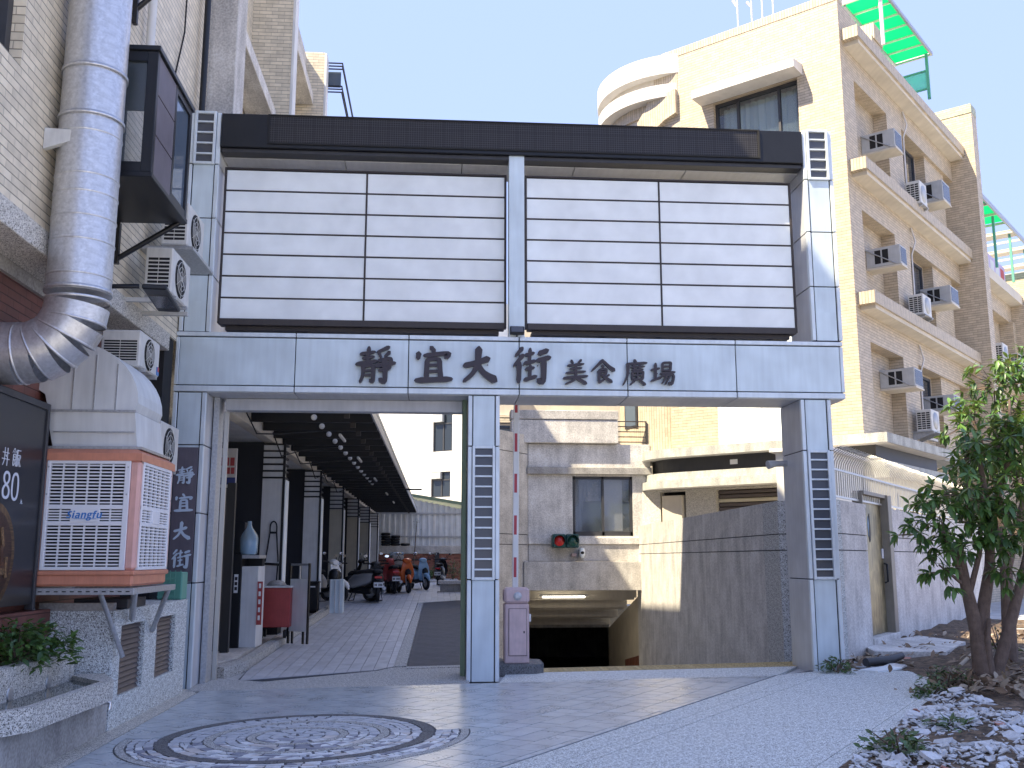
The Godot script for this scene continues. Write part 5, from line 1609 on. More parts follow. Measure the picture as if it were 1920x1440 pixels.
func build_garage() -> void:
	var st: SurfaceTool
	var g := thing("garage_house", "grey pebble rendered house over the basement car park entrance", "building", V(3.9, 0.7, -26.0))
	T = Transform3D(Basis.IDENTITY, V(0, 0, -26.0))
	st = ST()
	wall(st, 2.33, 5.55, 2.045, 3.68, 0.25, [[3.51, 5.11, 2.08, 3.64]])
	obj("wall", st, "concrete_pale", g)
	T = Transform3D.IDENTITY
	for q in [[2.33, 5.58, 1.425, 1.86, -25.97, -26.3, "concrete"], [2.33, 5.57, 1.862, 2.043, -25.93, -26.25, "concrete_pale"], [2.20, 5.58, 0.69, 1.42, -25.70, -26.3, "concrete"], [2.30, 5.62, 3.682, 3.87, -25.86, -26.3, "concrete_dark"], [2.33, 5.60, 3.872, 4.49, -25.96, -26.3, "concrete_pale"], [1.88, 4.72, 4.502, 5.115, -25.80, -26.3, "concrete_pale"], [1.86, 4.73, 5.13, 5.37, -25.78, -26.3, "concrete"]]:
		st = ST()
		bx(st, q[0], q[1], q[2], q[3], q[4], q[5], 0.012)
		obj("wall_course", st, q[6], g)
	st = ST()
	bx(st, 1.2, 5.55, 3.0, 4.48, -26.31, -30.9); bx(st, 1.2, 2.32, 0.0, 3.0, -26.31, -30.9)
	obj("inner_wall", st, "concrete", g)
	# window with curtain and blind
	var fr := ST()
	for r in [[3.51, 3.58, 2.08, 3.64], [5.04, 5.11, 2.08, 3.64], [3.51, 5.11, 2.08, 2.19], [3.51, 5.11, 3.57, 3.64], [4.29, 4.35, 2.08, 3.64]]: bx(fr, r[0], r[1], r[2], r[3], -26.12, -26.03)
	obj("window", fr, "dark_grey", g)
	pbx("pane", 3.575, 4.295, 2.185, 3.575, -26.08, -26.072, "glass", g)
	pbx("pane", 4.345, 5.045, 2.185, 3.575, -26.09, -26.082, "glass", g)
	pbx("room_back", 3.4, 5.2, 2.0, 3.7, -26.7, -26.72, "curtain_grey", g)
	pbx("blind", 4.36, 4.86, 2.22, 3.56, -26.16, -26.18, "curtain_pale", g)
	st = ST()
	T = Transform3D(Basis.IDENTITY, V(3.58, 0, -26.2))
	for k in 10:
		var xx := 0.62 * k / 10.0
		var drop := 3.56 - 1.30 * pow(1.0 - k / 10.0, 1.6) if k > 2 else 2.2
		prism(st, P2([xx, drop, xx + 0.055, drop - 0.02, xx + 0.055, 3.56, xx, 3.56]), -0.02 - 0.02 * (k % 2), -0.005 - 0.02 * (k % 2))
	obj("curtain", st, "curtain_grey", g)
	T = Transform3D.IDENTITY
	# balcony rail
	for k in 5: pbx("rail", 4.74, 5.52, 4.55 + k * 0.138, 4.575 + k * 0.138, -26.0, -26.03, "frame_brown", g)
	for x in [5.50]: pbx("rail_post", x, x + 0.03, 4.5, 5.13, -25.99, -26.04, "frame_brown", g)
	for k in 4: pbx("rail", 1.2, 1.86, 4.75 + k * 0.14, 4.775 + k * 0.14, -26.0, -26.03, "frame_brown", g)
	# wing wall beside the ramp
	T = along(Vector2(0.95, -24.1), Vector2(2.32, -25.95))
	for q in [[-2.2, 1.84], [1.86, 2.10], [2.12, 4.20], [4.22, 4.72]]:
		st = ST()
		bx(st, 0.55, 2.30, q[0], q[1], 0.0, -0.3)
		obj("wing_wall", st, "concrete", g)
	st = ST()
	bx(st, 0.57, 2.29, -2.2, 4.70, -0.02, -0.28)
	obj("wing_core", st, "joint", g)
	T = Transform3D.IDENTITY
	# basement: side walls, stepped ceiling, dark hall
	st = ST()
	quad(st, V(5.44, -2.2, -26.3), V(5.44, 0.70, -26.3), V(5.44, -0.66, -32.0), V(5.44, -3.2, -32.0))
	bx(st, 5.44, 5.7, -3.2, 0.69, -25.75, -26.28)
	obj("ramp_side", st, "beige_paint", g)
	st = ST()
	quad(st, V(2.25, 0.70, -26.3), V(2.25, -2.2, -26.3), V(2.25, -3.2, -32.0), V(2.25, -0.66, -32.0))
	bx(st, 1.9, 2.25, -3.2, 0.69, -25.72, -26.28)
	obj("ramp_side", st, "beige_paint", g)
	for k in 4:
		var z := -26.31 - k * 1.44
		st = ST()
		bx(st, 2.25, 5.44, 0.70 - k * 0.33, 0.95 - k * 0.33, z, z - 1.42)
		bx(st, 2.25, 5.44, 0.44 - k * 0.33, 0.699 - k * 0.33, z - 1.10, z - 1.42)
		obj("ceiling_beam", st, "beige_paint", g)
	st = ST()
	for r in [[-2.0, 9.0, -3.2, -3.0, -32.0, -46.0], [-2.0, 9.0, -0.66, -0.40, -32.1, -46.0], [-2.2, -2.0, -3.2, -0.4, -32.0, -46.0], [9.0, 9.2, -3.2, -0.4, -32.0, -46.0], [-2.0, 9.0, -3.2, -0.4, -46.0, -46.2], [-2.0, 2.25, -3.2, 0.2, -32.0, -32.15], [5.44, 9.0, -3.2, 0.0, -32.0, -32.15]]: bx(st, r[0], r[1], r[2], r[3], r[4], r[5])
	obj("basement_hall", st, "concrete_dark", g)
	for k in 13:
		var z := -26.35 - k * 0.22
		st = ST()
		var yb := -1.86 - (-z - 26.0) * 0.15
		bx(st, 5.40, 5.437, yb, yb + 0.95, z, z - 0.11)
		obj("warning_stripe", st, "brown_stripe", g)
	var lamp := thing("garage_lamp", "lit white tube lamp under the garage ceiling", "lamp", V(3.35, 0.47, -27.0))
	pbx("tube", 2.80, 3.95, 0.46, 0.50, -26.98, -27.02, "lamp_tube", lamp, 0.01)
	pbx("fitting", 2.72, 4.03, 0.50, 0.55, -26.96, -27.04, "white_paint", lamp, 0.01)
	var al := AreaLight3D.new()
	al.name = "tube_light"
	al.area_size = Vector2(1.1, 0.05)
	al.light_energy = 0.25
	al.light_color = Color(1.0, 0.95, 0.85)
	al.shadow_enabled = true
	lamp.add_child(al)
	al.position = V(0.02, -0.03, 0)
	al.rotation_degrees = V(-90, 0, 0)
	# signal, dome camera, junction box
	var s := thing("traffic_signal", "pair of round signal lamps, red and dark green, over the garage mouth", "traffic light", V(3.27, 1.78, -25.6))
	for q in [[2.93, 3.265, "red_lens"], [3.275, 3.61, "green_lens"]]:
		pbx("housing", q[0], q[1], 1.77, 2.12, -25.58, -25.95, "green_box", s, 0.03)
		st = ST()
		T = Transform3D(Basis(V(1, 0, 0), PI / 2), V((q[0] + q[1]) / 2, 1.945, -25.58))
		lathe(st, [Vector2(0.135, -0.01), Vector2(0.135, 0.01), Vector2(0.11, 0.035), Vector2(0.06, 0.055), Vector2(0, 0.06)], 22)
		obj("lens", st, q[2], s)
		st = ST()
		var ring0 := []; var ring1 := []
		for side in 2:
			for k in 13:
				var a := deg_to_rad(-110 + 220.0 * k / 12)
				var r: float = [0.148, 0.155][side]
				(ring0 if side == 0 else ring1).append(V(r * sin(a), 0, -r * cos(a)))
		for k in 12:
			var a0: Vector3 = ring0[k]; var a1: Vector3 = ring0[k + 1]; var ln := V(0, 0.15, 0)
			quad(st, a0, a1, a1 + ln, a0 + ln)
			quad(st, ring1[k + 1], ring1[k], ring1[k] + ln, ring1[k + 1] + ln)
			quad(st, a0 + ln, a1 + ln, ring1[k + 1] + ln, ring1[k] + ln)
		obj("visor", st, "green_box", s)
		T = Transform3D.IDENTITY
	var dm := thing("dome_camera", "white dome security camera below the signal lamps", "camera", V(3.72, 1.5, -25.9))
	st = ST()
	lathe(st, [Vector2(0.0, 1.50), Vector2(0.05, 1.52), Vector2(0.075, 1.60), Vector2(0.075, 1.72), Vector2(0.06, 1.76), Vector2(0, 1.77)], 16, V(3.72, 0, -25.82))
	obj("body", st, "white_sheet", dm)
	st = ST()
	T = Transform3D(Basis(V(1, 0, 0), PI / 2), V(3.72, 1.645, -25.755))
	lathe(st, [Vector2(0.045, 0), Vector2(0.035, 0.012), Vector2(0, 0.02)], 14)
	obj("eye", st, "black_matt", dm)
	T = Transform3D.IDENTITY
	pbx("mount", 3.66, 3.78, 1.54, 1.74, -25.88, -25.965, "white_sheet", dm, 0.01)
	st = ST()
	bx(st, 3.46, 3.58, 1.55, 1.63, -25.88, -25.965, 0.008)
	single("junction_box", st, "pink_paint", "small pale junction box left of the dome camera", "box")
	# barrier
	var b := thing("parking_barrier", "raised red and white barrier arm on a pink cabinet beside the ramp", "barrier", V(1.05, 0.0, -13.6))
	st = ST()
	var pb := P2([0.80, -13.30, 1.30, -13.30, 1.40, -13.40, 1.40, -13.95, 0.80, -13.95])
	slab(st, pb, -0.02, 0.125)
	obj("plinth", st, "pebble_dark", b)
	pbx("cabinet", 0.888, 1.214, 0.135, 0.905, -13.42, -13.76, "pink_paint", b, 0.014)
	pbx("head", 0.882, 1.220, 0.91, 1.115, -13.41, -13.77, "pink_paint", b, 0.03)
	pbx("door", 0.945, 1.175, 0.24, 0.84, -13.405, -13.425, "pink_paint", b, 0.004)
	pbx("door_gap", 0.940, 1.180, 0.235, 0.845, -13.412, -13.418, "joint", b)
	piece("keyhole", V(0.018, 0.03, 0.006), V(1.145, 0.54, -13.402), "dark_grey", b, 0.002)
	st = ST()
	T = Transform3D(Basis(V(1, 0, 0), PI / 2), V(1.06, 1.005, -13.41))
	lathe(st, [Vector2(0.058, 0), Vector2(0.055, 0.012), Vector2(0.03, 0.02), Vector2(0, 0.022)], 8, Vector3.ZERO, false)
	obj("pivot_cap", st, "galvanised", b)
	T = Transform3D.IDENTITY
	T = Transform3D(Basis(V(0, 0, 1), -0.008), V(1.045, 1.05, -13.62))
	pbx("arm", -0.042, 0.038, 0.0, 3.1, -0.02, 0.02, "white_paint", b, 0.008)
	for q in [[3.50, 3.70], [2.955, 3.21], [2.39, 2.65], [1.82, 2.08], [1.25, 1.515]]: pbx("stripe", -0.026, 0.012, q[0] - 1.05, q[1] - 1.05, 0.0195, 0.0225, "red_tape", b)
	T = Transform3D.IDENTITY
	piece("side_box", V(0.03, 0.10, 0.06), V(1.228, 0.72, -13.5), "white_paint", b, 0.005)

# ---------------------------------------------------------------- walls on the right
func build_right_walls() -> void:
	rng.seed = 81
	var st: SurfaceTool
	var r := thing("ramp_wall", "grooved concrete retaining wall beside the ramp, sunlit at its far end", "wall", V(5.3, 0.0, -18.0))
	T = along(Vector2(5.47, -26.3), Vector2(5.19, -14.32))       # face looks to the ramp at local +z? turned below
	T = T * Transform3D(Basis(V(1, 0, 0), V(0, 1, 0), V(0, 0, 1)), Vector3.ZERO)
	var L := Vector2(5.47 - 5.19, -26.3 + 14.32).length()
	for q in [[-3.2, 1.61], [1.625, 1.845], [1.86, 2.335]]:
		st = ST()
		bx(st, 0.0, L - 0.75, q[0], q[1], 0.0, 0.22)
		obj("wall_panel", st, "concrete", r)
		st = ST()
		bx(st, L - 0.745, L, q[0], q[1], -0.012, 0.22)
		obj("end_panel", st, "pebble", r)
	st = ST()
	bx(st, 0.02, L - 0.02, -3.2, 2.30, 0.02, 0.20)
	obj("core", st, "joint", r)
	for q in [[3.0, 0.05, 0.045, 0.10], [5.1, 0.33, 0.045, 0.11], [9.75, 0.48, 0.05, 0.10], [10.85, 0.42, 0.06, 0.13], [1.2, -0.25, 0.04, 0.1]]:
		piece("conduit_box", V(q[2], q[3], 0.05), V(q[0], q[1], -0.035), "dark_grey", r, 0.006)
	for q in [[7.6, 0.25, 0.06, 0.11], [9.35, 0.40, 0.07, 0.09], [9.55, 0.40, 0.05, 0.09], [9.45, 0.27, 0.09, 0.12]]:
		piece("lamp_box", V(q[2], q[3], 0.06), V(q[0], q[1], -0.035), "bracket_white", r, 0.006)
	T = Transform3D.IDENTITY
	# boundary wall to the right of the gate
	var f := thing("boundary_wall", "grooved concrete boundary wall running back from the right pillar", "wall", V(7.5, 0.1, -16.5))
	var A := Vector2(5.63, -13.81); var d := Vector2(0.606, -0.795)
	for q in [[-3.2, 1.61], [1.625, 1.845], [1.86, 2.335]]:
		T = along(Vector2(5.19, -14.30), A)
		st = ST()
		bx(st, 0.0, 0.64, q[0], q[1], 0.0, -0.2)
		obj("bend_panel", st, "pebble_light", f)
		T = along(A, A + d * 14.0)
		for s in [[0.012, 1.72], [3.47, 8.0], [8.012, 14.0]]:
			st = ST()
			bx(st, s[0], s[1], q[0], q[1], 0.0, -0.2)
			obj("wall_panel", st, "concrete_pale", f)
	st = ST()
	bx(st, 0.03, 1.70, -3.0, 2.30, -0.02, -0.18); bx(st, 3.49, 13.9, -3.0, 2.30, -0.02, -0.18)
	obj("core", st, "joint", f)
	# door
	var dd := thing("metal_door", "brassy stained steel door set in the boundary wall", "door", V(7.2, 0.2, -15.9))
	T = along(A, A + d * 14.0)
	pbx("leaf", 1.735, 3.22, 0.30, 2.50, -0.12, -0.17, "door_steel", dd, 0.004)
	pbx("frame", 3.22, 3.465, 0.20, 2.56, 0.015, -0.2, "door_frame", dd, 0.008)
	pbx("frame", 1.725, 1.76, 0.20, 2.53, -0.04, -0.2, "door_frame", dd, 0.004)
	pbx("frame", 1.76, 3.22, 2.50, 2.56, -0.02, -0.2, "door_frame", dd, 0.004)
	pbx("threshold", 1.725, 3.465, 0.10, 0.29, 0.03, -0.22, "concrete_pale", dd, 0.01)
	st = ST()
	tube(st, [V(3.16, 1.10, -0.10), V(3.16, 1.12, -0.05), V(3.16, 1.40, -0.05), V(3.16, 1.42, -0.10)], 0.016, 6)
	obj("handle", st, "black_metal", dd)
	pbx("lock", 3.11, 3.20, 1.50, 1.66, -0.10, -0.12, "plate_white", dd, 0.005)
	st = ST()
	prism(st, P2([2.35, 2.12, 2.42, 2.22, 2.46, 2.02, 2.44, 1.80, 2.37, 1.76, 2.31, 1.90]), -0.118, -0.112)
	obj("emblem", st, "navy_dark", dd)
	st = ST()
	prism(st, P2([2.28, 2.05, 2.33, 2.18, 2.345, 2.0, 2.31, 1.85]), -0.118, -0.113)
	obj("emblem", st, "blue_sheet", dd)
	# spiked railing on the wall
	var rl := thing("spiked_railing", "pale steel railing with outward bent spikes on the boundary wall", "railing", V(7.5, 2.34, -16.5))
	var pts := [V(0, 0, 0), V(0, 0.42, 0), V(0, 0.52, 0.02), V(0, 0.62, 0.08), V(0, 0.68, 0.17), V(0, 0.70, 0.27)]
	st = ST()
	var t0 := T; var o0 := O
	T = Transform3D.IDENTITY; O = Vector3.ZERO
	tube(st, pts, [0.011, 0.011, 0.011, 0.010, 0.008, 0.003], 5, false)
	st.generate_normals()
	var bar := st.commit()
	O = o0
	T = along(A, A + d * 14.0)
	for k in 92:
		var o := MeshInstance3D.new()
		o.name = "spike"
		o.mesh = bar
		o.material_override = M["steel_bar"]
		rl.add_child(o, true)
		o.transform = Transform3D(T.basis * Basis(Vector3.UP, rng.randf_range(-0.08, 0.08)), T * V(0.06 + k * 0.122, 2.40, -0.10) - O)
	for y in [2.40, 2.80]: pbx("rail", 0.02, 11.4, y - 0.015, y + 0.015, -0.085, -0.115, "steel_bar", rl)
	for k in 6: pbx("rail_post", 0.03 + k * 2.2, 0.07 + k * 2.2, 2.30, 2.82, -0.12, -0.16, "steel_bar", rl)
	for k in 6: pbx("mesh_wire", 0.05, 1.0, 2.42 + k * 0.06, 2.425 + k * 0.06, -0.13, -0.135, "steel_bar", rl)
	for k in 10: pbx("mesh_wire", 0.08 + k * 0.09, 0.085 + k * 0.09, 2.40, 2.78, -0.136, -0.140, "steel_bar", rl)
	# spot on an arm
	var sp := thing("wall_spotlight", "black tubular spotlight pointing out over the boundary wall", "lamp", V(8.0, 2.4, -16.8))
	st = ST()
	tube(st, [V(3.62, 2.36, 0.02), V(3.75, 2.40, 0.30), V(4.1, 2.50, 0.75)], 0.03, 8)
	obj("arm", st, "black_metal", sp)
	st = ST()
	tube(st, [V(4.05, 2.50, 0.68), V(4.2, 2.54, 0.90)], 0.05, 10)
	obj("head", st, "black_metal", sp)
	# camera on the right pillar
	T = Transform3D.IDENTITY
	var bc := thing("bullet_camera", "grey bullet security camera on the inner side of the right pillar", "camera", V(4.7, 2.75, -13.35))
	st = ST()
	tube(st, [V(4.80, 2.80, -13.40), V(4.62, 2.79, -13.36)], 0.045, 12)
	obj("body", st, "galvanised", bc)
	st = ST()
	tube(st, [V(4.62, 2.79, -13.36), V(4.52, 2.77, -13.34)], [0.045, 0.06], 12)
	obj("hood", st, "ac_grey", bc)
	# low white outbuilding behind the wall
	var ob := thing("outbuilding", "low white rendered outbuilding behind the spiked railing", "building", V(10.5, 0.1, -18.5))
	T = along(A, A + d * 14.0)
	st = ST()
	bx(st, 5.4, 13.0, 0.0, 3.62, -1.6, -2.6)
	obj("wall", st, "white_wall", ob)
	pbx("coping", 5.3, 13.1, 3.62, 3.70, -1.5, -2.7, "concrete_pale", ob, 0.01)
	st = ST()
	tube(st, [V(11.4, 2.5, -1.45), V(11.4, 3.6, -1.45)], 0.05, 8)
	obj("drain_pipe", st, "white_paint", ob)
	st = ST()
	var hose := []; var hr := []
	for k in 40:
		hose.append(V(11.2 + k * 0.045, 3.90, -1.9)); hr.append(0.20 if k % 4 < 2 else 0.17)
	tube(st, hose, hr, 14)
	var ho := single("flexible_duct", st, "black_matt", "black ribbed flexible duct lying on the outbuilding roof", "duct")
	O = Vector3.ZERO
	T = Transform3D.IDENTITY

# ---------------------------------------------------------------- cream tiled house on the right
func house_ac(label: String, y0: float, y1: float, z0: float, z1: float, house: Node3D, kind: int, x1 := 0.5) -> void:   # in the house's own axes
	var a := thing("window_air_conditioner" if kind == 0 else "outdoor_unit", label, "air conditioner", house.transform * V(0, y0, (z0 + z1) / 2), house.rotation.y, "air conditioners on the cream house", false)
	var h := y1 - y0; var w := absf(z1 - z0) / 2
	var xs := -0.36 if kind == 0 else 0.12
	pbx("case", xs, x1, 0.0, h, -w, w, "ac_grey" if kind == 0 else "ac_white", a, 0.012)
	if kind == 0:
		for k in 3: pbx("side_vent", xs + 0.22 + k * 0.19, xs + 0.37 + k * 0.19, h * 0.16, h * 0.86, w - 0.004, w + 0.004, "black_matt" if k < 2 else "ac_grey", a)
		pbx("back_coil", x1 - 0.004, x1 + 0.006, h * 0.10, h * 0.90, -w + 0.04, w - 0.04, "ac_grey" if x1 < 0.5 else "glass_louvre", a)
		pbx("bracket", xs, x1 + 0.02, -0.05, -0.005, -w, w, "cream_plaster", a)
		var st := ST()
		tube(st, [V(xs, h * 0.95, w + 0.02), V(x1 - 0.12, 0.02, w + 0.02)], 0.014, 5)
		obj("stay", st, "galvanised", a)
	else:
		for k in 8: for j in 3: pbx("vent", xs + 0.03 + j * (x1 - xs - 0.05) / 3, xs + 0.01 + (j + 1) * (x1 - xs - 0.05) / 3, h * (0.10 + 0.1 * k), h * (0.165 + 0.1 * k), w - 0.004, w + 0.004, "black_matt", a)
		var st := ST()
		T = Transform3D(Basis(V(0, 0, 1), -PI / 2), V(x1 + 0.004, h * 0.5, 0))
		lathe(st, [Vector2(minf(h, w * 2) * 0.40, -0.004), Vector2(minf(h, w * 2) * 0.40, 0.004), Vector2(0, 0.008)], 18)
		obj("fan_guard", st, "ac_grey", a)
		T = Transform3D.IDENTITY
		for z in [-w * 0.8, w * 0.8]:
			st = ST()
			prism(st, P2([-0.36, -0.02, x1 + 0.02, -0.02, x1 + 0.02, -0.06, -0.36, -0.34]), z - 0.02, z + 0.02)
			obj("bracket", st, "galvanised", a)
		pbx("shelf", -0.35, x1 + 0.03, -0.02, -0.002, -w - 0.03, w + 0.03, "galvanised", a)

func build_right_house() -> void:
	rng.seed = 91
	var st: SurfaceTool
	var h := thing("cream_house", "cream tiled four storey house on the right with a round corner tower", "building", V(9.72, 0, -21.94), deg_to_rad(-43.0), "", false)
	# front
	st = ST()
	wall(st, -5.0, 0.0, 3.3, 15.2, 0.34, [[-3.47, -1.13, 11.0, 13.48]])
	obj("front_wall", st, "tile_cream", h)
	pbx("parapet_course", -5.0, 0.01, 15.202, 15.42, -0.34, 0.012, "tile_cream_soldier", h)
	for r in 4:
		for c in 2: pbx("white_panel", -3.65 + c * 1.20, -2.462 + c * 1.20, 4.26 + r * 1.68, 5.928 + r * 1.68, 0.002, 0.022, "white_sheet", h, 0.003)
	var fr := ST()
	for r in [[-3.47, -3.40, 11.0, 13.48], [-1.20, -1.13, 11.0, 13.48], [-3.47, -1.13, 11.0, 11.07], [-3.47, -1.13, 13.40, 13.48], [-2.86, -2.80, 11.0, 13.48], [-1.72, -1.66, 11.0, 13.48]]: bx(fr, r[0], r[1], r[2], r[3], -0.22, -0.12)
	obj("window", fr, "dark_grey", h)
	for r in [[-3.40, -2.86], [-2.80, -1.72], [-1.66, -1.20]]: pbx("pane", r[0], r[1], 11.07, 13.40, -0.18, -0.172, "glass", h)
	st = ST()
	for k in 30:
		var x := -3.38 + k * 0.073
		var z := -0.42 + 0.05 * sin(k * 2.3)
		quad(st, V(x, 11.0, z), V(x + 0.073, 11.0, -0.42 + 0.05 * sin((k + 1) * 2.3)), V(x + 0.073, 13.4, -0.42 + 0.05 * sin((k + 1) * 2.3)), V(x, 13.4, z))
	obj("curtain", st, "curtain", h)
	pbx("room_back", -3.5, -1.1, 10.9, 13.6, -0.9, -0.92, "curtain_grey", h)
	st = ST()
	T = Transform3D(Basis(V(0, 0, 1), V(0, 1, 0), V(-1, 0, 0)), Vector3.ZERO)
	prism(st, P2([0.0, 13.50, 0.55, 13.52, 0.55, 13.74, 0.0, 13.80]), 0.98, 3.82)
	T = Transform3D.IDENTITY
	obj("awning", st, "cornice_white", h)
	# round tower at the left end
	var tc := V(-5.70, 0, -1.95)
	st = ST()
	lathe(st, [Vector2(1.80, 4.2), Vector2(1.80, 14.1)], 56, tc)
	obj("tower", st, "tile_cream_soldier", h)
	for q in [[14.05, 14.42, 2.28, "cornice_white"], [14.42, 14.72, 2.02, "cream_plaster"], [14.72, 15.28, 2.30, "cornice_white"], [13.72, 14.05, 1.95, "tile_cream_soldier"], [13.55, 13.72, 1.87, "cream_plaster"]]:
		st = ST()
		lathe(st, [Vector2(0, q[0]), Vector2(q[2], q[0])], 56, tc, false)
		lathe(st, [Vector2(q[2], q[0]), Vector2(q[2], q[1])], 56, tc)
		lathe(st, [Vector2(q[2], q[1]), Vector2(0, q[1])], 56, tc, false)
		obj("tower_ring", st, q[3], h)
	for q in [[11.6, 13.5, 2.05], [5.0, 7.2, 2.05], [8.3, 10.2, 2.05]]:
		T = Transform3D(Basis(Vector3.UP, -0.42), tc)
		pbx("tower_window", -0.30, 0.30, q[0], q[1], 1.70, 1.82, "dark_grey", h, 0.01)
		pbx("tower_pane", -0.24, 0.24, q[0] + 0.06, q[1] - 0.06, 1.818, 1.826, "glass_blue", h)
		T = Transform3D.IDENTITY
	st = ST()
	prism(st, P2([-4.53, 15.20, -4.53, 14.20, -5.42, 14.05, -5.40, 14.35, -5.36, 14.9, -5.20, 15.25, -4.95, 15.40]), -0.3, 0.02)
	obj("tower_fin", st, "tile_cream_soldier", h)
	st = ST()
	prism(st, P2([-4.53, 14.20, -4.53, 13.50, -4.9, 13.38, -5.4, 13.05, -5.75, 12.6, -5.75, 13.55, -5.45, 13.9, -5.42, 14.05]), -0.3, 0.14)
	obj("tower_fin", st, "tile_cream_soldier", h)
	# podium with a rounded double canopy
	var outline := func(o: float) -> PackedVector2Array:
		var p := P2([0.45 + o - 0.3, o])
		var rr := 1.3 + o * 0.5
		for k in 13:
			var a := PI / 2 + k * PI / 2 / 12
			p.append(Vector2(-4.75 + rr * cos(a), o - rr + rr * sin(a)))
		p.append_array(P2([-4.75 - rr, -4.5, 0.45 + o - 0.3, -4.5]))
		return p
	for q in [[4.04, 4.26, 0.55, "ledge"], [3.66, 4.04, 0.15, "dark_grey"], [3.47, 3.66, 0.42, "ledge"], [3.26, 3.465, 0.55, "ledge"]]:
		st = ST()
		slab(st, outline.call(q[2]), q[0], q[1], false)
		obj("canopy_ring", st, q[3], h)
		st = ST()
		slab(st, outline.call(q[2] - 0.01), q[0] - 0.004, q[0] - 0.002, false)
		obj("canopy_soffit", st, "cornice_white", h)
	st = ST()
	wall(st, -6.0, 0.0, 0.0, 3.25, 0.3, [[-5.40, -4.66, 1.9, 3.2], [-3.80, -0.6, 0.0, 3.2]])
	obj("podium_wall", st, "pebble_warm", h)
	for k in 30: pbx("shutter_slat", -3.80, -0.6, 0.05 + k * 0.105, 0.05 + k * 0.105 + 0.09, -0.16, -0.12, "louvre_brown" if k % 3 else "board_yellow", h, 0.02)
	pbx("shutter_back", -3.80, -0.6, 0.0, 3.24, -0.2, -0.18, "black_matt", h)
	pbx("equipment_box", -5.30, -4.72, 2.40, 3.10, -0.16, 0.10, "beige_paint", h, 0.01)
	pbx("equipment_back", -5.40, -4.66, 1.9, 3.24, -0.25, -0.2, "black_matt", h)
	pbx("sign_plate", -3.30, -3.10, 3.80, 3.92, 0.15, 0.16, "plate_white", h)
	# side
	st = ST()
	bx(st, -0.75, -0.36, 3.3, 15.2, -0.345, -10.2)
	obj("side_wall", st, "tile_cream", h)
	st = ST()
	bx(st, -0.36, 0.0, 3.3, 15.2, -0.342, -0.85)
	obj("corner_pier", st, "tile_cream", h)
	var lev := [[4.27, 7.30], [7.72, 10.62], [11.04, 14.05]]
	for i in 3:
		var a: float = lev[i][0]; var b: float = lev[i][1]
		st = ST()
		bx(st, -0.358, -0.004, b - 0.66, b, -0.852, -9.62)
		obj("lintel", st, "tile_cream", h)
		pbx("cornice", -0.35, 0.36, b + 0.002, b + 0.10, -0.30, -9.60, "cream_plaster", h)
		pbx("cornice", -0.35, 0.42, b + 0.10, b + 0.40, -0.12, -9.60, "tile_cream_soldier", h)
		st = ST()
		bx(st, -0.358, -0.002, a, b - 0.66, -3.30, -4.55)
		obj("pilaster", st, "tile_cream", h)
		st = ST()
		bx(st, -0.359, -0.10, a, b - 0.66, -6.95, -8.9)
		obj("pilaster", st, "tile_cream", h)
		fr = ST()
		var wy0 := a + 0.55; var wy1 := b - 0.75
		for r in [[-4.95, -5.02], [-6.55, -6.62], [-5.75, -5.82]]: bx(fr, -0.40, -0.30, wy0, wy1, r[0], r[1])
		for r in [[wy0, wy0 + 0.07], [wy1 - 0.07, wy1]]: bx(fr, -0.40, -0.30, r[0], r[1], -4.95, -6.62)
		obj("window", fr, "dark_grey", h)
		pbx("pane", -0.357, -0.335, wy0 + 0.06, wy1 - 0.06, -5.0, -6.57, "glass_dark", h)
		pbx("sill", -0.359, -0.22, wy0 - 0.06, wy0, -4.9, -6.67, "cornice_white", h)
		st = ST()
		tube(st, [V(0.02, b - 0.1, -4.7), V(0.10, b - 0.5, -4.75), V(0.02, b - 0.9, -4.62), V(0.02, a + 0.3, -4.60)], 0.025, 5)
		obj("pipe", st, "cornice_white", h)
	st = ST()
	bx(st, -0.35, -0.01, 14.46, 15.20, -0.852, -9.6)
	obj("parapet", st, "tile_cream_soldier", h)
	st = ST()
	bx(st, -0.30, 0.0, 14.46, 15.36, -2.5, -3.2)
	bx(st, -0.45, 0.04, 15.3, 15.75, -2.6, -3.3)
	obj("parapet_pier", st, "tile_cream_soldier", h)
	st = ST()
	bx(st, -0.75, 0.72, 3.0, 15.55, -9.62, -10.2)
	obj("fin", st, "tile_cream", h)
	st = ST()
	bx(st, -0.76, 0.73, 15.552, 15.85, -9.6, -10.22)
	obj("fin_cap", st, "tile_green", h)
	pbx("side_ledge", -0.7, 0.46, 4.042, 4.262, -0.2, -9.6, "ledge", h)
	st = ST()
	bx(st, -5.0, -0.76, 15.0, 15.1, -0.35, -10.2); bx(st, -6.5, -5.0, 3.0, 13.4, -3.0, -10.2); bx(st, -5.0, -0.76, 0, 15.0, -9.9, -10.2)
	obj("roof", st, "concrete", h)
	st = ST()
	bx(st, -5.0, -0.8, 3.3, 10.8, -0.9, -1.0)
	obj("inner_wall", st, "curtain_grey", h)
	# lower wing beyond the fin
	st = ST()
	bx(st, -0.75, -0.36, 0.0, 11.3, -10.21, -30.0)
	obj("wing_wall", st, "tile_cream", h)
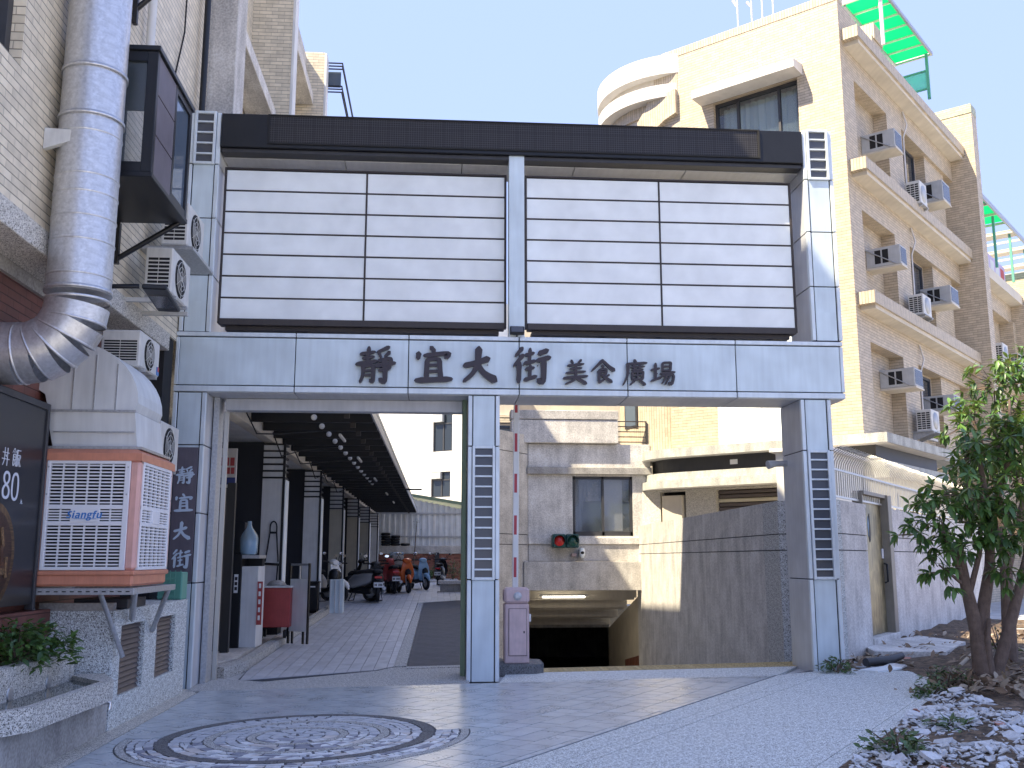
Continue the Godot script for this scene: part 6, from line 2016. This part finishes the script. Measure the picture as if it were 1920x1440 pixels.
	for i in 2:
		var a: float = lev[i][0]; var b: float = lev[i][1]
		pbx("lintel", -0.358, -0.004, b - 0.66, b, -10.22, -30.0, "tile_cream", h)
		pbx("cornice", -0.35, 0.40, b + 0.002, b + 0.35, -10.22, -30.0, "cream_plaster", h)
		for k in 4:
			var z := -12.4 - k * 4.6
			fr = ST()
			for r in [[z, z - 0.08], [z - 1.1, z - 1.18], [z - 0.55, z - 0.62]]: bx(fr, -0.40, -0.28, a + 0.4, b - 0.7, r[0], r[1])
			obj("window", fr, "dark_grey", h)
			pbx("pane", -0.357, -0.34, a + 0.4, b - 0.7, z - 0.05, z - 1.15, "glass_dark", h)
			st = ST()
			bx(st, -0.359, 0.10, a, b - 0.66, z + 1.0, z + 0.4)
			obj("pilaster", st, "tile_cream", h)
	for z in [-16.4, -22.8]:
		st = ST()
		bx(st, -0.75, 0.62, 0.0, 11.6, z, z - 0.5)
		obj("fin", st, "tile_cream", h)
		pbx("fin_cap", -0.76, 0.63, 11.602, 11.85, z + 0.01, z - 0.51, "tile_green", h)
	# roof canopy
	var c := thing("roof_canopy", "bright green translucent canopy on posts on the cream house roof", "canopy", h.transform * V(-0.6, 15.2, -4.8), h.rotation.y, "", false)
	O = V(-0.6, 15.2, -4.8)
	for k in 6:
		pbx("sheet", -1.9, 0.30, 16.62, 16.64, -2.65 - k * 0.72 - 0.005, -2.65 - (k + 1) * 0.72 + 0.005, "green_sheet", c)
		pbx("purlin", -1.9, 0.30, 16.57, 16.615, -2.63 - k * 0.72, -2.67 - k * 0.72, "concrete_pale", c)
	pbx("edge_beam", 0.30, 0.36, 16.55, 16.66, -2.6, -7.05, "galvanised", c)
	pbx("edge_beam", -1.95, 0.30, 16.55, 16.66, -2.56, -2.62, "white_paint", c)
	pbx("edge_beam", -1.95, 0.30, 16.55, 16.66, -6.99, -7.05, "galvanised", c)
	pbx("mid_beam", -0.75, -0.69, 16.5, 16.56, -2.65, -6.98, "galvanised", c)
	for q in [[0.22, -2.75, "white_paint"], [0.22, -6.85, "green_metal"], [-1.85, -2.75, "white_paint"], [-1.85, -6.85, "green_metal"]]: pbx("post", q[0] - 0.04, q[0] + 0.04, 15.1, 16.56, q[1] - 0.04, q[1] + 0.04, q[2], c)
	pbx("screen", -1.80, 0.18, 15.45, 16.0, -6.86, -6.87, "green_pane", c)
	for y in [15.42, 16.0]: pbx("rail", -1.80, 0.18, y, y + 0.05, -6.83, -6.89, "green_metal", c)
	var c2 := thing("roof_canopy", "long green and beige canopy frame on the lower wing roof", "canopy", h.transform * V(0, 11.3, -18.0), h.rotation.y, "", false)
	O = V(0, 11.3, -18.0)
	for k in 13:
		var z := -10.6 - k * 1.2
		if k < 3: pbx("sheet", -2.8, 0.5, 13.22, 13.24, z, z - 1.18, "green_sheet", c2)
		elif k % 2 == 0: pbx("sheet", -2.8, 0.5, 13.22, 13.24, z, z - 0.9, "cream_plaster", c2)
		pbx("purlin", -2.8, 0.5, 13.12, 13.2, z, z - 0.06, "cream_plaster", c2)
		if k % 2 == 0:
			pbx("post", 0.30, 0.38, 11.3, 13.12, z - 0.1, z - 0.18, "green_metal", c2)
			pbx("post", -2.6, -2.52, 11.3, 13.12, z - 0.1, z - 0.18, "galvanised", c2)
	pbx("edge_beam", 0.5, 0.56, 13.1, 13.26, -10.5, -26.3, "galvanised", c2)
	var nb := thing("banner", "faded purple banner along the lower wing parapet", "banner", h.transform * V(0.1, 11.3, -12.8), h.rotation.y, "", false)
	O = V(0.1, 11.3, -12.8)
	pbx("cloth", -0.02, 0.02, 11.32, 11.95, -10.4, -15.8, "purple_net", nb)
	for k in 7: pbx("print", 0.021, 0.026, 11.45, 11.80, -10.8 - k * 0.72, -11.3 - k * 0.72, "sign_red" if k > 5 else "curtain_pale", nb)
	O = Vector3.ZERO
	# antennas
	for q in [[-2.75, 0.95, "leftmost"], [-2.35, 0.75, "second from the left"], [-2.05, 1.0, "third from the left"], [-1.75, 0.8, "rightmost"]]:
		var an := thing("antenna", "thin white rod antenna on the cream house roof edge, %s of four" % q[2], "antenna", h.transform * V(q[0], 15.4, -0.2), h.rotation.y, "antennas on the cream house roof", false)
		st = ST()
		tube(st, [V(0, 0, 0), V(0, q[1], 0)], 0.022, 6)
		obj("rod", st, "white_paint", an)
		st = ST()
		tube(st, [V(0, q[1] * 0.75, 0), V(-0.12, q[1], 0.0)], [0.03, 0.045], 6)
		obj("tip", st, "white_paint", an)
	# air conditioners along the side, three on each floor
	var fl := ["ground level", "middle floor", "top floor"]
	house_ac("grey window air conditioner on the top floor, nearest the house corner", 11.95, 12.45, -2.2, -2.8, h, 0)
	house_ac("white outdoor unit under the top floor window", 10.98, 11.63, -4.12, -4.72, h, 1)
	house_ac("grey window air conditioner on the top floor, next to the fin", 11.75, 12.35, -6.40, -7.15, h, 0)
	house_ac("grey window air conditioner on the middle floor, nearest the house corner", 8.78, 9.28, -2.0, -2.5, h, 0)
	house_ac("white outdoor unit under the middle floor window", 7.80, 8.35, -3.65, -4.35, h, 1)
	house_ac("blue backed window air conditioner on the middle floor, next to the fin", 8.68, 9.18, -6.40, -7.20, h, 0)
	house_ac("pale window air conditioner on the lowest floor, nearest the house corner", 5.73, 6.20, -2.45, -3.12, h, 0)
	house_ac("white outdoor unit under the lowest window", 4.72, 5.28, -3.62, -4.30, h, 1)
	house_ac("grey window air conditioner on the lowest floor, next to the fin", 5.54, 5.96, -5.90, -6.62, h, 0)
	house_ac("white outdoor unit on the wing beyond the fin, above the tree", 7.75, 8.5, -12.2, -12.9, h, 1)
	house_ac("far white outdoor unit beside the wing window", 7.9, 8.5, -14.4, -15.2, h, 1)
	# cream house further back, seen under the beam and between the boards
	var rh := thing("rear_house", "cream rendered house behind the garage with recessed bands", "building", V(5.5, 0, -34.0))
	st = ST()
	bx(st, 1.2, 2.6, 0.0, 7.6, -33.0, -40.0); bx(st, 2.6, 9.5, 0.0, 10.0, -33.4, -40.0)
	obj("wall", st, "cream_plaster", rh)
	for q in [[1.6, 3.2], [3.8, 5.6]]: pbx("recess_band", q[0], q[1], 6.0, 6.25, -32.9, -33.39, "tile_sand", rh)
	pbx("window", 1.7, 2.4, 4.9, 5.9, -32.96, -33.0, "glass_dark", rh)

# ---------------------------------------------------------------- plants, soil litter
func leaf_mesh(l: float, w: float) -> ArrayMesh:       # a folded, drooping blade, base at the origin, pointing to +z
	var key := "leaf %.3f %.3f" % [l, w]
	if cache.has(key): return cache[key]
	var st := ST()
	st.set_smooth_group(1)
	var t0 := T; var o0 := O
	T = Transform3D.IDENTITY; O = Vector3.ZERO
	var rows := [[0.0, 0.0, 0.0], [0.18, 0.62, 0.02], [0.45, 1.0, 0.0], [0.75, 0.66, -0.06], [1.0, 0.0, -0.16]]
	for i in rows.size() - 1:
		var a: Array = rows[i]; var b: Array = rows[i + 1]
		for s in [-1.0, 1.0]:
			var p := V(0, a[2] * l, a[0] * l); var q := V(0, b[2] * l, b[0] * l)
			var p2 := V(s * a[1] * w * 0.5, a[2] * l + 0.12 * w * a[1], a[0] * l); var q2 := V(s * b[1] * w * 0.5, b[2] * l + 0.12 * w * b[1], b[0] * l)
			if s > 0: quad(st, p, p2, q2, q)
			else: quad(st, p, q, q2, p2)
	T = t0; O = o0
	st.generate_normals()
	cache[key] = st.commit()
	return cache[key]

func scatter(called: String, parent, mesh: Mesh, m, where: Array, kind := "stuff") -> MultiMeshInstance3D:
	var mm := MultiMesh.new()
	mm.transform_format = MultiMesh.TRANSFORM_3D
	mm.mesh = mesh
	mm.instance_count = where.size()
	for i in where.size(): mm.set_instance_transform(i, where[i])
	var o := MultiMeshInstance3D.new()
	o.name = numbered(called) if parent == self else called
	o.multimesh = mm
	o.material_override = M[m] if m is String else m
	parent.add_child(o, true)
	if kind: o.set_meta("kind", kind)
	return o

func aim(dir: Vector3, roll := 0.0) -> Basis:          # +z of the piece towards dir
	var z := dir.normalized()
	var x := Vector3.UP.cross(z)
	if x.length() < 0.05: x = Vector3.RIGHT
	x = x.normalized()
	return Basis(x, z.cross(x), z) * Basis(V(0, 0, 1), roll)

func bush(called, label, at: Vector3, hgt: float, rad: float, n: int, leaf: float, seed_: int, group := "", mats := ["leaf_0", "leaf_3"]) -> Node3D:
	rng.seed = seed_
	var b := thing(called, label, "plant", at, 0.0, group)
	var st := ST()
	for k in 7:
		var a := rng.randf() * TAU
		tube(st, [at, at + V(cos(a) * rad * 0.3, hgt * 0.5, sin(a) * rad * 0.3), at + V(cos(a) * rad * 0.7, hgt * 0.85, sin(a) * rad * 0.7)], [0.012, 0.008, 0.004], 5)
	obj("stems", st, "bark", b)
	for i in mats.size():
		var w := []
		for k in n / mats.size():
			var a := rng.randf() * TAU; var q := sqrt(rng.randf()) * rad; var y := pow(rng.randf(), 0.7) * hgt
			var wob := 0.75 + 0.35 * sin(a * 3.0 + seed_)
			var p := V(cos(a) * q * wob, y * (1.0 - 0.45 * pow(q / rad, 2.0)), sin(a) * q * wob)
			w.append(Transform3D(aim(V(cos(a), rng.randf_range(-0.5, 0.7), sin(a)) + V(rng.randfn(0, 0.5), rng.randfn(0, 0.3), rng.randfn(0, 0.5)), rng.randf_range(-0.6, 0.6)).scaled(Vector3.ONE * rng.randf_range(0.6, 1.25)), p))
		scatter("foliage", b, leaf_mesh(leaf, leaf * 0.42), mats[i], w)
	return b

func tree(label: String, at: Vector3, limbs: Array, tips: Array, leaf: float, per: int, seed_: int, singles: int) -> void:
	rng.seed = seed_
	var t := thing("tree", label, "tree", at)
	var st := ST()
	for l in limbs: tube(st, l[0], l[1], 9)
	obj("trunk", st, "bark", t)
	var sets := [[], [], [], []]
	var twig := ST()
	for tp in tips:            # each tip carries a rosette of long leaves on short twigs
		var c: Vector3 = tp[0]; var rad: float = tp[1]
		for j in int(per * rad * rad / 0.16):
			var dv := V(rng.randfn(0, 1), rng.randfn(0.15, 0.8), rng.randfn(0, 1)).normalized()
			var e := c + dv * rad * pow(rng.randf(), 0.45) * V(1.0, 0.85, 1.0)
			tube(twig, [c.lerp(e, 0.35), e], [0.006, 0.003], 4, false)
			var m := rng.randi_range(5, 8)
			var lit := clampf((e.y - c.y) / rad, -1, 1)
			for k in m:
				var a := TAU * k / m + rng.randf() * 0.7
				var side := dv.cross(V(0.31, 0.9, 0.2)).normalized()
				var dir := (dv * rng.randf_range(0.2, 0.9) + side.rotated(dv, a) * 1.0 + V(0, -0.55, 0)).normalized()
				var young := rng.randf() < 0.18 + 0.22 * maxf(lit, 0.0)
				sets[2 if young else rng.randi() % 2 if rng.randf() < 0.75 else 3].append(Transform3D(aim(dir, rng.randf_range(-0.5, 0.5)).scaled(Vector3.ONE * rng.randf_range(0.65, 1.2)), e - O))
	obj("twigs", twig, "bark", t)
	var mesh := leaf_mesh(leaf, leaf * 0.34)
	var eye := V(0, 1.5, 0) - O
	for i in 4:
		var w: Array = sets[i]
		w.sort_custom(func(a, b): return a.origin.distance_squared_to(eye) < b.origin.distance_squared_to(eye))
		var near := mini(singles / 4, w.size())
		for k in near:
			var o := MeshInstance3D.new()
			o.name = "leaf"
			o.mesh = mesh
			o.material_override = M["leaf_%d" % i]
			t.add_child(o, true)
			o.transform = w[k]
		scatter("crown", t, mesh, "leaf_%d" % i, w.slice(near))

func shard() -> ArrayMesh:
	var st := ST()
	var p := PackedVector2Array()
	var n := rng.randi_range(4, 6)
	for k in n: p.append(Vector2.from_angle(TAU * k / n + rng.randf_range(-0.35, 0.35)) * rng.randf_range(0.55, 1.0))
	var t0 := T; var o0 := O
	T = Transform3D.IDENTITY; O = Vector3.ZERO
	slab(st, p, 0.0, rng.randf_range(0.15, 0.35), false)
	T = t0; O = o0
	st.generate_normals()
	return st.commit()

func build_planting() -> void:
	O = Vector3.ZERO; T = Transform3D.IDENTITY
	bush("bushy_plant", "leafy green plant spilling over the pebble planter", V(-3.46, 0.60, -8.72), 0.40, 0.46, 1100, 0.085, 17, "", ["leaf_0", "leaf_3", "leaf_1"])
	# main tree
	var b := V(6.02, 0.05, -10.9)
	var limbs := [
		[[b, b + V(0.0, 0.35, 0.0), b + V(-0.02, 0.62, 0.0)], [0.13, 0.115, 0.10]],
		[[b + V(-0.02, 0.55, 0.0), b + V(-0.10, 0.95, 0.02), b + V(-0.16, 1.20, 0.05), b + V(-0.22, 1.65, 0.1)], [0.085, 0.07, 0.06, 0.035]],
		[[b + V(0.0, 0.55, 0.0), b + V(0.08, 0.95, -0.02), b + V(0.20, 1.35, -0.05), b + V(0.28, 1.9, -0.1), b + V(0.2, 2.7, -0.1)], [0.08, 0.07, 0.06, 0.045, 0.02]],
		[[b + V(0.10, 0.15, 0.05), b + V(0.30, 0.75, 0.1), b + V(0.55, 1.35, 0.05), b + V(0.8, 2.0, 0.0)], [0.07, 0.065, 0.05, 0.03]],
		[[b + V(-0.16, 1.2, 0.05), b + V(-0.42, 1.75, 0.15)], [0.04, 0.02]], [[b + V(-0.16, 1.15, 0.05), b + V(-0.48, 1.38, 0.12)], [0.025, 0.01]], [[b + V(-0.12, 1.0, 0.02), b + V(-0.02, 1.5, 0.15), b + V(0.05, 2.2, 0.2)], [0.035, 0.03, 0.015]],
		[[b + V(0.28, 1.9, -0.1), b + V(0.6, 2.6, -0.15), b + V(0.7, 3.3, -0.2)], [0.04, 0.03, 0.015]],
		[[b + V(0.05, 0.1, 0.08), b + V(0.02, 0.55, 0.10), b + V(0.05, 0.8, 0.12)], [0.05, 0.035, 0.02]],
	]
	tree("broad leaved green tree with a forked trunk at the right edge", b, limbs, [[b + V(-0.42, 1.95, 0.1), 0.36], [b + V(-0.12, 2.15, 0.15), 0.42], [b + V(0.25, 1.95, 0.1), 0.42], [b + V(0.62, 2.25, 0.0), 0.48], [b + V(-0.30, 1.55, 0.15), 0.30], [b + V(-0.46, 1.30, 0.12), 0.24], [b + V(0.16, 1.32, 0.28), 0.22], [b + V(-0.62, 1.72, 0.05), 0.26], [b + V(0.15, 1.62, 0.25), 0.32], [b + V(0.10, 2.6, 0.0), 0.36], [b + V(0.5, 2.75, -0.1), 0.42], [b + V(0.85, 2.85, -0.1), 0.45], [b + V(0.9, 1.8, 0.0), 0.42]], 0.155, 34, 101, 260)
	var c := V(7.5, 0.1, -12.9)
	tree("second broad leaved tree behind, its crown against the cream house", c, [[[c, c + V(0.05, 1.2, 0), c + V(0.0, 2.4, 0)], [0.10, 0.08, 0.05]], [[c + V(0.05, 1.2, 0), c + V(0.4, 2.4, 0.1), c + V(0.5, 3.4, 0.1)], [0.06, 0.04, 0.02]], [[c + V(0, 2.4, 0), c + V(-0.3, 3.3, 0.1)], [0.04, 0.02]]],
		[[c + V(-0.35, 3.2, 0.1), 0.42], [c + V(0.1, 3.75, 0.0), 0.45], [c + V(-0.05, 2.75, 0.1), 0.40], [c + V(0.5, 3.3, 0.1), 0.5], [c + V(0.35, 2.5, 0.2), 0.45], [c + V(-0.45, 2.3, 0.2), 0.34], [c + V(0.45, 4.0, 0), 0.4], [c + V(0.9, 2.9, 0), 0.45]], 0.145, 34, 102, 160)
	# weeds
	rng.seed = 120
	for q in [[5.02, 0.10, -12.55, 0.20, 0.22, 150, "weed tuft at the foot of the right gate pillar"], [5.52, 0.09, -10.75, 0.30, 0.34, 260, "low green weeds beside the cut logs"], [5.15, 0.09, -10.35, 0.16, 0.26, 160, "small weeds at the walkway edge left of the logs"], [3.42, 0.06, -7.45, 0.22, 0.26, 240, "weed clump in the rubble at the lower edge"], [4.30, 0.08, -8.35, 0.14, 0.24, 200, "flat weeds among the white rubble"], [7.6, 0.2, -13.3, 0.5, 0.4, 160, "young leafy weed behind the tree by the wall"]]:
		bush("weed_tuft", q[6], V(q[0], q[1] - 0.03, q[2]), q[3], q[4], q[5], 0.07, int(q[0] * 100), "weeds on the soil", ["weed", "leaf_0"])
	# cut logs
	for q in [[V(5.50, 0.17, -10.20), V(5.95, 0.14, -10.45), 0.042, "upper"], [V(5.45, 0.10, -10.12), V(5.98, 0.09, -10.30), 0.040, "lower"]]:
		var lg := thing("cut_log", "short sawn log with pale end by the tree foot, %s of two" % q[3], "log", q[0])
		var st := ST()
		tube(st, [q[0], q[1]], q[2], 10, false)
		obj("bark", st, "bark", lg)
		st = ST()
		var dv: Vector3 = (q[1] - q[0]).normalized()
		tube(st, [q[0] - dv * 0.002, q[0] + dv * 0.004], q[2] * 0.92, 10)
		obj("cut_end", st, "cut_wood", lg)
	# rolled mat and broken boards at the pillar
	rng.seed = 130
	var st := ST()
	O = V(5.85, 0.12, -13.0)
	T = Transform3D(Basis(Vector3.UP, 0.5), O)
	tube(st, [V(-0.38, 0.06, 0), V(0.1, 0.07, 0.02), V(0.42, 0.10, -0.05)], [0.055, 0.06, 0.05], 9)
	T = Transform3D.IDENTITY
	var rm := single("rolled_mat", st, "dark_grey", "dirty grey rolled mat lying at the foot of the right pillar", "mat")
	rm.position = O
	O = Vector3.ZERO
	for q in [[V(5.62, 0.105, -12.62), 0.26, 0.30, "white_sheet", "white broken board lying flat in front of the rolled mat"], [V(5.90, 0.12, -12.82), 0.16, 0.7, "concrete_pale", "small pale board fragment beside the rolled mat"], [V(6.35, 0.13, -13.6), 0.2, 0.9, "rubble_red", "reddish broken slab fragment near the metal door"]]:
		st = ST()
		slab(st, P2([-q[1], -0.08, q[1] * 0.9, -0.12, q[1], 0.09, -q[1] * 0.6, 0.13]), 0.0, 0.02, false)
		var o := single("board_fragment", st, q[3], q[4], "board")
		o.position = q[0]
		o.rotation = V(0.06, q[2], 0.05)
	# concrete apron before the metal door
	st = ST()
	slab(st, P2([6.55, -15.35, 6.25, -14.2, 7.15, -13.9, 8.2, -15.3, 8.1, -16.6]), 0.0, 0.085)
	struct("door_apron", st, "concrete_pale")
	# bamboo pole on the soil
	st = ST()
	tube(st, [V(6.6, 0.16, -12.5), V(7.9, 0.30, -14.2), V(8.3, 0.34, -14.8)], 0.028, 7)
	single("bamboo_pole", st, "dry_leaf_pale", "long dry pole lying on the soil before the boundary wall", "pole")
	# rubble: larger shards one by one, the rest a scatter
	var shapes := []
	for k in 7: shapes.append(shard())
	var spots := func(n: int) -> Array:
		var out := []
		while out.size() < n:
			var z := rng.randf_range(-10.1, -6.3)
			var xl := 1.25 + (-5.0 - z) * 0.725
			var x := xl + 0.10 + absf(rng.randfn(0.0, 1.0)) * 0.95
			if z < -9.3 and x > 5.3: continue
			out.append(Vector2(x, z))
		return out
	var height := func(x: float, z: float) -> float: return gy(x, z) + 0.02 + 0.035 * sin(x * 2.1 + z) + 0.03 * sin(z * 3.3 - x * 1.7)
	var pl := 0
	for p in spots.call(90):
		var o := MeshInstance3D.new()
		o.name = numbered("tile_shard")
		o.mesh = shapes[rng.randi() % 7]
		var red := rng.randf() < 0.08
		o.material_override = M["rubble_red" if red else "rubble_white"]
		add_child(o, true)
		var s := rng.randf_range(0.05, 0.10)
		o.transform = Transform3D(Basis.from_euler(V(rng.randfn(0, 0.3), rng.randf() * TAU, rng.randfn(0, 0.3))).scaled(Vector3.ONE * s), V(p.x, height.call(p.x, p.y) + 0.01, p.y))
		if red: tag(o, "reddish broken tile piece in the white rubble heap at the lower right", "rubble", "red pieces in the rubble")
		else: tag(o, "larger white broken tile piece in the rubble heap at the lower right", "rubble", "white pieces in the rubble")
	for i in 3:
		var w := []
		for p in spots.call(650):
			w.append(Transform3D(Basis.from_euler(V(rng.randfn(0, 0.4), rng.randf() * TAU, rng.randfn(0, 0.4))).scaled(Vector3.ONE * rng.randf_range(0.012, 0.05)), V(p.x, height.call(p.x, p.y) + 0.005, p.y)))
		tag(scatter("rubble", self, shapes[i * 2], ["rubble_white", "rubble_white", "concrete"][i], w), ["fine white rubble strewn over the soil at the lower right", "white gravel and chips between the larger broken tiles", "grey grit among the white rubble"][i], "rubble")
	# fallen leaves
	for i in 2:
		var w := []
		for k in 900:
			var x := rng.randf_range(5.0, 11.0); var z := rng.randf_range(-17.5, -9.3)
			var a := V(5.63, 0, -13.81) + V(0.606, 0, -0.795) * ((x - 5.63) / 0.606)
			if z < a.z + 0.15: z = a.z + 0.15 + absf(rng.randfn(0, 0.5))
			if x < 6.3 and z < -11.0 and z > -12.6 and x < 5.9: continue
			if k % 2 == 0:
				x = 6.1 + rng.randfn(0.25, 0.55); z = -10.7 + rng.randfn(0.3, 0.5)
				if x < 5.4: x = 5.4 + rng.randf() * 0.4
			w.append(Transform3D(Basis.from_euler(V(rng.randfn(0, 0.5), rng.randf() * TAU, rng.randfn(0, 0.6))).scaled(Vector3.ONE * rng.randf_range(0.6, 1.3)), V(x, height.call(x, z) + 0.02 + rng.randf() * (0.08 if k % 2 == 0 else 0.02), z)))
		tag(scatter("leaf_litter", self, leaf_mesh(0.13, 0.05), ["dry_leaf", "dry_leaf_pale"][i], w), ["brown dead leaves heaped under the tree and along the wall", "pale dry leaves strewn under the tree and along the wall"][i], "leaves")
	# loose scrap of paper on the arcade tiles
	st = ST()
	slab(st, P2([-1.68, -16.55, -1.60, -16.58, -1.57, -16.66, -1.66, -16.64]), 0.008, 0.014)
	single("paper_scrap", st, "plate_white", "scrap of white paper on the arcade tiles", "litter")
